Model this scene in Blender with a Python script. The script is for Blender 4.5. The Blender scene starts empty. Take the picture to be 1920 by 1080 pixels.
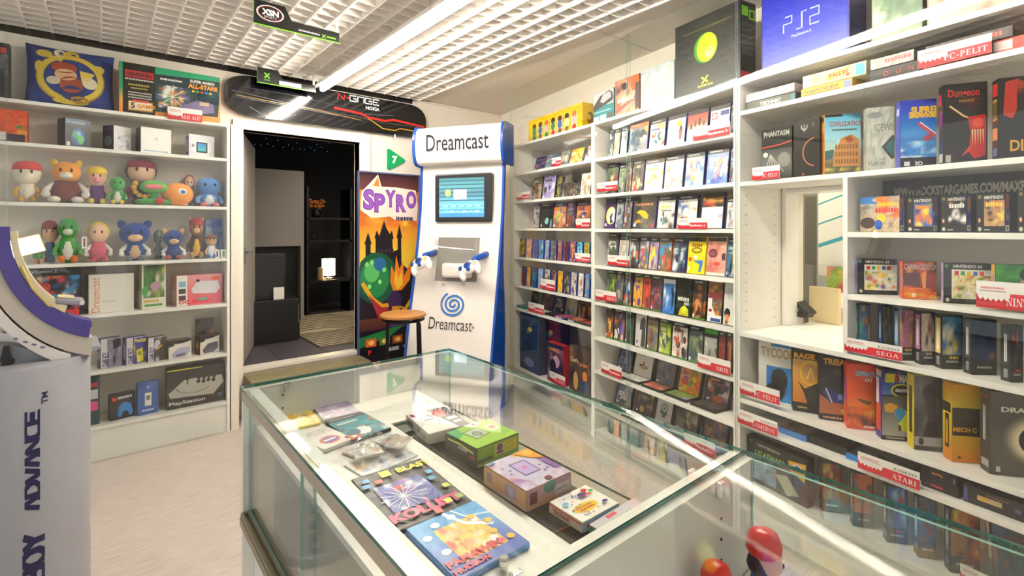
import bpy, bmesh, math, random
import numpy as np
from mathutils import Vector, Matrix
S = bpy.context.scene
C = S.collection
R = math.radians
# ------------------------------------------------------------------ camera
H = 1.5; F = 930.0; CX = 960.0; CY = 428.0; YAW = R(39.7)
cam = bpy.data.cameras.new('camera'); co = bpy.data.objects.new('camera', cam); C.objects.link(co)
cam.sensor_width = 36.0; cam.lens = F / 1920 * 36; cam.shift_y = (CY - 540) / 1920
cam.clip_start = 0.02
co.location = (0, 0, H); co.rotation_euler = (R(90), 0, -YAW)
S.camera = co
# ------------------------------------------------------------------ light and exposure
S.view_settings.view_transform = 'Standard'; S.view_settings.look = 'None'
S.view_settings.gamma = 1; S.view_settings.use_curve_mapping = False
S.view_settings.exposure = 0.0
STRIP = 120.0
w = bpy.data.worlds.new('world'); S.world = w; w.use_nodes = True
w.node_tree.nodes['Background'].inputs[0].default_value = (1, .97, .93, 1)
w.node_tree.nodes['Background'].inputs[1].default_value = 1.0
cy = S.cycles
cy.use_denoising = True; cy.max_bounces = 9; cy.diffuse_bounces = 5; cy.glossy_bounces = 5
cy.transparent_max_bounces = 24; cy.caustics_reflective = False; cy.caustics_refractive = False
cy.sample_clamp_indirect = 60.0
# ------------------------------------------------------------------ pixel <-> place
RT = Vector((math.cos(YAW), -math.sin(YAW))); FW = Vector((math.sin(YAW), math.cos(YAW)))
def r2(px): return RT * ((px - CX) / F) + FW
def onY(px, py, Y):
    r = r2(px); d = Y / r.y; return Vector((r.x * d, Y, H - (py - CY) * d / F))
def onZ(px, py, z):
    d = F * (H - z) / (py - CY); r = r2(px); return Vector((r.x * d, r.y * d, z))
def atd(px, py, d):
    r = r2(px); return Vector((r.x * d, r.y * d, H - (py - CY) * d / F))
class Unit:
    """a vertical front plane: u runs right as seen from the front, w runs away behind the front"""
    def __init__(s, O, u):
        s.O = Vector(O[:2]); s.u = Vector(u[:2]).normalized(); s.w = Vector((-s.u.y, s.u.x))
        s.rz = math.atan2(s.u.y, s.u.x)
    def hit(s, px, w=0.0):
        r = r2(px); o = s.O + s.w * w
        d = o.dot(s.w) / r.dot(s.w); return (r * d - s.O).dot(s.u), d
    def U(s, px, w=0.0): return s.hit(px, w)[0]
    def Z(s, px, py, w=0.0): return H - (py - CY) * s.hit(px, w)[1] / F
    def P(s, u, w, z):
        p = s.O + s.u * u + s.w * w; return Vector((p.x, p.y, z))
    def M(s, u=0, w=0, z=0, yaw=0, lean=0):
        return Matrix.Translation(s.P(u, w, z)) @ Matrix.Rotation(s.rz + yaw, 4, 'Z') @ Matrix.Rotation(-lean, 4, 'X')
# ------------------------------------------------------------------ colours and materials
def lin(c):
    if isinstance(c, str):
        c = c.lstrip('#'); 
        if len(c) == 3: c = ''.join(q * 2 for q in c)
        c = [int(c[i:i + 2], 16) / 255 for i in (0, 2, 4)]
    return tuple((x / 12.92 if x <= .04045 else ((x + .055) / 1.055) ** 2.4) for x in c[:3])
MATS = {}
def mat(name, col='#fff', rough=.5, metal=0.0, bump=0.0, bscale=60., var=0.0, coat=0.0, emit=0.0, sheen=0.0):
    if name in MATS: return MATS[name]
    m = bpy.data.materials.new(name); m.use_nodes = True; nt = m.node_tree; b = nt.nodes['Principled BSDF']
    L = lin(col)
    b.inputs['Base Color'].default_value = (*L, 1); b.inputs['Roughness'].default_value = rough
    b.inputs['Metallic'].default_value = metal; b.inputs['Coat Weight'].default_value = coat
    b.inputs['Sheen Weight'].default_value = sheen
    if emit:
        b.inputs['Emission Color'].default_value = (*L, 1); b.inputs['Emission Strength'].default_value = emit
    if bump or var:
        tc = nt.nodes.new('ShaderNodeTexCoord'); n = nt.nodes.new('ShaderNodeTexNoise')
        n.inputs['Scale'].default_value = bscale; n.inputs['Detail'].default_value = 4
        nt.links.new(tc.outputs['Object'], n.inputs['Vector'])
        if bump:
            bp = nt.nodes.new('ShaderNodeBump'); bp.inputs['Strength'].default_value = bump; bp.inputs['Distance'].default_value = .003
            nt.links.new(n.outputs['Fac'], bp.inputs['Height']); nt.links.new(bp.outputs['Normal'], b.inputs['Normal'])
        if var:
            mx = nt.nodes.new('ShaderNodeMix'); mx.data_type = 'RGBA'
            mx.inputs['A'].default_value = (*[max(0, x * (1 - var)) for x in L], 1); mx.inputs['B'].default_value = (*[min(1, x * (1 + var)) for x in L], 1)
            nt.links.new(n.outputs['Fac'], mx.inputs['Factor']); nt.links.new(mx.outputs['Result'], b.inputs['Base Color'])
    MATS[name] = m; return m
def col(c, rough=.45, coat=0.0): return mat('paint_%s_%d' % (c.lstrip('#'), int(rough * 100)), c, rough, coat=coat)
def plushm(c): return mat('plush_' + c.lstrip('#'), c, .95, bump=.5, bscale=220., var=.08, sheen=.3)
def attr_mat(name, rough, emit=0.0):
    m = bpy.data.materials.new(name); m.use_nodes = True; nt = m.node_tree; b = nt.nodes['Principled BSDF']
    a = nt.nodes.new('ShaderNodeVertexColor'); a.layer_name = 'Col'
    nt.links.new(a.outputs['Color'], b.inputs['Base Color']); b.inputs['Roughness'].default_value = rough
    if emit:
        nt.links.new(a.outputs['Color'], b.inputs['Emission Color']); b.inputs['Emission Strength'].default_value = emit
    MATS[name] = m; return m
PRINT = attr_mat('printed_card', .32); PRINTM = attr_mat('printed_cloth', .9); SCREEN = attr_mat('lit_screen', .3, .9)
def glass_mat(name, tint=(.97, .985, .975), r0=.042, gain=1.0):
    m = bpy.data.materials.new(name); m.use_nodes = True; nt = m.node_tree; nt.nodes.clear(); N = nt.nodes.new
    out = N('ShaderNodeOutputMaterial'); mix = N('ShaderNodeMixShader'); tr = N('ShaderNodeBsdfTransparent'); gl = N('ShaderNodeBsdfGlossy')
    tr.inputs[0].default_value = (*tint, 1); gl.inputs['Roughness'].default_value = 0.0
    ge = N('ShaderNodeNewGeometry'); dt = N('ShaderNodeVectorMath'); dt.operation = 'DOT_PRODUCT'
    nt.links.new(ge.outputs['Normal'], dt.inputs[0]); nt.links.new(ge.outputs['Incoming'], dt.inputs[1])
    def ma(op, a, b=None):
        q = N('ShaderNodeMath'); q.operation = op
        for i, x in enumerate((a, b)):
            if x is None: continue
            if isinstance(x, (int, float)): q.inputs[i].default_value = x
            else: nt.links.new(x, q.inputs[i])
        return q.outputs[0]
    a = ma('ABSOLUTE', dt.outputs['Value']); a = ma('SUBTRACT', 1.0, a); a = ma('POWER', a, 5.0)
    a = ma('MULTIPLY_ADD', a, (1 - r0) * gain); nt.nodes[-1].inputs[2].default_value = r0
    nt.links.new(a, mix.inputs[0]); nt.links.new(tr.outputs[0], mix.inputs[1]); nt.links.new(gl.outputs[0], mix.inputs[2])
    nt.links.new(mix.outputs[0], out.inputs[0]); MATS[name] = m; return m
GLASS = glass_mat('clear_glass'); GLASS2 = glass_mat('acrylic', (.96, .96, .96))
EDGE = mat('glass_edge', '#0f6a5a', .15, coat=.5)
EDGEP = mat('glass_edge_pale', '#9cc9bb', .2)
WHITE = mat('white_laminate', '#efebe4', .38, bump=.02, bscale=90)
WALL = mat('wall_paint', '#e4ddd0', .8, bump=.12, bscale=140, var=.02)
CEIL = mat('ceiling_paint', '#e0d8cc', .85, bump=.08, bscale=40, var=.02)
GRID = mat('white_grid_plastic', '#f1ede6', .5)
BLACK = mat('black_plastic', '#131314', .4); BLACKM = mat('black_metal', '#0e0e10', .35, .6)
CHROME = mat('chrome', '#d8d8d8', .15, 1.0); ALU = mat('aluminium', '#b9b19f', .35, .9)
DARKW = mat('dark_wall', '#1a1a1b', .8)
# ------------------------------------------------------------------ mesh builder
class MB:
    def __init__(s): s.bm = bmesh.new()
    def _xf(s, vs, M):
        if M is not None: bmesh.ops.transform(s.bm, matrix=M, verts=vs)
        return vs
    def box(s, x0, x1, y0, y1, z0, z1, M=None, bev=0.0, seg=2):
        x0, x1 = min(x0, x1), max(x0, x1); y0, y1 = min(y0, y1), max(y0, y1); z0, z1 = min(z0, z1), max(z0, z1)
        vs = [s.bm.verts.new((x, y, z)) for z in (z0, z1) for y in (y0, y1) for x in (x0, x1)]
        fs = [s.bm.faces.new([vs[i] for i in q]) for q in ((0, 2, 3, 1), (4, 5, 7, 6), (0, 1, 5, 4), (2, 6, 7, 3), (0, 4, 6, 2), (1, 3, 7, 5))]
        if bev:
            es = {e for f in fs for e in f.edges}
            r = bmesh.ops.bevel(s.bm, geom=list(es), offset=bev, segments=seg, affect='EDGES', profile=.5)
            vs = list({v for f in r['faces'] for v in f.verts} | {v for v in vs if v.is_valid})
        return s._xf(vs, M)
    def prism(s, pts, y0, y1, M=None):
        """polygon in x,z extruded along y"""
        a = [s.bm.verts.new((p[0], y0, p[1])) for p in pts]; b = [s.bm.verts.new((p[0], y1, p[1])) for p in pts]
        s.bm.faces.new(a); s.bm.faces.new(b[::-1]); n = len(pts)
        for i in range(n): s.bm.faces.new((a[i], b[i], b[(i + 1) % n], a[(i + 1) % n]))
        return s._xf(a + b, M)
    def lathe(s, prof, n=24, M=None, sx=1.0, sy=1.0):
        rings = []
        for r_, z in prof:
            if r_ < 1e-6: rings.append([s.bm.verts.new((0, 0, z))])
            else: rings.append([s.bm.verts.new((r_ * math.cos(2 * math.pi * i / n) * sx, r_ * math.sin(2 * math.pi * i / n) * sy, z)) for i in range(n)])
        for a, b in zip(rings, rings[1:]):
            for i in range(n):
                j = (i + 1) % n
                if len(a) == 1 and len(b) == 1: continue
                if len(a) == 1: s.bm.faces.new((a[0], b[j], b[i]))
                elif len(b) == 1: s.bm.faces.new((a[i], a[j], b[0]))
                else: s.bm.faces.new((a[i], a[j], b[j], b[i]))
        for q, fl in ((rings[0], True), (rings[-1], False)):
            if len(q) > 1: s.bm.faces.new(q[::-1] if fl else q)
        return s._xf([v for q in rings for v in q], M)
    def ball(s, c, r, M=None, n=16, rot=None):
        """ellipsoid"""
        vs = bmesh.ops.create_uvsphere(s.bm, u_segments=n, v_segments=max(8, n * 2 // 3), radius=1)['verts']
        T = Matrix.Translation(Vector(c)) @ (rot or Matrix()) @ Matrix.Diagonal((*r, 1))
        bmesh.ops.transform(s.bm, matrix=T, verts=vs); return s._xf(vs, M)
    def tube(s, pts, r, n=8, M=None):
        pts = [Vector(p) for p in pts]; rings = []
        for i, p in enumerate(pts):
            t = (pts[min(i + 1, len(pts) - 1)] - pts[max(i - 1, 0)]).normalized()
            a = t.orthogonal().normalized() if i == 0 else (rings_a - t * rings_a.dot(t)).normalized()
            rings_a = a; b = t.cross(a); rr = r[i] if isinstance(r, (list, tuple)) else r
            rings.append([s.bm.verts.new(p + (a * math.cos(2 * math.pi * k / n) + b * math.sin(2 * math.pi * k / n)) * rr) for k in range(n)])
        for a, b in zip(rings, rings[1:]):
            for i in range(n): s.bm.faces.new((a[i], a[(i + 1) % n], b[(i + 1) % n], b[i]))
        s.bm.faces.new(rings[0][::-1]); s.bm.faces.new(rings[-1])
        return s._xf([v for q in rings for v in q], M)
    def build(s, name, m, parent=None, M=None, smooth=False, slots=None, pick=None):
        bmesh.ops.recalc_face_normals(s.bm, faces=s.bm.faces)
        me = bpy.data.meshes.new(name)
        if smooth:
            for f in s.bm.faces: f.smooth = True
        if pick:
            for f in s.bm.faces: f.material_index = pick(f)
        s.bm.to_mesh(me); s.bm.free()
        me.materials.append(m)
        for q in slots or []: me.materials.append(q)
        o = bpy.data.objects.new(name, me); C.objects.link(o)
        if smooth == 'auto':
            me.set_sharp_from_angle(angle=R(40))
        if parent: o.parent = parent
        if M is not None: o.matrix_local = M
        return o
def tag(o, label, cat, group=None, kind=None):
    o['label'] = label; o['category'] = cat
    if group: o['group'] = group
    if kind: o['kind'] = kind
    return o
def thing(name, label, cat, M=None, group=None):
    o = bpy.data.objects.new(name, None); C.objects.link(o); o.empty_display_size = .05
    if M is not None: o.matrix_world = M
    return tag(o, label, cat, group)
def struct(o, label=None):
    o['kind'] = 'structure'
    if label: o['label'] = label
    return o
# ------------------------------------------------------------------ printed artwork
TXT = {}
def text_geo(s, bold):
    k = (s, bold)
    if k in TXT: return TXT[k]
    cu = bpy.data.curves.new('t', 'FONT'); cu.body = s; cu.offset = bold; cu.resolution_u = 3
    o = bpy.data.objects.new('t', cu); C.objects.link(o)
    dg = bpy.context.evaluated_depsgraph_get(); me = bpy.data.meshes.new_from_object(o.evaluated_get(dg))
    V = np.array([v.co[:2] for v in me.vertices]) if len(me.vertices) else np.zeros((1, 2)); Fs = [tuple(p.vertices) for p in me.polygons]
    bpy.data.objects.remove(o); bpy.data.curves.remove(cu); bpy.data.meshes.remove(me)
    lo, hi = V.min(0), V.max(0)
    TXT[k] = ((V - lo) / max(hi[1] - lo[1], 1e-6), Fs, (hi[0] - lo[0]) / max(hi[1] - lo[1], 1e-6)); return TXT[k]
SERW = {'I': .4, '-': .4, 'M': 1.05, 'T': .75, 'L': .7, 'E': .72, 'P': .72, 'S': .62, 'N': .9, 'A': .9, 'R': .85, 'O': .9, 'G': .9, 'C': .85, 'Y': .9, 'B': .78, 'X': .85, 'D': .88, 'K': .85, '!': .3, ' ': .3, 'U': .85, '2': .6}
SERG = {'I': [('S', .2)], '-': [('L', .05, .38, .35, .38), ('L', .05, .42, .35, .42)], 'L': [('S', .2), ('L', .2, .03, .65, .03), ('L', .65, 0, .65, .28)], 'T': [('S', .375), ('L', .03, .97, .72, .97), ('L', .03, .97, .03, .72), ('L', .72, .97, .72, .72)],
 'E': [('S', .2), ('L', .2, .03, .66, .03), ('L', .2, .97, .64, .97), ('L', .2, .5, .5, .5), ('L', .66, 0, .66, .25), ('L', .64, 1, .64, .76), ('L', .5, .38, .5, .62)], 'P': [('S', .2), ('A', .36, .73, .34, .27, -90, 90)], 'R': [('S', .2), ('A', .36, .73, .34, .27, -90, 90), ('K', .4, .48, .76, .02)],
 'B': [('S', .2), ('A', .36, .75, .32, .25, -90, 90), ('A', .36, .26, .38, .27, -90, 90)], 'D': [('S', .2), ('A', .36, .5, .5, .5, -90, 90)], 'N': [('L', .12, 0, .12, 1), ('K', .14, .95, .76, .05), ('L', .78, 0, .78, 1), ('L', 0, .03, .25, .03), ('L', .66, .97, .9, .97)],
 'M': [('L', .12, 0, .12, 1), ('K', .14, .95, .5, .05), ('L', .5, .05, .86, .95), ('S', .88)], 'A': [('L', .1, .03, .43, .97), ('K', .43, .95, .76, .03), ('L', .2, .33, .64, .33), ('L', 0, .03, .24, .03), ('L', .6, .03, .9, .03)], 'O': [('A', .45, .5, .45, .52, 0, 360)], 'C': [('A', .47, .5, .45, .52, 50, 310), ('L', .78, .97, .78, .68), ('L', .8, .12, .74, .2)],
 'G': [('A', .47, .5, .45, .52, 50, 300), ('L', .78, .97, .78, .68), ('K', .74, .05, .74, .45), ('L', .56, .44, .9, .44)], 'S': [('A', .3, .75, .28, .27, 40, 230), ('A', .31, .26, .29, .28, -140, 60), ('K', .14, .62, .48, .38), ('L', .55, .97, .55, .7), ('L', .05, .03, .05, .3)], 'Y': [('K', .1, .97, .45, .45), ('L', .8, .97, .45, .45), ('K', .45, .5, .45, .0), ('L', .28, .03, .62, .03), ('L', 0, .97, .26, .97), ('L', .64, .97, .9, .97)],
 'X': [('K', .12, .97, .72, .03), ('L', .7, .97, .12, .03), ('L', 0, .97, .26, .97), ('L', .58, .97, .84, .97), ('L', 0, .03, .26, .03), ('L', .56, .03, .85, .03)], 'K': [('S', .2), ('L', .3, .45, .74, .97), ('K', .36, .52, .76, .03)], '!': [('K', .15, .35, .15, 1), ('K', .15, 0, .15, .16)], 'U': [('S', .2), ('L', .72, .3, .72, 1), ('A', .41, .32, .32, .32, 180, 360)]}
class Art:
    """flat printed artwork; x runs right 0..1, y runs down 0..1"""
    def __init__(s, w, h, eps=.00013): s.w, s.h, s.V, s.F, s.C, s.k, s.eps = w, h, [], [], [], 1, eps
    def add(s, pts, faces, cols):
        b = len(s.V); z = -s.k * s.eps; s.k += 1
        for x, y in pts: s.V.append((min(1.0, max(0.0, x)) * s.w, z, (1 - y) * s.h))
        if isinstance(cols, str) or (len(cols) == 3 and not hasattr(cols[0], '__len__')): cols = [lin(cols)] * len(pts)
        s.C += [tuple(c) for c in cols]; s.F += [tuple(b + i for i in f) for f in faces]; return s
    def rect(s, x0, y0, x1, y1, c): return s.add([(x0, y1), (x1, y1), (x1, y0), (x0, y0)], [(0, 1, 2, 3)], c)
    def bg(s, c): return s.rect(0, 0, 1, 1, c)
    def grad(s, x0, y0, x1, y1, cs):
        n = len(cs); P, Cc, Fc = [], [], []
        for i, c in enumerate(cs):
            y = y0 + (y1 - y0) * i / (n - 1); P += [(x0, y), (x1, y)]; Cc += [lin(c)] * 2
            if i: k = 2 * i; Fc.append((k, k + 1, k - 1, k - 2))
        return s.add(P, Fc, Cc)
    def poly(s, pts, c): return s.add(pts, [tuple(range(len(pts)))], c)
    def ell(s, cx, cy, rx, ry, c, n=18, rot=0.0):
        ca, sa = math.cos(rot), math.sin(rot); P = []
        for i in range(n):
            a = 2 * math.pi * i / n; x, y = rx * math.cos(a), ry * math.sin(a)
            P.append((cx + x * ca - y * sa, cy + x * sa + y * ca))
        return s.poly(P, c)
    def ring(s, cx, cy, rx, ry, t, c, a0=0, a1=360, n=24):
        """elliptic ring band of relative thickness t"""
        P, Fs = [], []
        for i in range(n + 1):
            a = R(a0 + (a1 - a0) * i / n); P += [(cx + rx * math.cos(a), cy + ry * math.sin(a)), (cx + rx * (1 - t) * math.cos(a), cy + ry * (1 - t) * math.sin(a))]
            if i: k = 2 * i; Fs.append((k - 2, k, k + 1, k - 1))
        return s.add(P, Fs, c)
    def line(s, pts, t, c):
        """polyline of thickness t (fraction of height)"""
        ar = s.w / s.h; P, Fs = [], []; Q = [Vector((p[0] * ar, p[1])) for p in pts]
        for i, q in enumerate(Q):
            d = (Q[min(i + 1, len(Q) - 1)] - Q[max(i - 1, 0)]).normalized(); n = Vector((-d.y, d.x)) * t / 2
            P += [((q.x + n.x) / ar, q.y + n.y), ((q.x - n.x) / ar, q.y - n.y)]
            if i: k = 2 * i; Fs.append((k - 2, k, k + 1, k - 1))
        return s.add(P, Fs, c)
    def blobs(s, cols, seed, x0=0, y0=0, x1=1, y1=1, n=16, nx=12, ny=15, size=.22):
        rg = np.random.default_rng(seed); L = np.array([lin(c) for c in cols])
        gx, gy = np.meshgrid(np.linspace(0, 1, nx), np.linspace(0, 1, ny)); out = np.zeros((ny, nx, 3)) + L[0]
        for i in range(n):
            px, py = rg.random(2); sx, sy = size * (.25 + rg.random(2)); c = L[rg.integers(len(L))]
            a = np.clip(1.6 * np.exp(-(((gx - px) / sx) ** 2 + ((gy - py) / sy) ** 2) * 2.2), 0, 1)[..., None]
            out = out * (1 - a) + c * a
        out = np.clip(out * (1 + (rg.random((ny, nx, 1)) - .5) * .5), 0, 1)
        P = [(x0 + (x1 - x0) * i / (nx - 1), y0 + (y1 - y0) * j / (ny - 1)) for j in range(ny) for i in range(nx)]
        Fs = [(j * nx + i, j * nx + i + 1, (j + 1) * nx + i + 1, (j + 1) * nx + i)[::-1] for j in range(ny - 1) for i in range(nx - 1)]
        return s.add(P, Fs, [tuple(c) for c in out.reshape(-1, 3)])
    def text(s, t, x, y, h, c, w=None, bold=0.0, rot=0, align='l', shear=0.0):
        """x,y = left top corner (or centre), h = height fraction; w = width fraction to fit; rot in degrees about the corner"""
        V, Fs, asp = text_geo(t, bold); ar = s.w / s.h
        W = asp * h / ar if w is None else w
        P = []
        ca, sa = math.cos(R(rot)), math.sin(R(rot))
        for vx, vy in V:
            u, v = vx / asp * W * ar, (1 - vy) * h
            u += shear * vy * h
            if align == 'c': u -= W * ar / 2; v -= h / 2
            P.append((min(1.0, x + (u * ca - v * sa) / ar), y + u * sa + v * ca))
        return s.add(P, Fs, c)
    def seal(s, x, y, r, c='#eee'): return s.ell(x, y, r / (s.w / s.h), r, c, 12)
    def scribble(s, x0, y0, x1, y1, c, seed, n=10):
        """a line of tiny illegible lettering"""
        rg = random.Random(seed); x = x0
        while x < x1:
            q = min((x1 - x0) / n * (.4 + .6 * rg.random()), x1 - x); s.rect(x, y0 + (y1 - y0) * .15 * rg.random(), x + q * .8, y1, c); s.k -= 1; x += q * 1.05
        s.k += 1; return s
    def serif(s, t, x, y, h, c, w):
        """bold roman capitals, fitted into width w; x,y = left top"""
        n = sum(SERW.get(ch, .8) + .12 for ch in t); k = w / n; ar = s.w / s.h; X = x
        def bar(x0, y0, x1, y1, th):
            d = Vector((x1 - x0, y1 - y0)); q = Vector((-d.y, d.x)).normalized() * th / 2
            s.poly([(X + a * k, y + (1 - b) * h) for a, b in ((x0 + q.x, y0 + q.y), (x1 + q.x, y1 + q.y), (x1 - q.x, y1 - q.y), (x0 - q.x, y0 - q.y))], c); s.k -= 1
        for ch in t:
            W = SERW.get(ch, .8)
            for g in SERG.get(ch, ()):
                if g[0] == 'S':
                    bar(g[1], 0, g[1], 1, .19); bar(g[1] - .17, .03, g[1] + .17, .03, .06); bar(g[1] - .17, .97, g[1] + .17, .97, .06)
                elif g[0] == 'L': bar(*g[1:5], .07)
                elif g[0] == 'K': bar(*g[1:5], .17)
                elif g[0] == 'A':
                    cx, cy, rx, ry, a0, a1 = g[1:7]; P, Fs = [], []
                    for i in range(15):
                        a = R(a0 + (a1 - a0) * i / 14); th = .05 + .14 * abs(math.cos(a))
                        P += [(X + (cx + rx * math.cos(a)) * k, y + (1 - cy - ry * math.sin(a)) * h), (X + (cx + (rx - th) * math.cos(a)) * k, y + (1 - cy - (ry - .07) * math.sin(a)) * h)]
                        if i: q = 2 * i; Fs.append((q - 2, q, q + 1, q - 1))
                    s.add(P, Fs, c); s.k -= 1
            X += (W + .12) * k
        s.k += 1; return s
    def build(s, name, parent, M=None, m=None):
        me = bpy.data.meshes.new(name); me.from_pydata(s.V, [], s.F); at = me.color_attributes.new('Col', 'FLOAT_COLOR', 'POINT')
        at.data.foreach_set('color', np.array([(*c, 1.0) for c in s.C], dtype=np.float32).ravel())
        bm = bmesh.new(); bm.from_mesh(me); 
        for f in bm.faces:
            f.normal_update()
            if f.normal.y > 0: f.normal_flip()
        bm.to_mesh(me); bm.free()
        me.materials.append(m or PRINT); o = bpy.data.objects.new(name, me); C.objects.link(o); o.parent = parent
        if M is not None: o.matrix_local = M
        return o
def auto(a, cols, hdr, seed):
    """a generic cover: soft picture, header band, title strip and a figure-less motif"""
    rg = random.Random(seed); y0 = 0
    if hdr: a.bg(hdr); y0 = .13
    a.blobs(cols, seed, 0, y0, 1, 1)
    c1, c2 = cols[-1], cols[min(1, len(cols) - 1)]
    for i in range(5):
        x, y = .15 + .7 * rg.random(), .35 + .5 * rg.random(); q = rg.choice(cols)
        a.ell(x, y, .06 + .14 * rg.random(), .05 + .12 * rg.random(), q, 9, rg.random() * 3)
    ty = y0 + .06 + .1 * rg.random()
    a.scribble(.12, ty, .5 + .38 * rg.random(), ty + .07 + .05 * rg.random(), c1, seed, 5)
    if rg.random() < .5: a.scribble(.2, ty + .15, .8, ty + .19, c2, seed + 1, 8)
    if hdr: a.scribble(.1, .035, .7, .085, '#b9b9b9', seed + 2, 9)
    a.rect(.05, .87, .17, .95, '#e8e8e8')
    if hdr in ('#28321e', '#37332a'): a.rect(0, .97, 1, 1, '#4f9a34')
    return a
SEED = [10]
def clear_above(un, x, zb):
    if un is LU: B = LB
    elif x < 1111: B = FB
    elif x < 1381: B = MBD
    else: B = TBD + [1.484, 1.22]
    up = [z for z in B if z > zb + .05]
    return min(up) - .0235 - zb if up else 9.0
ORD = ['first', 'second', 'third', 'fourth', 'fifth', 'sixth', 'seventh', 'eighth', 'ninth', 'tenth', 'eleventh', 'twelfth', 'thirteenth']
def place_box(name, label, cat, un, x0, x1, yt, zb, w=.05, d=.03, body='#222', art=None, side=None, sidecol=None, top=None,
              yaw=0, lean=0, group=None, h=None, rough=.35, inset=.02, bev=.0015, wid=None):
    """a carton or case standing on a board; x0..x1 are its front edges, side = ('L' or 'R', function)"""
    xm = (x0 + x1) / 2; cyw, syw = math.cos(yaw), math.sin(yaw)
    xa, xb, sg = (x0, x1, 1) if yaw >= 0 else (x1, x0, -1)
    ua = un.U(xa, w); A = un.O + un.u * ua + un.w * w; dv = (un.u * cyw + un.w * syw) * sg; r = r2(xb)
    W = wid or -(A.x * r.y - A.y * r.x) / (dv.x * r.y - dv.y * r.x)
    um, wm = ua + sg * cyw * W / 2, w + sg * syw * W / 2
    pc = un.P(um, wm, 0); dm = pc.xy.dot(FW)
    hh = h or (H - (yt - CY) * dm / F - zb) / math.cos(lean)
    hh = min(hh, (clear_above(un, xm, zb) - .004 - d * math.sin(lean)) / math.cos(lean))
    M = un.M(um, wm, zb + .0012 + d * math.sin(lean), yaw, lean)
    mb = MB(); mb.box(-W / 2, W / 2, 0, d, 0, hh, bev=min(bev, d * .2)); o = mb.build(name, col(body, rough))
    o.matrix_world = M; tag(o, label, cat, group)
    SEED[0] += 1
    if art:
        i = inset; a = Art(W * (1 - 2 * i), hh * (1 - 1.2 * i))
        if callable(art): art(a)
        else: auto(a, art[0], art[1], SEED[0])
        a.build('cover', o, Matrix.Translation((-W / 2 + W * i, -.0004, hh * .6 * i)))
    if side:
        which, fn = side; a = Art(d * .96, hh * .98); fn(a)
        T = Matrix.Translation((-W / 2 - .0004, d * .98, hh * .01)) @ Matrix.Rotation(R(-90), 4, 'Z') if which == 'L' else \
            Matrix.Translation((W / 2 + .0004, d * .02, hh * .01)) @ Matrix.Rotation(R(90), 4, 'Z')
        a.build('spine', o, T)
    if top:
        a = Art(W * .98, d * .96); top(a)
        a.build('top_panel', o, Matrix.Translation((-W * .49, d * .02, hh + .0004)) @ Matrix.Rotation(R(-90), 4, 'X'))
    return o
# ================================================================== the room
LU = Unit((0, 4.16), (1, 0))                     # front plane of the left shelving
BW = Unit((0, 4.43), (1, 0))                     # back wall
RU = Unit((2.926, 3.483), (-.1737, -.985))       # front plane of the right shelving
WALLW = .42
XR = 2.45; ZC = 2.77; ZS = 2.79
def sbox(name, x0, x1, y0, y1, z0, z1, m, M=None):
    mb = MB(); mb.box(x0, x1, y0, y1, z0, z1, M); return struct(mb.build(name, m))
FLOORM = mat('vinyl_floor', '#cdc2b8', .45)
nt = FLOORM.node_tree; b = nt.nodes['Principled BSDF']
tc = nt.nodes.new('ShaderNodeTexCoord'); mp = nt.nodes.new('ShaderNodeMapping'); mp.inputs['Scale'].default_value = (3, 40, 1)
n1 = nt.nodes.new('ShaderNodeTexNoise'); n1.inputs['Scale'].default_value = 3; n1.inputs['Detail'].default_value = 8
rp = nt.nodes.new('ShaderNodeValToRGB'); rp.color_ramp.elements[0].color = (*lin('#b5aaa0'), 1); rp.color_ramp.elements[1].color = (*lin('#cfc5bc'), 1)
rp.color_ramp.elements[0].position = .35; rp.color_ramp.elements[1].position = .7
for a_, b_ in ((tc.outputs['Object'], mp.inputs['Vector']), (mp.outputs['Vector'], n1.inputs['Vector']), (n1.outputs['Fac'], rp.inputs['Fac']), (rp.outputs['Color'], b.inputs['Base Color'])): nt.links.new(a_, b_)
sbox('floor', -2.6, 3.9, -2.2, 4.44, -.06, 0, FLOORM)
DX0, DX1, DZ0, DZ1 = .879, 1.842, .37, 2.29
mb = MB()
mb.box(-2.6, DX0, 4.43, 4.53, 0, 2.735); mb.box(DX1, 3.52, 4.43, 4.53, 0, 2.735); mb.box(DX0, DX1, 4.43, 4.53, DZ1, 2.735); mb.box(DX0, DX1, 4.43, 4.53, 0, DZ0 - .03)
mb.box(XR, 3.52, 4.43, 4.53, 2.735, ZS + .02)
struct(mb.build('wall_back', WALL))
# right wall, with an opening behind the pay hatch
cu0 = -(4.43 - 3.483) / .985 - .12
hu0, hu1 = RU.U(1392, 0) + .01, RU.U(1578, 0)
RM = RU.M()
mb = MB()
mb.box(cu0, hu0, WALLW, WALLW + .1, 0, ZS + .02, RM); mb.box(hu1, 5.9, WALLW, WALLW + .1, 0, ZS + .02, RM)
mb.box(hu0, hu1, WALLW, WALLW + .1, 0, .95, RM); mb.box(hu0, hu1, WALLW, WALLW + .1, 1.715, ZS + .02, RM)
struct(mb.build('wall_right', WALL))
sbox('ceiling', -2.7, 4.2, -2.3, 4.55, 3.06, 3.14, mat('slab_paint', '#d9d0c2', .9, var=.1, bscale=5))
mb = MB(); mb.box(-2.6, XR, 4.54, 4.58, 2.6, 3.06); struct(mb.build('shade_board', mat('void_shade', '#2b2720', .95)))  # dark board: the shade of the void above the wall, put in as colour
mb = MB(); mb.box(XR + .004, 4.2, 2.135, 4.55, ZS, ZS + .03); mb.box(XR + .004, 4.2, -2.2, 2.125, ZS, ZS + .03); mb.box(XR + .004, 4.2, 2.12, 2.14, ZS + .02, ZS + .03)
mb.box(XR + .002, XR + .012, -2.2, 4.43, ZS - .01, 3.06)
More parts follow.
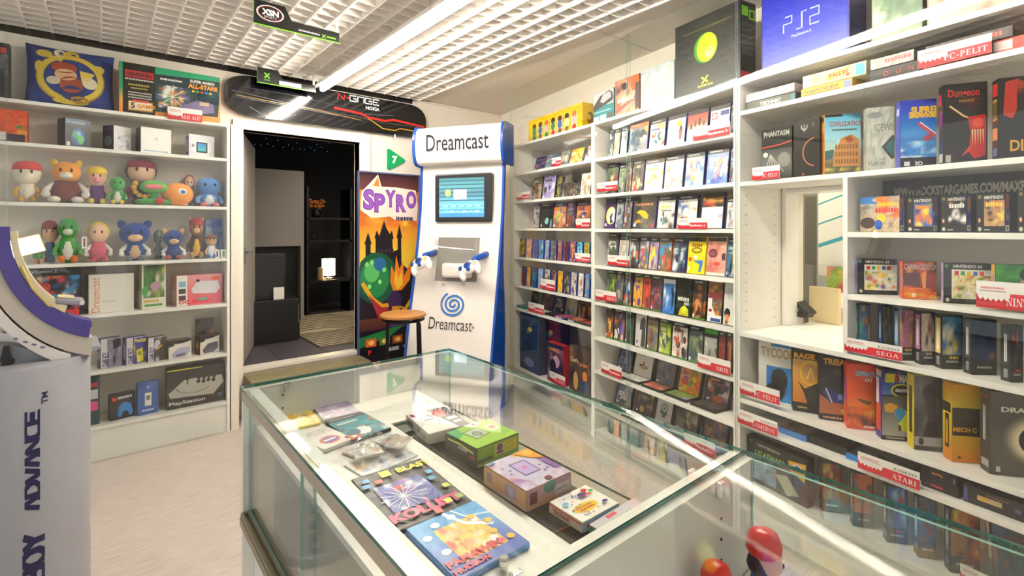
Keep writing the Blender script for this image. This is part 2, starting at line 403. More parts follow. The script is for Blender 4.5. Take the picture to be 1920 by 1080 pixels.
struct(mb.build('ceiling_soffit', CEIL))
mb = MB(); mb.box(2.44, 3.50, 4.415, 4.43, ZS - .022, ZS - .008); struct(mb.build('trim_4', WALL))
# open-cell ceiling grid
mb = MB(); gx = .122; gy = .1; x = XR - .005
LEDX = 1.42; LEDZ = 2.66
while x > -2.6:
    mb.box(x - .005, x + .005, -2.2, 4.40, ZC, ZC + .055)
    x -= gx
y = 4.395
while y > -2.2:
    mb.box(-2.6, XR, y - .004, y + .004, ZC + .004, ZC + .055); y -= gy
struct(mb.build('ceiling_grid', GRID))
# light strips recessed in the grid
LEDM = mat('led_diffuser', '#fff6ea', .5, emit=STRIP)
for i, (lx, y0, y1, lab) in enumerate(((LEDX, .3, 4.2, 'long white light strip hung under the ceiling grid, running to the snowboard'),)):
    t = thing('light_strip', lab, 'light', Matrix.Translation((lx, (y0 + y1) / 2, LEDZ)))
    hl = (y1 - y0) / 2
    mb = MB(); mb.prism([(-.055, .012), (-.03, .06), (.03, .06), (.055, .012), (.052, .012), (.02, .022), (-.02, .022), (-.052, .012)], -hl, hl); mb.build('housing', GRID, t)
    for yy in (-1.5, 0, 1.5):
        mb = MB(); mb.tube([(0, yy, .06), (0, yy, ZC - LEDZ + .05)], .003, 6); mb.build('hanger', CHROME, t)
    mb = MB(); mb.box(-.017, .017, -hl + .01, hl - .01, -.022, .0215, bev=.008); mb.build('diffuser', LEDM, t)
# ------------------------------------------------------------------ bookcases
def bookcase(label, un, u0, u1, boards, depth, top, group, back=True, sides=(1, 1), skip=None, cat='bookcase'):
    t = thing('bookcase', label, cat, un.M(u0, 0, 0), group); W = u1 - u0; T = .018
    for k, (a, b_) in enumerate(((0, T), (W - T, W))):
        if sides[k]:
            mb = MB(); mb.box(a, b_, 0, depth, 0, top)
            mb.build('side_panel', WHITE, t)
    for z in boards:
        mb = MB(); mb.box(T + .0005, W - T - .0005, .001, depth - .008, z - .022, z, bev=.001, seg=1); mb.build('shelf', WHITE, t)
    mb = MB(); mb.box(T, W - T, .012, .03, 0, boards[-1] - .0225); mb.build('plinth', WHITE, t)
    if back:
        mb = MB(); mb.box(T, W - T, depth - .0075, depth, .1, top - .001); mb.build('back_panel', mat('back_board', '#ded5c8', .6), t)
    return t
def pinholes(t, x, y0, nrm, z0, z1, n=14):
    mb = MB()
    for yy in (y0 + .05, y0 + .29):
        z = z0
        while z < z1:
            mb.box(x - .0008, x + .0008, yy - .003, yy + .003, z - .003, z + .003); z += .05
    mb.build('hole_pattern', mat('pin_hole', '#8d8476', .8), t)
LB = [2.27, 2.016, 1.658, 1.279, .945, .578, .223]
bl = bookcase('white bookcase of boxes and plush toys left of the doorway', LU, -1.0, .7375, LB, .262, 2.27, 'white bookcases')
mb = MB(); mb.box(LU.U(430) + .012, DX0 - .08, .0, .26, 0, 2.27, LU.M()); struct(mb.build('trim_5', WALL))
FB = [2.26, 2.0, 1.748, 1.5, 1.24, .985, .775, .245, .06]
MBD = [2.262, 1.998, 1.74, 1.496, 1.235, .975, .722, .485, .235, .06]
TBD = [2.262, 2.1, 1.737, .969, .63, .51, .21]
uF0, uF1, uM1, uT1 = RU.U(962), RU.U(1111.5), RU.U(1381), RU.U(2300)
RD = .36
bf = bookcase('narrow white bookcase of small cases at the far end of the right wall', RU, uF0, uF1, FB, RD, 2.262, 'white bookcases')
bm_ = bookcase('middle white bookcase on the right wall, full of film-sized game cases', RU, uF1 + .001, uM1, MBD, RD, 2.262, 'white bookcases')
bt = bookcase('nearest white bookcase on the right wall, with big boxes and a hatch', RU, uM1 + .001, uT1, TBD, RD, 2.262, 'white bookcases', back=False)
uD = RU.U(1584) - uM1
mb = MB(); mb.box(uD - .009, uD + .009, .001, RD - .008, .9695, 1.7145); mb.build('divider', WHITE, bt)
for z in (1.484, 1.22):
    mb = MB(); mb.box(uD + .0095, uT1 - uM1 - .019, .001, RD - .008, z - .022, z, bev=.001, seg=1); mb.build('shelf', WHITE, bt)
BB = mat('back_board', '#ded5c8', .6)
mb = MB(); Wt = uT1 - uM1
mb.box(.018, Wt - .018, RD - .0075, RD, .1, .946); mb.box(.018, Wt - .018, RD - .0075, RD, 1.737, 2.261); mb.box(uD, Wt - .018, RD - .0075, RD, .946, 1.737); mb.build('back_panel', BB, bt)
pinholes(bt, .0185, 0, 1, 1.02, 1.70)
pinholes(bm_, -.0012 + (uM1 - uF1) , 0, 1, .1, 2.2)
# sliding glass panes in front of the shelving
def pane(label, un, u0, u1, w_, z0, z1, group):
    mb = MB(); mb.box(0, u1 - u0, 0, .004, z0, z1)
    o = mb.build('glass_door', GLASS, slots=[EDGEP], pick=lambda f: 0 if abs(f.normal.y) > .5 else 1); o.parent = group[0]; o.matrix_local = Matrix.Translation((u0 - group[1], w_, 0)); o['label'] = label; return o
pane('sliding glass pane over the far part of the right shelving', RU, RU.U(960), RU.U(1186), -.022, .004, 2.76, (bf, uF0))
pane('sliding glass pane over the middle of the right shelving', RU, RU.U(1181), RU.U(1389), -.030, .004, 2.76, (bm_, uF1 + .001))
pane('sliding glass pane over the near part of the right shelving', RU, RU.U(1384), uT1 + .1, -.022, .004, 2.76, (bt, uM1 + .001))
pane('sliding glass pane over the left part of the plush shelving', LU, -1.0, LU.U(16), -.014, .004, 2.70, (bl, -1.0))
pane('sliding glass pane over the plush toys beside the doorway', LU, LU.U(10), .72, -.022, .004, 2.70, (bl, -1.0))
# ------------------------------------------------------------------ hatch with the bright room behind it
NW = mat('bright_paint', '#f6f3ea', .7)
nu0, nu1 = hu0 - .6, hu1 + 1.2
mb = MB(); w0 = WALLW + .101
mb.box(nu0, nu1, w0 + 1.5, w0 + 1.55, .5, 2.6, RM); mb.box(nu0 - .05, nu0, w0, w0 + 1.55, .5, 2.6, RM); mb.box(nu1, nu1 + .05, w0, w0 + 1.55, .5, 2.6, RM)
mb.box(nu0, nu1, w0, w0 + 1.5, .46, .5, RM); mb.box(nu0, nu1, w0, w0 + 1.5, 2.6, 2.64, RM)
struct(mb.build('wall_office', NW))
t = thing('added_light', 'unseen flat ceiling light added to brighten the room behind the hatch', 'light', RU.M((hu0 + hu1) / 2, w0 + .7, 2.56))  # added out of view so the hatch room comes out bright
mb = MB(); mb.box(-.42, .42, -.42, .42, 0, .035); mb.build('housing', GRID, t)
mb = MB(); mb.box(-.4, .4, -.4, .4, -.006, -.0005); mb.build('diffuser', mat('office_fill', '#fff8ec', .5, emit=14), t)
# hatch side linings
wl = RD
while RU.U(1497, wl) > hu0 + .001 and wl < 1.2: wl += .005
mb = MB(); mb.box(hu0 - .02, hu0 + .001, RD - .007, wl, .969, 1.7145, RM); mb.box(hu0 + .002, hu1, RD, w0 + .25, .955, .9685, RM); mb.box(hu0 + .002, hu1, RD, w0 + .02, RU.Z(1470, 366, w0), 1.7145, RM); struct(mb.build('trim_8', WHITE))
def at(px, py, w_): u, d = RU.hit(px, w_); return RU.P(u, w_, H - (py - CY) * d / F)
def nb(name, x0, x1, y0, y1, w_, d, m, bev=.002):
    u0, u1 = RU.U(x0, w_), RU.U(x1, w_); z1, z0 = RU.Z((x0 + x1) / 2, y0, w_), RU.Z((x0 + x1) / 2, y1, w_)
    mb = MB(); mb.box(-(u1 - u0) / 2, (u1 - u0) / 2, 0, d, 0, z1 - z0, bev=bev); o = mb.build(name, m); o.matrix_world = RU.M((u0 + u1) / 2, w_, z0); return o
o = nb('office_cabinet', 1490, 1532, 362, 700, wl + .35, .18, mat('cabinet_grey', '#7d8078', .5)); o.location.z = .501; tag(o, 'tall dark grey cabinet edge seen through the hatch', 'cabinet')
hc_ = RU.Z(1510, 362, wl + .35) - .501; o.scale.z = hc_ / o.dimensions.z
mb = MB(); uq = o.dimensions.x
mb.box(-.002, uq / 2 - .002, -.004, -.0005, .02, o.dimensions.z * .98); mb.build('door_panel', mat('cabinet_dark', '#57544c', .45), o)
mb = MB(); mb.ball((-uq * .22, -.012, o.dimensions.z * .8), (.012, .012, .012), n=10); mb.build('knob', mat('brass', '#b8953a', .3, .9), o, smooth=True)
o = nb('whiteboard', 1534, 1640, 358, 520, wl + .3, .02, mat('board_white', '#f7f7f3', .3)); tag(o, 'whiteboard with slanting teal lines behind the hatch', 'whiteboard')
a = Art(o.dimensions.x, o.dimensions.z)
for y in (.1, .34, .6): a.line([(0, y + .045), (.46, y - .055)], .018 if y < .5 else .045, '#25a9c0')
a.build('lines', o, Matrix.Translation((-o.dimensions.x / 2, -.0006, 0)))
# black display stand
ws = .5; q0, q1 = RU.U(1474, ws), RU.U(1518, ws); um_ = (q0 + q1) / 2; hw_ = (q1 - q0) / 2; sc_ = RU.hit(1500, ws)[1] / F
t = thing('display_stand', 'black plastic display stand on the hatch ledge', 'stand', RU.M(um_, ws, RU.Z(1496, 592, ws)))
mb = MB(); mb.box(-hw_, hw_, -.04, .04, 0, 9 * sc_, bev=.003); mb.build('base', BLACK, t)
mb = MB(); mb.box(-hw_ * .1, hw_ * .25, -.012, .012, 9 * sc_, 26 * sc_); mb.build('post', BLACK, t)
mb = MB(); mb.box(-24 * sc_, 24 * sc_, -.04, .04, -4 * sc_, 4 * sc_, Matrix.Translation((hw_ * .35, 0, 22 * sc_)) @ Matrix.Rotation(R(40), 4, 'Y'), bev=.003); mb.build('support_plate', BLACK, t)
o = nb('wooden_panel', 1517, 1572, 574, 640, .62, .03, mat('pale_wood', '#e6cf9f', .5, var=.12, bscale=18)); o.location.z = .97; tag(o, 'pale wooden panel leaning by the hatch', 'panel')
t = thing('glass_box', 'clear glass box with bright printed leaf pattern behind the hatch', 'box', RU.M(RU.U(1545, .72), .72, RU.Z(1545, 574, .72)))
hh = RU.Z(1545, 498, .72) - RU.Z(1545, 574, .72)
mb = MB(); mb.box(-.11, .14, 0, .1, 0, hh); mb.build('shell', GLASS2, t, slots=[EDGEP], pick=lambda f: 0)
a = Art(.16, hh * .62); a.blobs(['#a6cf3f', '#5fae3c', '#e0523a', '#f3d24a', '#ef8f6a'], 77, n=20); a.build('printed_card', t, Matrix.Translation((-.0, .03, hh * .36)))
mb = MB(); mb.box(-.1, .13, .02, .09, -.12, -.001); mb.build('base', WHITE, t)
# ------------------------------------------------------------------ doorway and the dark room behind
dt = thing('door_1', 'white door frame with its leaf folded open into the dark room', 'door', Matrix.Translation((DX0, 4.43, DZ0))); dt['kind'] = 'structure'
wd = DX1 - DX0; hd = DZ1 - DZ0
mb = MB(); mb.box(-.075, 0, -.02, .12, -DZ0, hd + .07, bev=.003); mb.box(wd, wd + .1, -.02, .12, -DZ0, hd + .07, bev=.003); mb.box(-.075, wd + .1, -.0205, .12, hd, hd + .075, bev=.003); mb.build('door_frame', mat('door_paint', '#ebe5d9', .35), dt)
mb = MB(); mb.box(0, wd, -.01, .11, -.03, 0, bev=.003); mb.build('threshold', mat('door_paint', '#ebe5d9', .35), dt)
Mleaf = Matrix.Translation((.005, .11, .01)) @ Matrix.Rotation(R(72), 4, 'Z')
mb = MB(); mb.box(0, .86, -.02, .02, 0, hd - .02, bev=.002); lf = mb.build('door_leaf', mat('door_grey', '#a9a39a', .5), dt, Mleaf)
mb = MB(); mb.tube([(.06, -.02, .92), (.06, -.06, .92), (.06, -.065, .92)], .009); mb.tube([(.055, -.06, .92), (.17, -.06, .92)], .008); mb.box(.045, .075, -.024, -.02, .82, .96); mb.build('door_handle', CHROME, lf)
# step below the sill
t = thing('entrance_step', 'olive ribbed step below the doorway sill', 'step', Matrix.Translation(((DX0 + DX1) / 2, 4.43, 0)))
mb = MB(); mb.box(-wd / 2, wd / 2, -.26, -.022, 0, .33, bev=.004)
mb.build('step_body', mat('olive_rubber', '#8b8467', .6), t)
mb = MB()
for i in range(10): mb.box(-wd / 2 + .01, wd / 2 - .01, -.255 + i * .023, -.245 + i * .023, .3305, .335)
mb.build('anti_slip_ribs', mat('rib_brass', '#b0a683', .4, .5), t)
# dark room shell
RX0, RX1, RY1, RZ = .45, 4.6, 7.6, .37
mb = MB(); mb.box(RX0 - .1, RX0, 4.54, RY1, RZ, 2.75); mb.box(RX1, RX1 + .1, 4.54, RY1, RZ, 2.75); mb.box(RX0 - .1, RX1 + .1, RY1, RY1 + .1, RZ, 2.75); struct(mb.build('wall_lounge', DARKW))
TILE = mat('slate_tile', '#4a474a', .55); nt = TILE.node_tree; bk = nt.nodes.new('ShaderNodeTexBrick'); bk.offset = 0; bk.inputs['Scale'].default_value = 1
for k, v in (('Brick Width', .4), ('Row Height', .4), ('Mortar Size', .008)): bk.inputs[k].default_value = v
for k, v in (('Color1', '#555056'), ('Color2', '#464248'), ('Mortar', '#2a282a')): bk.inputs[k].default_value = (*lin(v), 1)
tc = nt.nodes.new('ShaderNodeTexCoord'); nt.links.new(tc.outputs['Object'], bk.inputs['Vector']); nt.links.new(bk.outputs['Color'], nt.nodes['Principled BSDF'].inputs['Base Color'])
sbox('floor_lounge', RX0 - .1, RX1 + .1, 4.541, RY1, RZ - .05, RZ, TILE)
mb = MB(); mb.box(RX0 - .1, RX1 + .1, 4.541, RY1, 2.66, 2.72)
for i in range(44): mb.box(RX0, RX1, 4.56 + i * .07, 4.59 + i * .07, 2.64, 2.659)
struct(mb.build('ceiling_lounge', mat('slat_black', '#141312', .6)))
STAR = mat('blue_led', '#3f8fd0', .4, emit=2)
rg = random.Random(5)
for i, (px, py) in enumerate(((478, 275), (489, 291), (502, 270), (512, 279), (521, 263), (531, 292), (531, 283), (541, 272), (549, 281), (557, 268), (563, 289), (571, 296), (582, 277), (594, 271), (603, 276), (614, 299), (617, 268), (499, 260), (607, 262), (590, 287))):
    p = onZ(px, py, 2.634)
    if p.y > 7.5: p = p * (7.4 / p.y); 
    mb = MB(); mb.ball((0, 0, 0), (.004, .004, .004), n=8); o = mb.build('star_light', STAR); o.location = (p.x, p.y, 2.634); tag(o, 'tiny blue light point in the black slatted ceiling beyond the doorway', 'light', 'blue star lights in the dark room ceiling')
t = thing('added_light', 'unseen ceiling spot added to brighten the grey wall unit in the dark room', 'light', Matrix.Translation((2.6, 5.5, 2.6)))  # invented lamp, hidden by the wall, lifts the wall unit's brightness
mb = MB(); mb.lathe([(0, .04), (.1, .04), (.1, 0), (.07, 0), (.07, .02), (0, .02)], 20); mb.build('housing', BLACK, t, smooth='auto')
mb = MB(); mb.lathe([(0, .012), (.068, .012), (.068, .016), (0, .016)], 20); mb.build('diffuser', mat('lounge_fill', '#ffeeda', .5, emit=400), t)
# grey wall panel with fireplace niche
p0, p1 = onY(466, 428, 6.3), onY(570, 428, 6.3)
t = thing('wall_unit', 'tall pale grey wall unit with a black fireplace recess', 'cabinet', Matrix.Translation(((p0.x + p1.x) / 2, 6.3, RZ)))
hw = (p1.x - p0.x) / 2 ; zt = onY(520, 318, 6.3).z - RZ
f0, f1 = onY(476, 463, 6.3), onY(564, 602, 6.3)
mb = MB(); cx_ = (p0.x + p1.x) / 2
mb.box(-hw, f0.x - cx_, 0, .4, 0, zt); mb.box(f1.x - cx_, hw, 0, .4, 0, zt); mb.box(f0.x - cx_, f1.x - cx_, 0, .4, f0.z - RZ, zt); mb.box(f0.x - cx_, f1.x - cx_, 0, .4, 0, f1.z - RZ)
mb.build('body', mat('unit_grey', '#9b968f', .7, var=.04), t)
mb = MB(); mb.box(f0.x - cx_, f1.x - cx_, .12, .14, f1.z - RZ, f0.z - RZ); mb.build('fireplace', BLACK, t)
# low black table with the back of a television
ty = 5.25; q0, q1 = onY(475, 640, ty), onY(562, 640, ty); zt = onY(520, 563, ty).z - RZ
t = thing('low_cabinet', 'low black cabinet behind the doorway', 'cabinet', Matrix.Translation(((q0.x + q1.x) / 2, ty, RZ))); hw = (q1.x - q0.x) / 2
mb = MB(); mb.box(-hw, hw, 0, .45, 0, zt, bev=.004); mb.build('body', BLACK, t)
mb = MB(); mb.box(hw * .93, hw * .96, -.004, .0, zt * .42, zt * .86); mb.build('handle', CHROME, t)
tz = onY(520, 478, ty).z - RZ - zt; e0, e1 = onY(468, 500, ty), onY(550, 500, ty)
t = thing('television', 'back of a dark grey television on the low black cabinet', 'television', Matrix.Translation(((e0.x + e1.x) / 2, ty + .12, RZ + zt + .001))); hw = (e1.x - e0.x) / 2
mb = MB(); mb.box(-hw, hw, .18, .22, .05, tz, bev=.006); mb.build('screen_housing', mat('tv_grey', '#3d3d40', .5), t)
mb = MB(); mb.prism([(-hw * .9, .04), (hw * .75, .04), (hw * .8, tz * .9), (-hw * .6, tz * .97)], 0, .18); mb.build('back_shell', mat('tv_black', '#232325', .5), t)
mb = MB(); mb.box(-hw * .6, hw * .6, .0, .2, 0, .045, bev=.004); mb.build('stand', BLACK, t)
p = onY(523, 570, ty + .05)
t = thing('photo_frame', 'small white card standing on the low black cabinet', 'card', Matrix.Translation((p.x, ty + .05, RZ + zt + .001)))
mb = MB(); mb.box(-.05, .05, 0, .02, 0, .12, bev=.002); mb.build('card', WHITE, t)
# patterned rug
p = Vector((2.55, 5.68, RZ)); a = Art(1.9, 1.8)
a.bg('#b9a98a')
for k in range(9):
    q = .06 * k
    a.line([(0, .05 + q), (.35 - q * .3, .05 + q), (.55, .35 + q), (1, .35 + q)], .016, '#2a2621')
    a.line([(0, .98 - q * .7), (.4, .98 - q * .7), (.62, .78 - q * .5 + .1), (1, .8 - q * .4 + .1)], .016, '#2a2621')
t = thing('rug', 'beige rug with black angular line pattern in the dark room', 'rug', Matrix.Translation((p.x, p.y, RZ)))
mb = MB(); mb.box(-.95, .95, -.9, .9, 0, .012, bev=.003); mb.build('pile', mat('rug_beige', '#a59676', .95), t)
a.build('pattern', t, Matrix.Translation((-.95, -.9, .0125)) @ Matrix.Rotation(R(-90), 4, 'X'), PRINTM)
# dark open shelf with vase, glasses and lamp
sy = 6.6
s0, s1 = onY(577, 428, sy).x, onY(660, 428, sy).x
t = thing('open_shelf', 'black open shelf unit at the back of the dark room', 'shelf', Matrix.Translation((s0, sy, RZ))); W = s1 - s0
zz = [onY(600, y, sy).z - RZ for y in (408, 450, 526, 600)]
for z in zz:
    mb = MB(); mb.box(0, W, 0, .35, z - .03, z); mb.build('board', BLACK, t)
for x in (0, W * .98):
    mb = MB(); mb.box(x - .015, x + .015, 0, .35, 0, zz[0] + .4); mb.build('upright', BLACK, t)
pz = onY(599, 408, sy)
t = thing('flower_vase', 'dark vase with orange flowers on the black shelf', 'vase', Matrix.Translation((pz.x, sy + .12, RZ + zz[0] + .001)))
mb = MB(); mb.lathe([(0, 0), (.05, 0), (.06, .06), (.035, .11), (.04, .12)]); mb.build('vase', BLACK, t, smooth=True)
mb = MB()
for i in range(26): mb.ball((rg.uniform(-.09, .09), rg.uniform(-.06, .06), .13 + rg.uniform(0, .11)), (.025, .025, .018), n=6)
mb.build('flowers', col('#c8762a', .7), t)
for k, px in enumerate((583, 595)):
    p = onY(px, 445, sy); mb = MB(); mb.lathe([(0, 0), (.03, 0), (.032, .1), (.029, .1), (.028, .006), (0, .006)], 14)
    o = mb.build('drinking_glass', GLASS2, smooth=True); o.location = (p.x, sy + .1, RZ + zz[1] + .001); tag(o, ('left' if k == 0 else 'right') + ' of two clear glasses on the black shelf', 'glass', 'glasses on the black shelf')
p = onY(622, 500, sy); hh = onY(622, 486, sy).z - RZ - zz[2]
t = thing('table_lamp', 'glowing white table lamp on the dark shelf beyond the doorway', 'lamp', Matrix.Translation((p.x, sy + .12, RZ + zz[2] + .001)))
mb = MB(); mb.lathe([(0, 0), (.07, 0), (.07, .02), (.02, .025), (.02, .06), (0, .06)], 16); mb.build('base', CHROME, t, smooth='auto')
mb = MB(); mb.lathe([(.085, .05), (.085, hh), (.08, hh), (.08, .05)], 24); mb.build('lamp_shade', mat('lamp_glow', '#fff0d0', .6, emit=7), t, smooth='auto')
for px in (606,):
    p = onY(px, 510, sy); mb = MB(); mb.lathe([(0, 0), (.04, 0), (.04, .16), (0, .16)], 14); o = mb.build('candle_jar', col('#b9a37c', .3), smooth='auto'); o.location = (p.x, sy + .1, RZ + zz[2] + .001); tag(o, 'beige candle jar beside the glowing lamp', 'jar')
# ------------------------------------------------------------------ snowboard over the doorway
x0, x1, zc, hb = .735, 2.52, 2.556, .162
t = thing('snowboard', 'black snowboard with red and yellow lines mounted above the doorway', 'snowboard', Matrix.Translation(((x0 + x1) / 2, 4.40, zc)))
L = (x1 - x0) / 2; pts = []
for i in range(48):
    a = 2 * math.pi * i / 48; ca, sa = math.cos(a), math.sin(a)
    ex = L - .24 + .24 * abs(ca) ** .75 if abs(ca) > 1e-9 else L - .24
    waist = 1.0
    pts.append((math.copysign(ex, ca) if abs(ca) > .02 else 0, math.copysign(hb * abs(sa) ** .8, sa)))
mb = MB(); vs = mb.prism(pts, -.012, .0)
def bend(vs):
    for v in vs: v.co.y -= .05 * max(0, (abs(v.co.x) - L * .78) / (L * .22)) ** 2
mb.build('board', mat('board_lacquer', '#0c0d12', .12, coat=.6), t)
a = Art(2 * L, 2 * hb)
a.line([(.03, .42), (.3, .55), (.55, .62), (.62, .62), (.7, .68), (.98, .66)], .012, '#4c4f58')
a.line([(.08, .3), (.25, .3), (.6, .42), (.66, .5)], .008, '#3c3f48')
a.line([(.05, .52), (.4, .6), (.62, .7)], .02, '#8a6a2c'); a.line([(.05, .56), (.5, .66)], .01, '#6d7078')
a.line([(.48, .46), (.62, .51), (.66, .59), (.755, .62), (.8, .55), (.99, .63)], .06, '#c9241b'); a.line([(.64, .5), (.74, .46), (.8, .42)], .01, '#777')
a.line([(.66, .62), (.74, .85), (.81, .86), (.84, .78), (.97, .81)], .022, '#d8a21c')
a.line([(.1, .75), (.16, .93), (.24, .94), (.3, .8)], .008, '#8d9098')
X, Y, sw, sh = .5, .05, .033, .15
def seg(p, c, dx): a.line([(X + dx + q[0] * sw, Y + q[1] * sh) for q in p], .035, c)
seg([(0, 1), (0, 0), (1, 1), (1, 0)], '#e02a22', 0); seg([(.2, .55), (.6, .55)], '#e02a22', .038)
for k, p in enumerate(([(1, 0), (0, 0), (0, 1), (1, 1), (1, .5), (.5, .5)], [(0, 1), (0, 0), (1, 0), (1, 1)], [(1, 0), (0, 0), (0, 1), (1, 1), (1, .5), (.5, .5)], [(1, 0), (0, 0), (0, 1), (1, 1)])): seg(p, '#e8e8ea', .062 + k * .041)
a.line([(X + .185, Y + .075), (X + .21, Y + .075)], .03, '#e8e8ea')
a.text('NOKIA', .645, .27, .1, '#e8e8ea', bold=.03)
a.build('graphics', t, Matrix.Translation((-L, -.0125, -hb)))
for x in (-.6, .55):
    mb = MB(); mb.tube([(x, -.016, -hb + .012), (x, -.016, -hb - .03), (x, .025, -hb - .03)], .004); mb.build('hook', CHROME, t)
# hanging shelf-strip signs
def strip_sign(px0, px1, py0, Y, hl, hr, label, art):
    a0, a1 = onY(px0, py0, Y), onY(px1, py0, Y); W = a1.x - a0.x
    t = thing('hanging_sign', label, 'sign', Matrix.Translation((a0.x, Y, ZC - hl)), 'signs hanging from the ceiling grid')
    p = [(0, 0), (W, 0), (W, hr), (W * .42, hr), (W * .34, hl), (0, hl)]
    mb = MB(); mb.prism(p, 0, .004); mb.build('panel', mat('sign_black', '#141414', .35), t)
    a = Art(W, hl); a.line([(0, .0), (0, 1), (1, 1), (1, 1 - hr / hl)], .05, '#7ccf2c'); art(a, hr / hl); a.build('print', t, Matrix.Translation((0, -.0005, 0)))
    for x in (W * .03, W * .97):
        mb = MB(); mb.box(x - .008, x + .008, .004, .014, hr * .3, hl + .02); mb.build('hook', mat('clip_clear', '#d9d6cf', .3), t)
def sa1(a, k):
    a.ring(.18, .45, .15, .33, .1, '#e9e9e9'); a.ring(.18, .45, .135, .29, .06, '#c8402c'); a.text('XSN', .18, .42, .26, '#f2f2f2', bold=.05, align='c'); a.text('SPORTS', .18, .62, .1, '#ddd', align='c')
    a.scribble(.5, .8, .75, .87, '#cfcfcf', 3, 12); a.line([(.78, .78), (.82, .92)], .04, '#7ccf2c'); a.line([(.82, .78), (.78, .92)], .04, '#7ccf2c'); a.scribble(.84, .8, .95, .88, '#7ccf2c', 4, 4)
def sa2(a, k):
    a.line([(.12, .3), (.2, .62)], .09, '#7ccf2c'); a.line([(.2, .3), (.12, .62)], .09, '#7ccf2c'); a.text('XBOX', .16, .75, .1, '#7ccf2c', align='c'); a.rect(.36, .66, .74, .93, '#b8a9d9'); a.scribble(.38, .74, .72, .86, '#f3f0fa', 5, 9)
strip_sign(475, 637, 20, 3.02, .135, .062, 'larger black sign with green edge and oval badge, hanging from the ceiling grid', sa1)
strip_sign(482, 592, 140, 4.28, .12, .055, 'smaller black sign with green cross and lilac strip, hanging above the snowboard', sa2)
# ================================================================== play triangle, poster, kiosk, stool
p = onY(742, 300, 4.425); t = thing('wall_sign', 'green play-triangle wall sign with a white figure seven', 'sign', Matrix.Translation((p.x, 4.425, p.z)))
sz = .1; mb = MB(); pts = []
for cx_, cz_, a0 in ((-sz * .75, sz * .95, 90), (-sz * .75, -sz * .95, 180), (sz * .95, 0, -60)):
    pass
def rtri(s_, r_):
    out = []
    for (cx_, cz_), (a0, a1) in zip(((-.8 * s_, .9 * s_), (-.8 * s_, -.9 * s_), (.85 * s_, 0)), ((60, 180), (180, 300), (-60, 60))):
        for k in range(6):
            a = R(a0 + (a1 - a0) * k / 5); out.append((cx_ + r_ * math.cos(a), cz_ + r_ * math.sin(a)))
    return out
mb.prism(rtri(sz * .92, .018), -.008, .004); mb.build('panel', mat('sign_green', '#12a35c', .35), t)
a = Art(.08, .1); a.text('7', .5, .5, .75, '#f6fff6', bold=.06, align='c'); a.build('number', t, Matrix.Translation((-.055, -.0085, -.05)))
# tall poster
x0, x1 = onY(672, 500, 4.42).x, onY(783, 500, 4.42).x; z1 = onY(728, 327, 4.42).z; z0 = onY(728, 694, 4.42).z
t = thing('poster', 'tall game poster of a castle at sunset in a narrow frame beside the kiosk', 'poster', Matrix.Translation((x0, 4.405, z0)))
W, Hh = x1 - x0, z1 - z0
mb = MB(); mb.box(0, W, 0, .02, 0, Hh); mb.build('backing', col('#d9d5cc'), t)
a = Art(W, Hh)
a.grad(0, 0, 1, 1, ['#3a2430', '#7a3d33', '#c86a2a', '#e8a033', '#efc53c', '#e6d34a', '#c9b13a', '#7e4a2c', '#3a2030', '#221726', '#16111c'])
a.blobs(['#d9722a', '#e89a33', '#f0c040', '#b2502c'], 3, 0, .16, 1, .34, n=14, nx=14, ny=10)
a.poly([(.02, .26), (.04, .17), (.16, .13), (.3, .08), (.36, .14), (.6, .14), (.95, .15), (.99, .24), (.97, .31), (.6, .31), (.5, .29), (.2, .3)], '#f3e6d8')
a.poly([(.22, .14), (.3, .09), (.33, .14)], '#f08a28')
for k, ch in enumerate('SPYRO'): a.text(ch, .06 + k * .18, .155 + (.02 if k % 2 else 0), .105 - (.008 * k if k < 3 else .012), '#6a2b94', w=.18, bold=.06)
for k, ch in enumerate('SPYRO'): a.text(ch, .075 + k * .18, .16 + (.02 if k % 2 else 0), .095 - (.008 * k if k < 3 else .012), '#9b5cc4', w=.15, bold=.03)
a.scribble(.6, .29, .9, .31, '#3a2450', 4, 6)
# castle silhouette
cc = '#1d1820'
a.poly([(.1, .62), (.1, .43), (.08, .43), (.14, .37), (.2, .43), (.18, .43), (.18, .47), (.26, .48), (.26, .4), (.24, .4), (.28, .36), (.32, .39), (.36, .35), (.4, .31), (.44, .35), (.5, .38), (.53, .36), (.56, .4), (.54, .41), (.55, .47), (.63, .46), (.63, .4), (.61, .4), (.66, .33), (.71, .4), (.69, .4), (.7, .62)], cc)
a.poly([(0, .62), (.1, .55), (.3, .5), (.55, .5), (.8, .56), (1, .6), (1, .8), (0, .8)], '#2a2026')
for k in range(5): a.rect(.3 + k * .06, .455, .32 + k * .06, .475, '#4b3c40')
# green glow, flames and golden swoops
a.ell(.28, .6, .34, .13, '#1f5a3c'); a.ell(.25, .6, .24, .1, '#2f8a52'); a.ell(.2, .57, .12, .05, '#5fc06a'); a.ell(.33, .53, .1, .035, '#2d6aa0')
for x, y in ((.12, .53), (.2, .52), (.33, .62), (.4, .56), (.16, .64)): a.ell(x, y, .03, .012, '#8ae07a')
a.poly([(.5, .62), (.52, .54), (.58, .58), (.6, .49), (.66, .56), (.72, .52), (.74, .6), (.9, .5), (.84, .62), (.7, .67), (.55, .67)], '#e8842a')
a.poly([(.56, .63), (.6, .56), (.64, .61), (.7, .57), (.72, .64), (.62, .67)], '#f6c23c')
a.line([(.05, .62), (.2, .7), (.36, .74), (.5, .74)], .02, '#e9a926'); a.line([(.96, .62), (.88, .72), (.76, .77), (.66, .76)], .02, '#e9b42c')
a.poly([(.15, .68), (.36, .75), (.48, .75), (.42, .84), (.3, .8)], '#a8303c'); a.poly([(.98, .64), (.9, .74), (.8, .78), (.94, .8)], '#4a3a26')
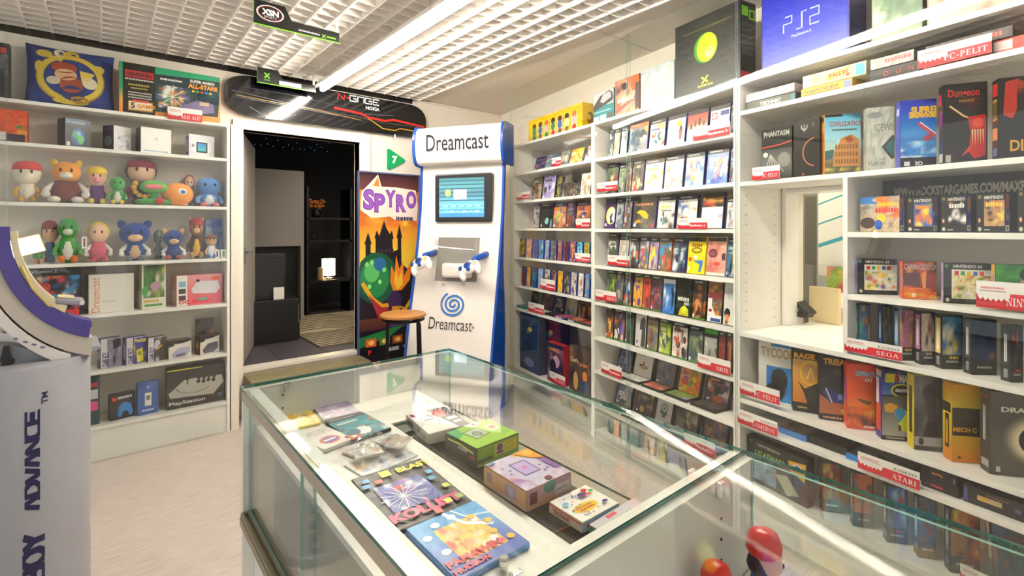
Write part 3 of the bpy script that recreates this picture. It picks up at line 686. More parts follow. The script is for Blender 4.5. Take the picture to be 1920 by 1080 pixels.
a.ell(.58, .72, .12, .05, '#3d2a55'); a.poly([(.48, .76), (.7, .76), (.76, .88), (.4, .9)], '#46305e'); a.rect(.53, .75, .67, .81, '#d99a2a')
a.grad(0, .86, 1, 1.075, ['#241c26', '#120f14', '#0c0b0e']); a.poly([(0, .89), (.5, .86), (.75, .85), (.5, .9), (0, .94)], '#1f7a3a')
for k, c in enumerate(('#e0621e', '#5a7a2a', '#b0521a', '#3a8ac0')): a.rect(.1 + k * .22, .9, .27 + k * .22, .94, c); a.ell(.19 + k * .22, .92, .05, .012, '#f0c26a')
a.text('P', .14, .955, .025, '#d3342a', bold=.05); a.scribble(.42, .955, .65, .975, '#c9c9c9', 2, 5); a.scribble(.72, .955, .95, .965, '#a9a9b9', 7, 6)
a.V[8 * 0 + 22:] = [(x, y, min(Hh * .999, z + Hh * .075)) if True else 0 for x, y, z in a.V[22:]]
a.build('print', t, Matrix.Translation((0, -.0006, 0)))
mb = MB()
mb.box(-.012, .0, -.012, .02, -.012, Hh + .012); mb.box(W, W + .02, -.012, .02, -.012, Hh + .012); mb.box(0, W, -.0121, .02, Hh, Hh + .013); mb.box(0, W, -.0121, .02, -.0125, 0)
mb.build('frame', mat('frame_blue_grey', '#5b648c', .4), t)
# ---------------------------------------------------------------- demo kiosk
O = atd(790, 428, 4.48); KA = R(19.3); ku = RT * math.cos(KA) - FW * math.sin(KA)
KU = Unit(O, ku)
kW = KU.U(947) - KU.U(790)
t = thing('demo_kiosk', 'tall white game demo kiosk with blue side panels in the corner', 'kiosk', KU.M(0, 0, 0))
prof = [(.0, 2.12), (.01, 1.9), (.03, 1.65), (.07, 1.4), (.12, 1.15), (.18, .9), (.24, .65), (.29, .4), (.31, .2), (.31, 0)]
def front(z):
    for (a0, z0), (a1, z1) in zip(prof, prof[1:]):
        if z <= z0 and z >= z1: return a0 + (a1 - a0) * (z0 - z) / (z0 - z1)
    return 0
def sprof(extra, back): return [(-a_ - extra, z) for a_, z in prof] + [(b_, z) for b_, z in back]
YZ = Matrix(((0, 1, 0, 0), (1, 0, 0, 0), (0, 0, 1, 0), (0, 0, 0, 1)))   # prism x,y,z -> y,x,z
body = [(-a_, z) for a_, z in prof] + [(.12, 0), (.1, .5), (.08, 1.2), (.08, 2.12)]
mb = MB(); mb.prism(body, .02, kW - .02, YZ); mb.build('body', mat('kiosk_white', '#ded9d2', .35), t, smooth='auto')
sp = [(-a_ - .012, z) for a_, z in prof] + [(-.0, 0), (-.01, .3), (.0, .6), (-.01, .9), (-.04, 1.2), (-.03, 1.5), (.0, 1.8), (.03, 2.12)]
BLUE = mat('kiosk_blue', '#0a4aa8', .3)
for x0_, x1_ in ((0, .0195), (kW - .0195, kW)):
    mb = MB(); mb.prism(sp, x0_, x1_, YZ); mb.build('side_panel', BLUE, t, smooth='auto')
# header
zt, zb = KU.Z(868, 238), KU.Z(868, 309)
hz = (zt + zb) / 2; hr = (zt - zb) / 2
def drum(r_, d_): return [(-.03 - d_ * max(0, math.cos(R(a_))) ** .55 , hz + r_ * math.sin(R(a_))) for a_ in range(90, -91, -15)] + [(.14, hz - r_), (.14, hz + r_)]
mb = MB(); mb.prism(drum(hr, .1), .012, kW - .012 + .02, YZ); mb.build('header', mat('header_white', '#efece5', .6), t, smooth='auto')
for x0_, x1_ in ((-.012, .0115), (kW + .0085, kW + .03)):
    mb = MB(); mb.prism(drum(hr + .012, .112), x0_, x1_, YZ); mb.build('header_end_cap', BLUE, t, smooth='auto')
wf = -.134
def kpx(px, py, w_=0): return KU.U(px, w_), KU.Z(px, py, w_)
def kart(name, x0, x1, y0, y1, w_, fn, m=None, lean=0):
    u0, u1 = KU.U(x0, w_), KU.U(x1, w_); z1, z0 = KU.Z((x0 + x1) / 2, y0, w_), KU.Z((x0 + x1) / 2, y1, w_)
    a = Art(u1 - u0, z1 - z0); fn(a)
    return a.build(name, t, Matrix.Translation((u0, w_, z0)) @ Matrix.Rotation(lean, 4, 'X'), m)
kart('header_lettering', 799, 916, 249, 281, wf, lambda a: a.text('Dreamcast', 0, 0, 1, '#26262e', w=1, bold=.008), PRINTM)
kart('trademark', 917, 922, 267, 271, wf, lambda a: a.scribble(0, 0, 1, 1, '#8a8a92', 1, 3))
# television: bezel and picture, set in the curved front
def kbox(name, x0, x1, y0, y1, w0_, w1_, m, bev=.01):
    u0, u1 = KU.U(x0, w0_), KU.U(x1, w0_); xm = (x0 + x1) / 2; z1, z0 = KU.Z(xm, y0, w0_), KU.Z(xm, y1, w0_)
    mb = MB(); mb.box(u0, u1, w0_, w1_, z0, z1, bev=bev); return mb.build(name, m, t), (u0, u1, z0, z1)
tv, (u0, u1, z0, z1) = kbox('television', 815, 921, 325, 416, -.075, .05, mat('tv_bezel', '#232427', .35), .012)
uu0, uu1, zz0, zz1 = u0 + (u1 - u0) * .085, u1 - (u1 - u0) * .12, z0 + (z1 - z0) * .1, z1 - (z1 - z0) * .09
a = Art(uu1 - uu0, zz1 - zz0)
a.bg('#2c4a57'); a.grad(0, 0, 1, 1, ['#3c6a75', '#4f8a93', '#466f80', '#5b9ab5', '#4b8fc0', '#3c78a8'])
for k in range(9): a.rect(.0 + .02 * (k % 2), .06 + k * .1, 1, .09 + k * .1, '#35565f' if k < 6 else '#6fc0e0')
a.rect(.33, .3, .62, .55, '#a9d0e0'); a.ell(.2, .38, .07, .1, '#8fae62'); a.ell(.4, .42, .05, .08, '#d6ecf2')
for k in range(5): a.rect(.08 + k * .18, .7, .2 + k * .18, .74, '#8fd6ea'); 
for k in range(6): a.rect(.1 + k * .14, .84, .2 + k * .14, .88, '#bfe3a0' if k % 2 else '#7fc3ea')
a.build('screen', tv, Matrix.Translation((uu0, -.0765, zz0)), SCREEN)
mb = MB()
for k in range(6): mb.box(u1 - .16 + k * .02, u1 - .15 + k * .02, -.042, -.03, z0 - .035, z0 - .02)
mb.build('vent_slots', col('#8b8780'), t)
# console bay with a clear curved cover
u0, z1 = kpx(820, 445, -.1); u1, z0 = kpx(897, 527, -.1)
zs_ = [z0 + (z1 - z0) * k / 8 for k in range(9)]
mb = MB(); mb.prism([(-front(z) - .002, z) for z in zs_] + [(-front(z) - .006, z) for z in zs_[::-1]], u0, u1, YZ); mb.build('bay_recess', mat('bay_grey', '#8f8b84', .5), t)
mb = MB(); mb.prism([(-front(z) - .007, z) for z in zs_] + [(-front(z) - .0075 - .13 * math.sin(math.pi * (.08 + .84 * k / 8)) ** .8, z) for k, z in reversed(list(enumerate(zs_)))], u0, u1, YZ); mb.build('clear_cover', GLASS2, t, smooth='auto')
wb = -front(z0 + .06); mb = MB(); mb.box(u0 + .09, u1 - .03, wb - .075, wb - .012, z0 + .03, z0 + .15, bev=.02); mb.build('game_console', mat('console_white', '#e6e3dd', .4), t)
for px in (835, 873):
    uu, zz_ = kpx(px, 532, -.12); mb = MB(); mb.ball((uu, -front(zz_) - .004, zz_), (.012, .008, .012), n=10); mb.build('lock_knob', CHROME, t, smooth=True)
def controller(px, py, apx, apy, wv):
    u, z = kpx(px, py, wv); ua, za = kpx(apx, apy, -.1)
    mb = MB(); mb.tube([(ua, -front(za) + .01, za), (ua - .015, -front(za) - .05, za - .015), ((ua + u) / 2, wv + .02, (za + z) / 2 + .02), (u + .02, wv + .005, z + .03)], [.028, .028, .024, .02], 10); arm = mb.build('controller_arm', BLUE, t, smooth=True)
    T = Matrix.Translation((u, wv, z)) @ Matrix.Rotation(R(-24), 4, 'Y') @ Matrix.Rotation(R(-20), 4, 'X')
    mb = MB(); mb.ball((0, 0, 0), (.098, .035, .055)); mb.ball((-.075, .0, -.045), (.03, .03, .05)); mb.ball((.075, 0, -.045), (.03, .03, .05)); c_ = mb.build('controller', mat('pad_white', '#e9e6e0', .35), t, T, smooth=True)
    mb = MB(); mb.ball((0, -.026, .012), (.038, .016, .03)); mb.ball((0, -.026, -.02), (.02, .014, .022)); mb.ball((-.07, -.022, .012), (.02, .014, .02)); mb.build('front_plate', BLUE, c_, smooth=True)
    mb = MB(); mb.box(-.016, .016, -.044, -.04, .012, .026); mb.build('memory_window', col('#30343a'), c_)
    mb = MB()
    for x_, z_, in ((.06, .02), (.078, .008), (.06, -.004), (.042, .008)): mb.ball((x_, -.03, z_), (.008, .006, .008), n=8)
    mb.build('buttons', col('#d8b23a'), c_, smooth=True)
controller(789, 493, 815, 473, -.25); controller(880, 501, 911, 477, -.25)
# spiral emblem and lettering
def spiral(a):
    P = []
    for k in range(90):
        th = R(-20 + k * 360 * 2.75 / 90); r_ = .04 + .43 * k / 89; P.append((.5 + r_ * math.cos(th), .5 + r_ * math.sin(th)))
    a.line(P, .075, '#2f6fb8')
def on_front(name, x0, x1, y0, y1, fn, m=None):
    w_ = -.2
    for _ in range(4): w_ = -front(KU.Z((x0 + x1) / 2, y1, w_)) - .006
    zt_ = KU.Z((x0 + x1) / 2, y0, w_); zl_ = KU.Z((x0 + x1) / 2, y1, w_)
    return kart(name, x0, x1, y0, y1, w_, fn, m, lean=-math.atan2(front(zl_) - front(zt_), zt_ - zl_))
on_front('spiral_emblem', 822, 873, 546, 596, spiral)
on_front('lower_lettering', 803, 884, 597, 619, lambda a: a.text('Dreamcast', 0, 0, 1, '#24242a', w=1, bold=-.006), PRINTM)
on_front('trademark', 885, 889, 612, 616, lambda a: a.scribble(0, 0, 1, 1, '#6a6a72', 1, 3))
# ---------------------------------------------------------------- bar stool
sp_ = atd(756, 587, 3.85); sz_ = sp_.z
t = thing('bar_stool', 'round bar stool with wooden seat and black legs before the poster', 'stool', Matrix.Translation((sp_.x, sp_.y, 0)))
WOOD = mat('seat_wood', '#b0783c', .4, var=.22, bscale=9)
mb = MB(); mb.lathe([(0, -.028), (.165, -.028), (.176, -.02), (.176, -.006), (.168, 0), (0, 0)], 36, Matrix.Translation((0, 0, sz_))); mb.build('seat', WOOD, t, smooth='auto')
mb = MB(); mb.tube([(.155 * math.cos(2 * math.pi * k / 32), .155 * math.sin(2 * math.pi * k / 32), sz_ - .045) for k in range(33)], .011, 8)
mb.build('seat_ring', BLACKM, t, smooth=True)
mb = MB(); mb.tube([(.175 * math.cos(2 * math.pi * k / 32), .175 * math.sin(2 * math.pi * k / 32), .3) for k in range(33)], .009, 8); mb.build('foot_ring', BLACKM, t, smooth=True)
for k in range(4):
    a_ = R(20 + 90 * k); c_, s_ = math.cos(a_), math.sin(a_)
    mb = MB(); mb.tube([(.1 * c_, .1 * s_, sz_ - .038), (.15 * c_, .15 * s_, sz_ - .04), (.166 * c_, .166 * s_, sz_ - .075), (.19 * c_, .19 * s_, .0)], .0115, 8); mb.build('leg', BLACKM, t, smooth=True)
# ================================================================== glass counters
CS = .41 / .592
def cz(z): return H - (H - z) * CS
CX0, CX1, CY0, CY1, CH = .403 * CS, 1.325 * CS, .623 * CS, 2.08 * CS, 1.09
def counter(label, y0, y1):
    t = thing('display_counter', label, 'counter', Matrix.Translation((CX0, y0, 0)), 'glass display counters'); W, D = CX1 - CX0, y1 - y0
    CW = mat('counter_white', '#e9e8e0', .4); zb = cz(.755); zt_ = cz(.43)
    for a_, b_ in ((0, .024), (D - .015, D)):
        mb = MB(); mb.box(.004, W - .004, a_, b_, 0, CH - .0085); mb.build('end_panel', CW, t)
    mb = MB(); mb.box(.001, .014, .025, D - .016, CH - .034, CH - .0085, bev=.001)
    mb.build('side_rail', mat('rail_beige', '#bdb3a2', .35, .35), t)
    mb = MB(); mb.box(.0145, .04, .025, D - .016, CH - .03, CH - .0085); mb.build('top_rail', mat('rail_pale', '#dfe5de', .35), t)
    mb = MB(); mb.box(.0, W, .0, D, CH - .007, CH); mb.build('glass_top', GLASS, t, slots=[EDGE], pick=lambda f: 0 if abs(f.normal.z) > .5 else 1)
    mb = MB(); mb.box(W - .012, W - .005, .025, D - .016, zt_, CH - .0085); mb.build('rear_pane', GLASS, t, slots=[EDGEP], pick=lambda f: 0 if abs(f.normal.x) > .5 else 1)
    mb = MB(); mb.box(.006, .012, .033, D * .52, zt_ + .01, CH - .036); mb.build('front_pane', GLASS, t, slots=[EDGEP], pick=lambda f: 0 if abs(f.normal.x) > .5 else 1)
    mb = MB(); mb.box(.016, .022, D * .48, D - .021, zt_ + .01, CH - .036); mb.build('front_pane', GLASS, t, slots=[EDGEP], pick=lambda f: 0 if abs(f.normal.x) > .5 else 1)
    mb = MB(); mb.box(-.004, .03, .025, D - .016, zt_ - .02, zt_); mb.box(-.002, .004, .025, D - .016, zt_ + .0, zt_ + .01); mb.box(.0125, .0155, .025, D - .016, zt_ + .0, zt_ + .01); mb.box(.024, .03, .025, D - .016, zt_ + .0, zt_ + .01); mb.build('sliding_track', ALU, t)
    mb = MB(); mb.box(.03, W - .004, .025, D - .016, zt_ - .024, zt_ - .002); mb.build('bottom_deck', CW, t)
    mb = MB(); mb.box(.03, .05, .025, D - .016, 0, zt_ - .0245); mb.box(W - .03, W - .01, .025, D - .016, 0, zt_ - .0245); mb.build('plinth', CW, t)
    mb = MB()
    for yy in (0.0245, D - .0155):
        for xx in (.1, W - .12):
            for k in range(6): z_ = cz(.6 + k * .05); mb.box(xx - .002, xx + .002, yy - .001, yy + .001, z_ - .002, z_ + .002)
    mb.build('hole_pattern', mat('pin_dark', '#3b352c', .8), t)
    mb = MB()
    for xx in (.11, W - .13):
        for yy, s_ in ((.025, 1), (D - .016, -1)): mb.box(xx - .008, xx + .008, yy, yy + s_ * .01, CH - .034, CH - .0075, bev=.002)
    mb.build('glass_clips', CHROME, t)
    return t, W, D
t, W, D = counter('main glass display counter in the middle of the room, with boxed handhelds inside', CY0, CY1)
zb = cz(.755)
mA, mB_ = onZ(735, 795, zb), onZ(1150, 921, zb); mx0, mx1, my1 = mA.x - CX0, mB_.x - CX0, mA.y - CY0
mb = MB(); mb.box(.034, mx0 - .001, .026, D - .017, zb - .014, zb - .0005); mb.box(mx0 - .001, mx1, my1 + .004, D - .017, zb - .014, zb - .0005); mb.build('inner_shelf', mat('counter_white', '#e9e8e0', .4), t)
mb = MB(); mb.box(mx0, mx1, .026, my1, zb - .042, zb - .032); mb.build('dark_mat', mat('dark_mat', '#2b2a26', .6), t)
mb = MB(); mb.box(mx0, mx1 + .01, .026, my1, zb - .009, zb - .004); mb.build('glass_shelf', GLASS, t, slots=[EDGE], pick=lambda f: 0 if abs(f.normal.z) > .5 else 1)
mb = MB(); mb.lathe([(0, 0), (.006, 0), (.006, .008), (.009, .011), (.009, .018), (.006, .021), (0, .021)], 20); 
q = onZ(945, 1070, zb); mb.build('lock_knob', CHROME, t, Matrix.Translation((q.x - CX0, q.y - CY0, zb)), smooth='auto')
t2, W2, D2 = counter('second glass display counter nearest the camera, holding red-hatted figurines', -.7, CY0 - .002)
mb = MB(); mb.box(.034, W2 - .013, .026, D2 - .017, cz(.615) - .012, cz(.615)); mb.build('inner_shelf', mat('counter_white', '#e9e8e0', .4), t2)
# lower things inside main counter
def flat(name, label, cat, quad, z, thick, body, art, group=None, sidec=None):
    thick *= CS
    """a flat thing lying on a level surface; quad = pixels of its top corners in printed order: top-left, top-right, bottom-right, bottom-left"""
    P = [onZ(x, y, z + thick) for x, y in quad]; c = sum(P, Vector()) / 4
    xa = ((P[1] - P[0]) + (P[2] - P[3])) / 2; ya = ((P[0] - P[3]) + (P[1] - P[2])) / 2
    W, Hh = xa.length, ya.length; ang = math.atan2(xa.y, xa.x)
    if xa.cross(ya).z < 0: pass
    M = Matrix.Translation((c.x, c.y, z + .0008)) @ Matrix.Rotation(ang, 4, 'Z')
    mb = MB(); mb.box(-W / 2, W / 2, -Hh / 2, Hh / 2, 0, thick, bev=min(.003, thick * .2)); o = mb.build(name, col(body, .35)); o.matrix_world = M; tag(o, label, cat, group)
    SEED[0] += 1; a = Art(W * .985, Hh * .985)
    if callable(art): art(a)
    else: auto(a, art[0], art[1], SEED[0])
    a.build('cover', o, Matrix.Translation((-W * .4925, -Hh * .4925, thick + .0004)) @ Matrix.Rotation(R(-90), 4, 'X'))
    if sidec:
        for fn, T, ln in sidec(W, Hh, thick):
            a = Art(ln, thick * .94); fn(a); a.build('side_print', o, T)
    return o
def sides(front=None, right=None, left=None):
    def f(W, Hh, th):
        out = []
        if front: out.append((front, Matrix.Translation((-W * .49, -Hh / 2 - .0005, th * .03)), W * .98))
        if right: out.append((right, Matrix.Translation((W / 2 + .0005, -Hh * .49, th * .03)) @ Matrix.Rotation(R(90), 4, 'Z'), Hh * .98))
        if left: out.append((left, Matrix.Translation((-W / 2 - .0005, Hh * .49, th * .03)) @ Matrix.Rotation(R(-90), 4, 'Z'), Hh * .98))
        return out
    return f
g1 = 'games lying flat in the main counter'
flat('game_booklet', 'yellow game booklet at the far left inside the main counter', 'booklet', [(523, 770), (572, 761), (606, 791), (549, 804)], zb, .008, '#e9d24a', (['#f2d840', '#e8b63a', '#d9622c', '#f6ecc0', '#b8862a', '#d9d2c0'], None), g1)
flat('game_case', 'lilac-grey flat game case at the far edge inside the main counter', 'game case', [(577, 759), (637, 747), (684, 770), (611, 787)], zb, .012, '#777', (['#b9a6c4', '#cfc6d8', '#8f7fae', '#c7b2a8', '#7a86a8'], None), g1)
flat('game_case', 'dark teal flat game case with orange fish shapes inside the main counter', 'game case', [(614, 789), (686, 773), (727, 802), (656, 830)], zb, .012, '#333', (['#2f8f9a', '#3aa6b0', '#226a80', '#e0622c', '#d9e6e6'], '#20313a'), g1)
def a_white(a):
    a.bg('#e4e0da'); a.blobs(['#c9c2bd', '#b9c2c9', '#d8d0c8'], 9, 0, 0, 1, .3, nx=10, ny=6); a.ell(.5, .66, .3, .2, '#d9603a'); a.ell(.5, .66, .25, .15, '#7a5ab0'); a.rect(.3, .62, .7, .7, '#e8d8d0'); a.rect(.84, .8, .94, .92, '#444')
flat('game_case', 'white flat game case with an orange oval badge inside the main counter', 'game case', [(574, 817), (623, 795), (654, 828), (589, 848)], zb, .012, '#d8d4ce', a_white, g1)
# clear bag of loose cartridges
bag = thing('plastic_bag', 'crumpled clear plastic bag of grey game cards inside the main counter', 'bag', Matrix.Translation(onZ(697, 848, zb)))
rg = random.Random(8)
for k, (px, py, c_, r_) in enumerate(((672, 846, '#d5cfc6', .3), (712, 840, '#c9c2b4', -.5), (735, 836, '#9aa6b8', .2), (690, 862, '#e2ddd5', -.2), (748, 846, '#b8b0a0', .7))):
    q = onZ(px, py, zb) - onZ(697, 848, zb); a = Art(.059, .041); a.blobs([c_, '#f2efe9', '#8f8a80', '#c8b48a', '#c98a6a'], 40 + k, n=9, nx=7, ny=6)
    mb = MB(); mb.box(-.03, .03, -.0215, .0215, 0, .003); o = mb.build('game_card', col('#e6e2da'), bag, Matrix.Translation((q.x, q.y, .002 + k * .0045)) @ Matrix.Rotation(r_, 4, 'Z'))
    a.build('print', o, Matrix.Translation((-.0295, -.0207, .0033)) @ Matrix.Rotation(R(-90), 4, 'X'))
bmm = bmesh.new(); n = 14
gr = [[bmm.verts.new(((i / (n - 1) - .5) * .14, (j / (n - 1) - .5) * .105, .031 + rg.uniform(-.005, .006) - .024 * (max(abs(i / (n - 1) - .5), abs(j / (n - 1) - .5)) * 2) ** 4)) for i in range(n)] for j in range(n)]
for j in range(n - 1):
    for i in range(n - 1): bmm.faces.new((gr[j][i], gr[j][i + 1], gr[j + 1][i + 1], gr[j + 1][i]))
q = MB(); q.bm.free(); q.bm = bmm; q.build('film', glass_mat('crinkled_film', (.97, .97, .97), .1), bag, Matrix.Rotation(R(25), 4, 'Z'))
flat('game_case', 'pale blue-edged game case under the plastic bag inside the main counter', 'game case', [(640, 876), (735, 838), (792, 850), (690, 893)], zb, .003, '#b9c6d2', (['#d6d2cc', '#b9c2cf', '#8fa0b8', '#d9b08f', '#e8e4de'], None), g1)
def a_tet(a):
    a.bg('#1d1d20')
    for i in range(7): a.rect(i / 7, 0, i / 7 + .006, 1, '#3a3b40'); a.rect(0, i / 7, 1, i / 7 + .008, '#3a3b40')
    a.blobs(['#2a3a9a', '#5a62c8', '#d8dcf0', '#c83a3a', '#8a4ab0', '#e8e8f6', '#2f55b8'], 21, .12, .3, .78, .78, n=40, nx=22, ny=20, size=.12)
    for k in range(14):
        an = k * .45; a.line([(.38, .58), (.38 + .3 * math.cos(an), .58 + .2 * math.sin(an))], .008, '#eef0ff')
    a.text('BLAST', .55, .08, .1, '#efe03a', bold=.05, rot=0); a.rect(.32, .06, .46, .18, '#efe03a'); a.text('KOLLIST', .02, .8, .14, '#d02a6a', bold=.06)
    for x, y, c in ((.06, .12, '#2f9fe0'), (.02, .22, '#2f9fe0'), (.2, .2, '#e0482c'), (.85, .3, '#2fb0e0'), (.8, .42, '#2fb0e0'), (.86, .62, '#c9c83a'), (.7, .86, '#e8e03a'), (.86, .85, '#8fae4a'), (.5, .95, '#e04a3a')): a.rect(x, y, x + .09, y + .07, c)
flat('game_box', 'black game box with falling-block artwork and yellow title inside the main counter', 'game box', [(652, 897), (783, 866), (892, 933), (750, 1003)], zb, .012, '#1d1d20', a_tet, g1)
def a_sky(a):
    a.grad(0, 0, 1, 1, ['#3aa0e0', '#4f9fe0', '#5a78c8', '#4a62b8']); a.blobs(['#f0c040', '#e8862c', '#f0e0c0', '#d8442c', '#f2d060', '#e8b070', '#ffffff'], 66, .22, .22, .82, .85, n=46, nx=24, ny=24, size=.13)
    a.line([(.5, 0), (.62, .3), (.9, .5)], .05, '#e8f2fa'); a.line([(.62, 0), (.7, .2), (1, .3)], .03, '#d8ecf8')
    for x, y in ((.1, .3), (.15, .6), (.55, .12), (.3, .15)): a.ell(x, y, .06, .05, '#f2f4fa')
    for x, y in ((.75, .25), (.88, .42), (.8, .62), (.9, .8)): a.ell(x, y, .05, .045, '#f0b83a')
    for k in range(2): a.text('PAMAWIN' if k == 0 else 'HUDSON', .02, .74 + k * .14, .11 - k * .03, '#d83a4a', bold=.05)
flat('game_box', 'large blue game box with golden cloud artwork nearest the front of the main counter', 'game box', [(745, 1003), (884, 939), (1000, 1018), (873, 1078)], zb, .014, '#4a86c8', a_sky, g1)
# boxed handhelds on the glass shelf
zs = zb - .0038; g2 = 'boxed handhelds on the glass shelf of the main counter'
def th(quad, low):  # thickness from the pixel of the lowest front corner
    x, y = low; return 0
def a1(a):
    a.bg('#e9e6e1'); a.poly([(.52, 0), (1, 0), (1, 1), (.75, 1), (.62, .55)], '#1c1a1c'); a.ell(.68, .25, .16, .2, '#c8323a', rot=.4); a.ring(.32, .5, .2, .26, .14, '#9aa6b8', 200, 420); a.rect(.03, .06, .13, .2, '#7a2228'); a.scribble(.7, .5, .96, .62, '#eee', 3, 4); a.scribble(.76, .7, .96, .8, '#ddd', 4, 4); a.scribble(.22, .4, .44, .48, '#7a5a8a', 6, 5)
flat('console_box', 'white and black handheld box with red splash, farthest on the glass shelf', 'box', [(752, 780), (823, 766), (894, 792), (813, 813)], zs, .036, '#d2cdc6', a1, g2, sides(left=lambda a: (a.bg('#c9c4bc'), a.rect(.08, .2, .35, .8, '#6b6a6a'), a.rect(.55, .25, .9, .75, '#8d8a86')), front=lambda a: a.bg('#d8d3cb')))
def a2(a):
    a.bg('#9acb3a'); a.poly([(.0, .0), (.25, 0), (.2, .3), (.0, .45)], '#3aa05a'); a.poly([(.2, .25), (.55, .2), (.62, .62), (.25, .7)], '#6f8f3a'); a.poly([(.23, .29), (.53, .24), (.59, .58), (.28, .65)], '#c3d8b8'); a.ell(.4, .48, .1, .12, '#6a78a8'); a.ell(.4, .48, .07, .08, '#9fb08a')
    a.poly([(.68, .3), (.9, .28), (.93, .55), (.7, .6)], '#c8d8a0'); a.ell(.8, .42, .07, .07, '#d8604a'); a.poly([(.42, 0), (.75, 0), (.7, .16), (.5, .18)], '#e8e8d8'); a.ell(.6, .08, .05, .05, '#d8304a')
def a2l(a): a.bg('#3b3a36'); a.line([(.1, .2), (.5, .16), (.9, .3)], .1, '#d8d83a'); a.text('POCKET', .45, .28, .16, '#e8e8e0', bold=.02); a.rect(.78, .5, .96, .66, '#b8404a'); a.rect(.06, .55, .2, .6, '#555048')
def a2r(a): a.bg('#8cc032'); a.rect(.4, .1, .95, .75, '#e2d832'); a.ell(.52, .32, .07, .2, '#4a3a9a'); a.ell(.52, .6, .09, .08, '#4a3a9a'); a.ring(.75, .4, .1, .22, .2, '#b8b83a'); a.scribble(.02, .6, .36, .8, '#2f4a1c', 5, 8)
flat('console_box', 'lime green handheld box with a dark grey end on the glass shelf', 'box', [(829, 813), (907, 789), (978, 808), (900, 842)], zs, .062, '#3b3a36', a2, g2, sides(left=a2l, front=a2r))
def a3(a):
    a.blobs(['#cfc0dc', '#d8cfe6', '#e0a070', '#e8c060', '#9a6ab0', '#cfd0e8', '#d88a8a'], 90, n=16, nx=14, ny=14); a.poly([(.06, .2), (.5, .06), (.86, .3), (.84, .8), (.3, .86), (.08, .6)], '#cbc3dd')
    a.rect(.3, .25, .66, .68, '#56508a'); a.rect(.33, .28, .63, .65, '#b9a6e0'); a.ell(.48, .46, .05, .05, '#d070b0')
    for x, y in ((.14, .3), (.2, .42), (.14, .52), (.74, .55), (.8, .68), (.7, .72)): a.ell(x, y, .03, .03, '#8a7fc0')
    a.poly([(.62, 0), (1, 0), (1, .4), (.8, .3)], '#e8a03a'); a.ell(.86, .12, .1, .1, '#f0c84a'); a.rect(.02, .03, .16, .1, '#5aa0d0'); a.rect(.5, .88, .62, .97, '#7a2f3a'); a.poly([(.86, .5), (1, .4), (1, .8), (.9, .8)], '#8a5ab0')
flat('console_box', 'lilac handheld box picturing a square screen, in the middle of the glass shelf', 'box', [(905, 874), (981, 845), (1079, 882), (989, 921)], zs, .056, '#b98a5c', a3, g2, sides(left=lambda a: (a.grad(0, 0, 1, 1, ['#c9986a', '#b07c4a']), a.rect(.08, .2, .2, .7, '#8a6a70'), a.rect(.55, .15, .78, .85, '#8f7f9a'), a.rect(.6, .25, .73, .7, '#a89ab8')), front=lambda a: (a.grad(0, 0, 1, 1, ['#b08ab0', '#d8a07a']), a.rect(.06, .15, .22, .75, '#6a2a38'), a.ell(.5, .2, .14, .3, '#3f8a8a'), a.rect(.62, .3, .95, .85, '#cfc9cf'), a.scribble(.65, .5, .9, .58, '#8a8a8a', 3, 5))))
def a4(a):
    a.bg('#f2efe8'); a.ell(.42, .64, .3, .16, '#f0cc2c'); a.scribble(.2, .56, .62, .63, '#d8702a', 3, 6); a.scribble(.24, .66, .6, .72, '#c8502a', 5, 6)
    rg = random.Random(4)
    for k in range(26): a.ell(rg.uniform(.05, .95), rg.uniform(.05, .95), .022, .022, rg.choice(['#e86a9a', '#f0c83a', '#5aa0d0', '#5a4a9a', '#e8702c']))
    a.ell(.6, .3, .1, .08, '#5a4a8a'); a.ell(.75, .2, .08, .06, '#d8302c'); a.ell(.86, .3, .06, .05, '#3a9a4a'); a.ell(.72, .36, .1, .03, '#d8302c'); a.ell(.12, .36, .07, .06, '#6ab0e0'); a.ell(.8, .8, .07, .05, '#5a3a9a'); a.scribble(.2, .06, .5, .1, '#5a6ab0', 7, 6)
flat('console_box', 'white handheld box with yellow splash and coloured dots on the glass shelf', 'box', [(1028, 943), (1096, 911), (1163, 943), (1094, 981)], zs, .026, '#cdbfae', a4, g2, sides(left=lambda a: (a.bg('#cdbfae'), a.line([(0, .1), (1, .2)], .2, '#d84a3a'), a.text('TECTANE', .12, .35, .45, '#9a3a30', bold=.05)), front=lambda a: (a.bg('#7fb6d8'), a.rect(.1, .3, .5, .7, '#c84a5a'))))
def a5(a): a.bg('#cfcad2'); a.rect(.3, .05, .5, .2, '#d84a5a'); a.scribble(.3, .3, .75, .36, '#4ab08a', 4, 4); a.line([(.2, .75), (.28, .62), (.45, .58), (.7, .62)], .03, '#a79fb8'); a.line([(.2, .78), (.24, .68), (.22, .66)], .04, '#3a3040')
flat('console_box', 'pale lilac-grey handheld box, nearest on the glass shelf', 'box', [(1100, 988), (1184, 937), (1243, 957), (1160, 1012)], zs, .03, '#bdb8bf', a5, g2, sides(left=lambda a: a.bg('#2f6a4a'), front=lambda a: a.bg('#b8b2ba')))
q = [onZ(x, y, zb - .03) for x, y in ((1090, 975), (1060, 990), (1030, 1004), (1000, 1010), (975, 1004))]
mb = MB(); mb.tube([(v.x, v.y, v.z) for v in q], .002, 6); tag(mb.build('cable', col('#d8722a', .5), smooth=True), 'short orange cable lying under the glass shelf of the main counter', 'cable')
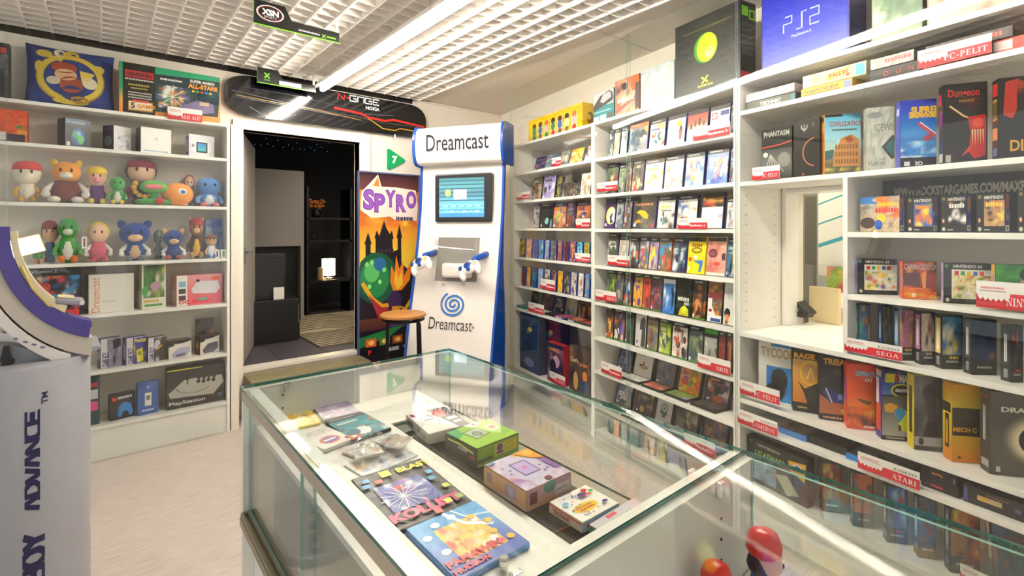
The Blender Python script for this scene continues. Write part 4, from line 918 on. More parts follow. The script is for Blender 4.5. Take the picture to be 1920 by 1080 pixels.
# small brown token nearest edge
# figurines in the second counter: plain peg toys
def peg(px, pyt, d_h, label, z0, big):
    p = onZ(px, pyt, z0 + d_h); t = thing('toy_figurine', label, 'figurine', Matrix.Translation((p.x, p.y, z0)) @ Matrix.Rotation(R(-60), 4, 'Z'), 'red-hatted figurines in the second counter')
    h = d_h
    mb = MB(); mb.lathe([(0, 0), (.2 * h, 0), (.21 * h, .05 * h), (.17 * h, .3 * h), (.12 * h, .5 * h), (0, .52 * h)], 24); mb.build('body', col('#1f47a8', .35), t, smooth='auto')
    mb = MB(); mb.ball((.035 * h, 0, .62 * h), (.17 * h, .16 * h, .15 * h)); mb.build('head', col('#e3b58c', .4), t, smooth=True)
    mb = MB(); mb.ball((-.03 * h, 0, .59 * h), (.15 * h, .157 * h, .14 * h)); mb.build('hair', col('#2b1a2c', .5), t, smooth=True)
    mb = MB(); mb.lathe([(.165 * h, .72 * h), (.19 * h, .76 * h), (.19 * h, .84 * h), (.15 * h, .94 * h), (.07 * h, .99 * h), (0, h)], 24); mb.build('hat', col('#d8231c', .3, .3), t, smooth='auto')
    for s_ in (-1, 1):
        mb = MB(); mb.tube([(.0, s_ * .1 * h, .46 * h), (.03 * h, s_ * .2 * h, .36 * h), (.08 * h, s_ * .22 * h, .27 * h)], [.05 * h, .045 * h, .04 * h], 10); ar = mb.build('arm', col('#c02535', .35), t, smooth=True)
        mb = MB(); mb.ball((.1 * h, s_ * .225 * h, .23 * h), (.045 * h, .045 * h, .05 * h)); mb.build('glove', col('#e8dcc8', .4), ar, smooth=True)
        mb = MB(); mb.ball((.19 * h, s_ * .055 * h, .64 * h), (.014 * h, .018 * h, .03 * h), n=8); mb.build('eye', BLACK, t, smooth=True)
peg(1432, 990, .2 * CS, 'taller toy figurine with red hat and blue body inside the second counter', cz(.615) + .0005, True)
peg(1343, 1052, .17 * CS, 'shorter toy figurine with red hat, cut by the bottom edge of the photo', cz(.615) + .0005, False)
# ================================================================== things on the shelves
def sign(un, x0, x1, y0, y1, word, sub, label, w_=-.0045):
    u0, u1 = un.U(x0, w_), un.U(x1, w_); xm = (x0 + x1) / 2; z1, z0 = un.Z(xm, y0, w_), un.Z(xm, y1, w_)
    W, Hh = u1 - u0, z1 - z0; mb = MB(); mb.box(0, W, -.0025, 0, 0, Hh); o = mb.build('shelf_sign', col('#f0ece6', .35)); o.matrix_world = un.M(u0, w_, z0)
    a = Art(W, Hh); a.bg('#f0ebe6'); a.rect(0, .5, 1, 1, '#dd2636'); a.rect(0, .5, .4, 1, '#cf1d2c'); a.poly([(.3, .56), (.42, .42), (1, .42), (1, .56)], '#dd2636')
    pts = [(.02, .3)]; n = 12
    for k in range(n + 1): pts.append((.02 + .4 * k / n, .55 + (.14 if k % 2 else .02) + .06 * math.sin(math.pi * k / n)))
    pts += [(.44, .3), (.3, .1), (.1, .1)]; a.poly(pts, '#f0ebe6')
    a.scribble(.06, .2, .36, .28, '#d8707a', len(word), 9); a.scribble(.05, .33, .38, .38, '#b98a8a', len(word) + 3, 12)
    if sub: a.serif(sub, .6, .2, .14, '#55504c', .37)
    big = word.upper() == word and '2' not in word
    if big: a.serif(word, (.4 if len(word) > 6 else .6) - .02, .56, .3, '#f8f2f0', .58 if len(word) > 6 else .38)
    else: a.text(word, .42, .58, .26, '#f8f2f0', w=.52, bold=.03)
    a.build('print', o, Matrix.Translation((0, -.0028, 0)))
    return tag(o, label, 'sign', 'red and white shelf signs')
CN = [0]
def row(un, zb, items, w_, d, where, group, body='#1c2068', hdr='#1d1b1a', lean=7, name='game_case', cat='game case', spine=None):
    for i, it in enumerate(items):
        x0, x1, yt, adj, cols = it[:5]; k = it[5] if len(it) > 5 else {}
        bd = k.get('body', body); hd = k.get('hdr', hdr)
        pos = ('last' if i == len(items) - 1 else ORD[i]) + ' from left,'
        sp = k.get('spine', spine); yw = R(k.get('yaw', 0))
        sd = (k.get('side', 'R'), (lambda c: (lambda a: (a.bg(c), a.scribble(.25, .1, .75, .14, '#cfcfcf', 3, 3), a.rect(.2, .3, .8, .7, k.get('sc2', c)))))(sp)) if sp else None
        o = place_box(name, f'{adj} {cat}, {pos} {where}', k.get('cat', cat), un, x0, x1, yt, zb, k.get('w', w_), k.get('d', d), bd, k.get('art', (cols, hd)), sd, yaw=yw, lean=R(k.get('lean', lean)), group=group, wid=k.get('wid'))
P2 = dict
# ---- far narrow bookcase
wh = 'far narrow bookcase, %s shelf'
row(RU, 2.0, [(1000, 1019, 295, 'dark teal', ['#1f3a4a', '#2f8a9a', '#c04a8a', '#2a3a8a']), (1021, 1037, 291, 'slate blue', ['#4a6a9a', '#8aa08a', '#c8b87a', '#4a5ab8']), (1047, 1064, 283, 'grey and cream', ['#8a8a80', '#c8b85a', '#d8d0c8', '#6a7a70']), (1066, 1090, 279, 'yellow and red', ['#f0c83a', '#e8702c', '#f2e0b0', '#c89a2a']), (1096, 1108, 273, 'pale blue', ['#d8d4e0', '#5a6ab0', '#c8704a', '#e8d0b0'])], .06, .02, wh % 'second', 'cases on the far bookcase second shelf', body='#6a7a8a', hdr=None, lean=18)
row(RU, 1.748, [(996, 1014, 333, 'dark brown and tan', ['#4a4038', '#b8604a', '#a89878', '#c8c0a0']), (1016, 1039, 330, 'lilac and orange', ['#a89ac8', '#e8a83a', '#5a5ac0', '#e0d8e8', '#4a3a3a']), (1041, 1052, 332, 'narrow black and yellow', ['#2a2420', '#b8a83a', '#6a5a4a']), (1053, 1074, 341, 'dark brown', ['#3a322e', '#5a4a40', '#8a7a70', '#2a2624']), (1074, 1086, 342, 'dark grey', ['#3a3836', '#8a8880', '#c8a070', '#55524e']), (1087, 1106, 325, 'white', ['#e6e4e2', '#8aa0b8', '#b89870', '#d8d0c8'])], .07, .022, wh % 'third', 'cases on the far bookcase third shelf', body='#2a241e', hdr=None, lean=8)
row(RU, 1.5, [(999, 1010, 382, 'silver', ['#b8b4b4', '#3a4a5a', '#d0ccd0']), (1012, 1035, 382, 'black and cyan', ['#1d2020', '#2a2a30', '#8ac0c8', '#4a3028']), (1036, 1060, 382, 'orange and green', ['#c87a2a', '#e8d84a', '#5a3a6a', '#8fae4a', '#d8b0a0']), (1061, 1078, 380, 'dark purple', ['#3a2a4a', '#5a6a4a', '#8a4a3a', '#8a8090']), (1079, 1106, 379, 'brown and cream', ['#b8783a', '#d8c8a0', '#3a4a8a', '#c84a4a', '#6a4a6a'])], .07, .022, wh % 'fourth', 'cases on the far bookcase fourth shelf', body='#33271e', hdr='#54486a', lean=5)
bl_ = [('yellow and dark green', ['#3a4a2a', '#e8c02a', '#d8a020']), ('orange and lilac', ['#e8a06a', '#9a8ac0', '#f0c87a']), ('royal blue', ['#2a4aa0', '#5a7ac8', '#2a3a5a']), ('sky blue', ['#3a8ac8', '#8ad0e8', '#e8e0c8', '#2a3a4a']), ('white and blue', ['#8ab0d8', '#d0d8e8', '#6a4a6a']), ('brown and teal', ['#7a5a3a', '#a8c0d0', '#2a6a7a']), ('white-bottomed brown', ['#8a5a3a', '#e8e4dc', '#c84a3a', '#c0b0a0']), ('dark red', ['#7a2a2a', '#c84a2a', '#4a2a3a']), ('purple', ['#8a3a7a', '#5a3a5a', '#d8a83a']), ('cyan', ['#5ab0d8', '#a0e0e8', '#2a5a8a']), ('yellow-green', ['#8ac04a', '#e8c82a', '#c84a2a'])]
xs = [973, 986, 999, 1010, 1021, 1032, 1045, 1056, 1068, 1081, 1094, 1107]
row(RU, 1.24, [(xs[i] + .5, xs[i + 1] - 3, 448 + i * .7, bl_[i][0], bl_[i][1]) for i in range(11)], .012, .016, wh % 'fifth', 'blue-spined cases on the far bookcase fifth shelf', body='#1f3f9a', hdr=None, lean=3, spine='#1f3f9a')
bl2 = [('red-brown', ['#7a2f22', '#a04a30', '#5a2a2a']), ('orange and yellow', ['#e8a02a', '#f0d04a', '#c8603a']), ('teal', ['#1f6a8a', '#3a9ab0', '#1a4a6a']), ('light blue', ['#7ab0e0', '#c87a6a', '#9ac8e8']), ('white and black', ['#c8c0a8', '#e8d03a', '#2a2420']), ('brown', ['#8a5a3a', '#c8a07a', '#4a3a5a']), ('bright yellow', ['#f0c010', '#e8b000', '#c86a1a']), ('dark', ['#3a2a2a', '#b0a090', '#c8a03a', '#2a1a1a']), ('white and maroon', ['#d8d0c8', '#5a2a3a', '#b8a8a0']), ('white', ['#ece6e0', '#c87a5a', '#d8d0cc']), ('sea blue', ['#4a90c0', '#d8c86a', '#c8704a'])]
xs = [977, 987, 997, 1008, 1020, 1033, 1045, 1057, 1070, 1083, 1096, 1107]
row(RU, .985, [(xs[i] + .5, xs[i + 1] - 3, 500 + i * 1.4, bl2[i][0], bl2[i][1]) for i in range(11)], .012, .016, wh % 'sixth', 'blue-spined cases on the far bookcase sixth shelf', body='#1f3f9a', hdr=None, lean=3, spine='#1f3f9a')
row(RU, .775, [(995, 1014, 545, 'dark green', ['#22282a', '#2f5a3a', '#2a2a4a', '#3a3a40']), (1016, 1036, 548, 'maroon', ['#4a2030', '#6a5040', '#2a1a20', '#8a6a80']), (1037, 1056, 553, 'midnight blue', ['#1f1f3a', '#b8a06a', '#2a2a5a', '#4a4a58']), (1058, 1080, 556, 'olive and orange', ['#a89a6a', '#2a7a9a', '#c85a2a', '#c8b88a', '#8a7a3a']), (1083, 1106, 563, 'dark brown', ['#4a3626', '#c8843a', '#2a221a', '#7a6a50'])], .16, .016, wh % 'seventh', 'cases on the far bookcase seventh shelf', body='#2a2830', hdr=None, lean=10)
def lying(un, x0, x1, zb, w_, d, th_, label, body, cols, group, cat='game case', name='game_case', rot=0, endart=None):
    u0, u1 = un.U(x0, w_), un.U(x1, w_); mb = MB(); W = u1 - u0; mb.box(-W / 2, W / 2, 0, d, 0, th_, bev=.001); o = mb.build(name, col(body, .35))
    o.matrix_world = un.M((u0 + u1) / 2, w_, zb + .0008, R(rot)); tag(o, label, cat, group); SEED[0] += 1
    if cols:
        a = Art(W * .96, d * .96); a.blobs(cols, SEED[0], n=14); a.build('cover', o, Matrix.Translation((-W * .48, d * .02, th_ + .0004)) @ Matrix.Rotation(R(-90), 4, 'X'))
    if endart:
        a = Art(W * .98, th_ * .94); endart(a); a.build('edge_print', o, Matrix.Translation((-W * .49, -.0005, th_ * .03)))
    return o
g = 'cases lying on the far bookcase seventh shelf'
for q, lab, bd, cc in (((968, 985), 'teal case lying at the left end of the seventh shelf of the far bookcase', '#2f7a7a', ['#3a6a70', '#4a8a80']), ((1021, 1037), 'black case lying beside the sign on the far bookcase', '#1d1d22', ['#2a2430', '#3a3440']), ((1039, 1060), 'indigo case with pink cover lying on the far bookcase', '#3a2f7a', ['#c83a5a', '#2a2030', '#8a8090']), ((1062, 1083), 'black and white edged case with orange cover lying on the far bookcase', '#2a2422', ['#c8703a', '#a83a3a', '#c8a070']), ((1086, 1106), 'dark case with red cover lying at the right end on the far bookcase', '#241c1a', ['#b83a30', '#5a3a2a', '#8a5a3a'])):
    lying(RU, q[0], q[1], .775, .02, .12, .018, lab, bd, cc, g, endart=(lambda a: a.rect(.15, .2, .7, .8, '#d8d4c8')) if 'black and white' in lab or 'indigo' in lab else None)
def limited(c1, c2, word, k):
    def f(a):
        a.blobs(c1, 300 + k, n=10); a.text(word, .1, .05, .05, c2, w=.8, bold=-.01)
        a.ell(.45, .3, .12, .05, '#3a8a7a'); a.ell(.55, .26, .1, .045, '#e0a02a'); a.line([(.5, .32), (.45, .5), (.55, .62)], .02, '#1a1a1a'); a.ell(.5, .85, .26, .08, '#6a7ab0' if k == 0 else '#a83028')
    return f
gg = 'big boxes at the bottom of the far bookcase'
place_box('game_box', 'tall dark blue box with gold emblem on the bottom open shelf of the far bookcase', 'game box', RU, 975, 1011, 585, .245, .012, .08, '#14264a', limited(['#15305a', '#1c3f7a', '#16222a', '#123a6a'], '#8a8a90', 'LIMITED', 0), group=gg)
place_box('game_box', 'tall maroon box beside the dark blue box on the far bookcase', 'game box', RU, 1012, 1051, 594, .245, .11, .1, '#4a1a22', limited(['#6a1f2a', '#7a2a30', '#5a1a26'], '#a8706a', 'EDITION', 1), ('R', lambda a: a.bg('#3a121c')), group=gg)
def gab(a): a.blobs(['#3a2030', '#6a3a5a', '#1a1420', '#c8a0b0', '#8a4a6a'], 61, n=14); a.rect(0, 0, 1, .1, '#1f2240'); a.text('GABRIEL', .1, .11, .08, '#e8a03a', w=.7, bold=.02); a.ell(.55, .45, .22, .16, '#c8a0b0'); a.ell(.35, .6, .2, .2, '#1a1218')
place_box('game_box', 'purple box with orange title standing before the maroon box', 'game box', RU, 1026, 1057, 645, .245, .02, .06, '#a8281f', gab, ('R', lambda a: a.bg('#b83226')), group=gg)
def drk(a): a.blobs(['#5a4a3a', '#2a2018', '#8a6a3a', '#4a3a2a'], 62, n=16); a.text('Dark', .05, .25, .1, '#e8c88a', w=.4, bold=.02); a.text('QUEST', .45, .32, .08, '#f08a2a', w=.5, bold=.03); a.ell(.75, .6, .12, .12, '#e8842a'); a.ell(.75, .82, .25, .14, '#3a4a6a'); a.ell(.3, .75, .12, .2, '#c89a4a')
place_box('game_box', 'brown box with golden lettering at the right of the far bookcase bottom shelf', 'game box', RU, 1068, 1107, 652, .245, .03, .06, '#4a3a2c', drk, group=gg)
# ---- middle bookcase
wh = 'middle bookcase, %s shelf'
N = dict
row(RU, 1.998, [(1140, 1148, 243, 'narrow dark', ['#3a4a50', '#5a6a70', '#c8d0d0']), (1149, 1160, 242, 'orange and cream', ['#f0c8a0', '#f08a4a', '#e8e0d8']), (1162, 1174, 239, 'glossy grey', ['#c8c8c8', '#8a8a8a', '#e8e8e8']), (1177, 1213, 231, 'grey photo-covered', ['#9a98a0', '#c0b8b8', '#5a585a', '#e0b05a', '#4a6a80'], N(hdr='#e8762a')), (1216, 1245, 224, 'white with an orange figure', ['#f0ece0', '#f0602a', '#3a7a8a', '#e8c87a', '#5a4a8a']), (1249, 1283, 215, 'lavender with a yellow dot', ['#b0b8e0', '#d8d8f0', '#8a5a50', '#7a7ac0'], N(art=lambda a: (a.bg('#3a3634'), a.blobs(['#b8bce4', '#d8d8f0', '#a8a8dc', '#e6e6f4'], 71, 0, .13, 1, 1), a.ell(.66, .3, .12, .1, '#f0e020'), a.ell(.76, .45, .07, .07, '#5a3a30'), a.poly([(.66, .5), (.86, .5), (.82, .85), (.7, .85)], '#8a5a50'), a.scribble(.1, .3, .55, .5, '#f4f4fa', 4, 4)))), (1286, 1325, 206, 'red and white skyline', ['#d84a3a', '#e8d8c8', '#c83a30', '#4a3a30'], N(art=lambda a: (a.bg('#3a2c2a'), a.grad(0, .13, 1, 1, ['#c83a2c', '#e06048', '#ece0d4', '#f0ece4']), a.ell(.2, .5, .05, .1, '#3a2a22'), a.ell(.4, .42, .05, .12, '#4a3a2a'), a.ell(.6, .38, .06, .14, '#2a3a2a'), a.ell(.82, .45, .05, .1, '#5a4a3a')))), (1329, 1366, 197, 'white with a red square', ['#e8e4e2', '#d84a4a', '#5a5a8a', '#f0ecec'], N(art=lambda a: (a.bg('#4a4644'), a.rect(0, .13, 1, 1, '#eae6e4'), a.rect(.05, .2, .36, .42, '#d8504a'), a.rect(.1, .24, .3, .38, '#f0e0e0'), a.rect(.52, .18, .97, .33, '#3f3f78')))), (1368, 1376, 195, 'narrow black', ['#3a3a3a', '#6a5a50', '#8a8a90'])], .06, .016, wh % 'second', 'game cases on the middle bookcase second shelf', hdr='#4a4441', spine='#24307a')
row(RU, 1.74, [(1135, 1156, 307, 'black and green', ['#5a6a4a', '#e8d8b0', '#8a3a2a', '#3a5a3a'], N(hdr='#151515')), (1158, 1171, 309, 'grey-green', ['#8a9a7a', '#c8c8d0', '#5a6a4a']), (1172, 1182, 303, 'maroon and cream', ['#8a4a40', '#d8c0b0', '#5a3a30']), (1183, 1204, 301, 'dark with red streak', ['#5a5040', '#e0482c', '#d8c8a0', '#3a3a30']), (1207, 1241, 299, 'white with yellow figure', ['#f0eee8', '#dcd8d0', '#e8b02a', '#8a8a80', '#e8d03a'], N(body='#d8cfc4', hdr='#5a4a40')), (1244, 1279, 292, 'pale grey', ['#d0ccc8', '#e8e6e2', '#b0a8a4', '#c0705a', '#f2f0ee'], N(hdr='#3a3230')), (1283, 1318, 286, 'sky blue football', ['#a8c0d8', '#d8e4f0', '#d8b06a', '#5a80b0', '#e0a090'], N(hdr='#2f2b2c')), (1323, 1363, 279, 'blue and orange', ['#7a9ad8', '#c8b8c8', '#e8a080', '#4a5ab8', '#9a90a0', '#c8c0bc'], N(hdr='#37342f')), (1367, 1376, 278, 'narrow dark brown', ['#3a3230', '#e0b090', '#8ab0c0'])], .06, .016, wh % 'third', 'game cases on the middle bookcase third shelf', spine='#25257a')
def simps(a): a.bg('#26241f'); a.rect(0, .12, 1, 1, '#f2d40f'); a.scribble(.2, .18, .8, .27, '#8a4a1a', 3, 5); a.ell(.5, .36, .3, .08, '#5a4a2a'); a.ell(.5, .36, .24, .05, '#e8c820'); a.ell(.15, .62, .1, .06, '#d84a2a'); a.ell(.45, .56, .12, .06, '#d8e0e8'); a.poly([(.35, .66), (.9, .62), (.9, .75), (.8, .95), (.68, .95), (.72, .75)], '#3a7ad0'); a.rect(.06, .82, .18, .92, '#e8e8e0')
def pinkf(a): a.bg('#3a302c'); a.blobs(['#e8a090', '#d87868', '#f0c0a8', '#e0887a', '#c8685a'], 73, 0, .1, 1, 1, n=18); a.ell(.3, .42, .26, .12, '#6a3038'); a.ell(.3, .42, .2, .08, '#8a4a50'); a.ell(.92, .5, .12, .1, '#5a3a38'); a.ell(.55, .7, .2, .06, '#d8504a'); a.rect(0, .93, 1, 1, '#e8dcd4')
def moon(a): a.bg('#39363a'); a.rect(0, .12, 1, 1, '#4a1f5e'); a.ell(.62, .58, .5, .3, '#e4e05a'); a.ell(.72, .6, .38, .26, '#f2f0dc'); a.poly([(.5, .6), (.8, .45), (.7, .7), (.9, .8), (.6, .85)], '#3a1a4e'); a.rect(.06, .84, .26, .94, '#ddd')
def ycar(a): a.bg('#3a3838'); a.blobs(['#4a4440', '#6a6058', '#38322e', '#8a8070'], 75, 0, .12, 1, 1); a.scribble(.12, .2, .9, .28, '#e08a5a', 3, 5); a.poly([(.12, .5), (.3, .42), (.55, .46), (.72, .6), (.66, .72), (.45, .66), (.3, .56)], '#f0b81a'); a.poly([(.08, .78), (.3, .72), (.42, .82), (.1, .86)], '#c8983a'); a.rect(.04, .85, .16, .95, '#ddd'); a.rect(.85, .88, .98, .98, '#c8453a')
row(RU, 1.496, [(1132, 1151, 372, 'purple with yellow moon', [], N(art=moon)), (1153, 1167, 373, 'grey', ['#7a8080', '#a0a0a0', '#3a4a5a', '#b8c0c8']), (1168, 1182, 371, 'dull red', ['#8a5a58', '#5a2a2a', '#c8c0c0', '#4a3a3a']), (1185, 1227, 369, 'black with yellow car', [], N(art=ycar, body='#3a4a7a')), (1231, 1263, 368, 'pale with teal trousers', ['#e0dcd4', '#5a4a4a', '#3a8a9a', '#f0ece4', '#e8c86a'], N(hdr='#37343a')), (1268, 1305, 366, 'white-lower orange', ['#e8e4de', '#2f6aa8', '#e8a05a', '#f4f2ee', '#d8d4d0'], N(hdr='#26233a')), (1313, 1354, 362, 'black and orange over white', ['#f0ece8', '#e8e4e0', '#d8c0b8', '#f4f2f0'], N(art=lambda a: (a.bg('#2a2420'), a.blobs(['#3a2a20', '#e0a03a', '#8a5a2a', '#c83a2a'], 78, 0, .12, 1, .4), a.rect(0, .4, 1, 1, '#efece8'), a.blobs(['#efece8', '#d8b8b0', '#b8b4b4', '#f4f2f0'], 79, .4, .6, 1, 1, n=8)))), (1361, 1376, 372, 'white', ['#e8e4e2', '#8a8a90', '#c8a0a0'])], .06, .016, wh % 'fourth', 'game cases on the middle bookcase fourth shelf', spine='#1f1f6a')
row(RU, 1.235, [(1137, 1156, 438, 'dark with white face', ['#5a5850', '#e8e2dc', '#3a4a3a', '#c8c0b8']), (1158, 1176, 443, 'cream', ['#e0d4c4', '#8a6a58', '#c8b8a8', '#b0a898']), (1177, 1195, 446, 'orange-titled dark', ['#4a4a4a', '#d8702a', '#9a9aa0', '#c8d0d8']), (1196, 1214, 445, 'multicoloured', ['#6a6a7a', '#c84a5a', '#4a7ac0', '#e8b03a', '#d0d0d8']), (1215, 1232, 446, 'lilac', ['#9a88a8', '#c8b8d0', '#e8d84a', '#6a5a80', '#e8a85a']), (1233, 1256, 446, 'brown with red figure', ['#6a6048', '#d84a30', '#e8b8a0', '#3a8ac0'], N(body='#c8641f')), (1259, 1285, 447, 'navy', ['#1f2a4a', '#3a5a7a', '#c8d8d8', '#2a3050'], N(body='#1a2a8a')), (1287, 1320, 445, 'bright yellow cartoon', [], N(art=simps, body='#e8c80f')), (1323, 1358, 446, 'pink close-up', [], N(art=pinkf, body='#d8d0d0')), (1361, 1376, 448, 'blue and yellow', ['#3a7aa0', '#e8c85a', '#2a2a3a', '#d8d8c8'])], .05, .016, wh % 'fifth', 'game cases on the middle bookcase fifth shelf', hdr='#35322e')
def skyc(a): a.bg('#2a3a1a'); a.rect(0, .06, 1, 1, '#e8e8ec'); a.blobs(['#3a80d0', '#6aa0e0', '#a8c8f0', '#e8ecf2', '#2a60b8'], 81, 0, .18, 1, 1, n=14); a.poly([(.65, .3), (.8, .25), (.95, .4), (.9, .75), (.75, .9), (.75, .5)], '#22384a')
def ylw(a): a.bg('#22261c'); a.scribble(.1, .5, .9, .6, '#d8d8c8', 3, 5); a.scribble(.55, .62, .9, .7, '#c8c8b8', 4, 3); a.poly([(.2, .98), (.3, .8), (.6, .7), (.85, .8), (.9, .98)], '#c8cf2a'); a.ell(.55, .82, .15, .1, '#e0e03a'); a.ell(.5, .97, .06, .03, '#d8702a')
def truck(a): a.bg('#e8e6e0'); a.blobs(['#8a5a3a', '#e0a04a', '#6a3028', '#c8803a'], 84, 0, .02, 1, .3); a.rect(.02, .28, 1, .42, '#8a2228'); a.blobs(['#6a5040', '#e0903a', '#2a2420', '#8a7a70'], 85, .3, .42, 1, .82); a.poly([(0, .5), (.3, .6), (.7, .92), (0, .98)], '#ece8e4'); a.ell(.2, .72, .13, .04, '#c83a30'); a.rect(.25, .9, .95, .98, '#3a4a9a')
row(RU, .975, [(1136, 1152, 503, 'green and purple', ['#7a9a4a', '#5a4a7a', '#a8b83a', '#3a4a2a']), (1153, 1167, 508, 'grey-brown', ['#8a8070', '#4a5a8a', '#c0a890', '#3a3a5a']), (1168, 1184, 508, 'blue and black', ['#2a2a3a', '#3aa0c0', '#e0502a', '#d8d8e0', '#2a3a6a']), (1186, 1203, 512, 'purple and yellow', ['#e0a030', '#5a3a8a', '#7a4aa0', '#e8b84a']), (1204, 1218, 514, 'red', ['#c83a2c', '#a83028', '#d8604a', '#6a3028']), (1219, 1239, 517, 'dark red and violet', ['#5a3a4a', '#c83a3a', '#4a3a7a', '#8a8a8a', '#3a2a3a']), (1241, 1264, 520, 'cloudy blue', [], N(art=skyc)), (1266, 1294, 522, 'black with lime glow', [], N(art=ylw)), (1297, 1322, 525, 'rusty brown', ['#3a3028', '#b0602a', '#7a4a28', '#d88a4a', '#2a2a20']), (1325, 1352, 528, 'white and orange truck', [], N(art=truck)), (1355, 1376, 532, 'white with dark-haired figure', [], N(art=lambda a: (a.bg('#d8d6d0'), a.rect(.3, .1, .9, .4, '#c8c8c4'), a.ell(.35, .72, .28, .12, '#1a1614'), a.poly([(.2, .75), (.5, .75), (.5, .98), (.15, .98)], '#e08a4a'), a.rect(.2, .9, .4, .98, '#5a4a40'))))], .05, .016, wh % 'sixth', 'green-edged cases on the middle bookcase sixth shelf', body='#24301d', hdr='#28321e', lean=5)
row(RU, .722, [(1135, 1149, 574, 'brown and orange', ['#5a4a44', '#d8602a', '#e8c03a', '#4a3a3a']), (1150, 1170, 580, 'dark with blue flash', ['#4a3a40', '#5a6ac8', '#e8e0e8', '#c8603a', '#6a5a3a']), (1171, 1187, 584, 'black and teal', ['#2a2a2a', '#3a5a50', '#8a2a2a', '#4a6a60']), (1190, 1210, 587, 'white with grey soldier', [], N(art=lambda a: (a.bg('#d8cccc'), a.poly([(.45, .2), (.8, .08), (.95, .2), (.95, .98), (.55, .98), (.62, .5), (.4, .48)], '#4a5254'), a.ell(.2, .86, .1, .05, '#8a7aa0')))), (1212, 1232, 592, 'grey and orange', ['#8a7a70', '#c8703a', '#5a80b0', '#6a5a50', '#b0a068']), (1234, 1257, 598, 'leafy green', ['#7a9a3a', '#c8d04a', '#5a4a8a', '#3a4a2a', '#d8d8a0']), (1259, 1288, 605, 'white and rust', ['#d8d0c4', '#8a4a30', '#b8503a', '#e8e0d8', '#4a3a4a']), (1290, 1316, 612, 'grey-green', ['#5a6a5a', '#8a9a5a', '#4a4a4a', '#c8c4c0', '#3a4a6a']), (1318, 1344, 618, 'green-topped grey photo', [], N(art=lambda a: (a.bg('#2a2a22'), a.rect(0, 0, 1, .12, '#4aa01f'), a.rect(.03, .22, .95, .97, '#d0d0c8'), a.blobs(['#a8a8a0', '#5a5a54', '#d8d8d0', '#3a3a36'], 88, .03, .3, .95, .97, n=14)))), (1346, 1358, 622, 'red-brown', ['#8a3a2a', '#7a2f22', '#a04a30']), (1361, 1371, 624, 'narrow purple-brown', ['#6a3a3a', '#4a2a4a', '#c8703a'])], .05, .016, wh % 'seventh', 'green-edged cases on the middle bookcase seventh shelf', body='#24301d', hdr='#37332a', lean=4)
def clam(x0, x1, yt, zb, cols1, cols2, label, where, grp, flatx=None, wb=.14, flat_=True, art=None):
    """an open case: the upright half leans back, the other half lies in front"""
    u0, u1 = RU.U(x0, wb), RU.U(x1, wb); W = u1 - u0; hh = min(RU.Z((x0 + x1) / 2, yt, wb) - zb, clear_above(RU, x0, zb) - .008) / math.cos(R(14))
    t = thing('open_game_case', label + ' ' + where, 'game case', RU.M((u0 + u1) / 2, wb, zb + .0015), grp); SEED[0] += 1
    BK = mat('case_black', '#201f1e', .3)
    Ml = Matrix.Translation((0, 0, .0045)) @ Matrix.Rotation(R(-14), 4, 'X')
    mb = MB(); mb.box(-W / 2, W / 2, 0, .018, 0, hh, bev=.002); o = mb.build('upright_half', BK, t, Ml)
    a = Art(W * .86, hh * .9)
    if art: art(a)
    else: auto(a, cols1, None, SEED[0])
    a.build('cover', o, Matrix.Translation((-W * .43, -.0004, hh * .05)))
    if flat_:
        d_ = .115; mb = MB(); mb.box(-W / 2, W / 2, -d_, -.002, 0, .014, bev=.002); o = mb.build('flat_half', BK, t)
        a = Art(W * .9, d_ * .86); a.blobs(cols2, SEED[0] + 500, n=10); a.build('booklet', o, Matrix.Translation((-W * .45, -d_ * .95, .0145)) @ Matrix.Rotation(R(-90), 4, 'X'))
gq = 'open black cases on the middle bookcase eighth shelf'; wq = 'on middle bookcase eighth shelf'
clam(1156, 1183, 652, .485, ['#5a5878', '#4a4660', '#7a80a0', '#3a384a'], ['#3a3a3a', '#5a5a5a'], 'open black case with violet cover', wq, gq, flat_=False)
def wlogo(a): a.bg('#d8d2ca'); a.ell(.5, .5, .08, .12, '#c86a5a'); a.ell(.35, .56, .08, .05, '#4a4a4a'); a.ell(.5, .66, .14, .05, '#c8a03a'); a.ell(.68, .6, .08, .06, '#8a8a8a'); a.rect(.04, .03, .14, .1, '#3a3a3a')
clam(1184, 1222, 662, .485, [], ['#d8d4cc', '#c0c8c8', '#e8e4dc'], 'open black case with white cover', wq, gq, art=wlogo)
clam(1226, 1264, 677, .485, ['#6a6a6e', '#7a7a7e', '#3a5a8a', '#a05a50', '#8a8a88'], ['#c85a40', '#e0a080', '#6a6a70', '#4a6a50'], 'open black case with grey cover', wq, gq)
clam(1268, 1312, 690, .485, ['#e8a02a', '#d85a3a', '#e8d02a', '#4a9a5a', '#8a5a9a', '#e8702a'], ['#7a9a4a', '#a8a0d0', '#8a9a3a', '#6a6a60'], 'open black case with gaudy orange and yellow cover', wq, gq)
clam(1319, 1366, 707, .485, ['#5a4060', '#c86a3a', '#3a3a38', '#d8c8c8', '#7a5aa0', '#e09a3a'], ['#4a4440', '#6a6058', '#3a3430'], 'open black case with purple and orange cover', wq, gq)
gq = 'open black cases on the middle bookcase ninth shelf'; wq = 'on middle bookcase ninth shelf'
def whl(a): a.bg('#cfcac4'); a.ring(.5, .45, .22, .2, .35, '#5f8a6a'); a.ell(.5, .45, .06, .06, '#6a6a5a'); a.ell(.36, .6, .1, .08, '#4f7a5a'); a.ell(.62, .62, .1, .08, '#4f7a5a'); a.rect(.42, .65, .6, .8, '#5a5a52')
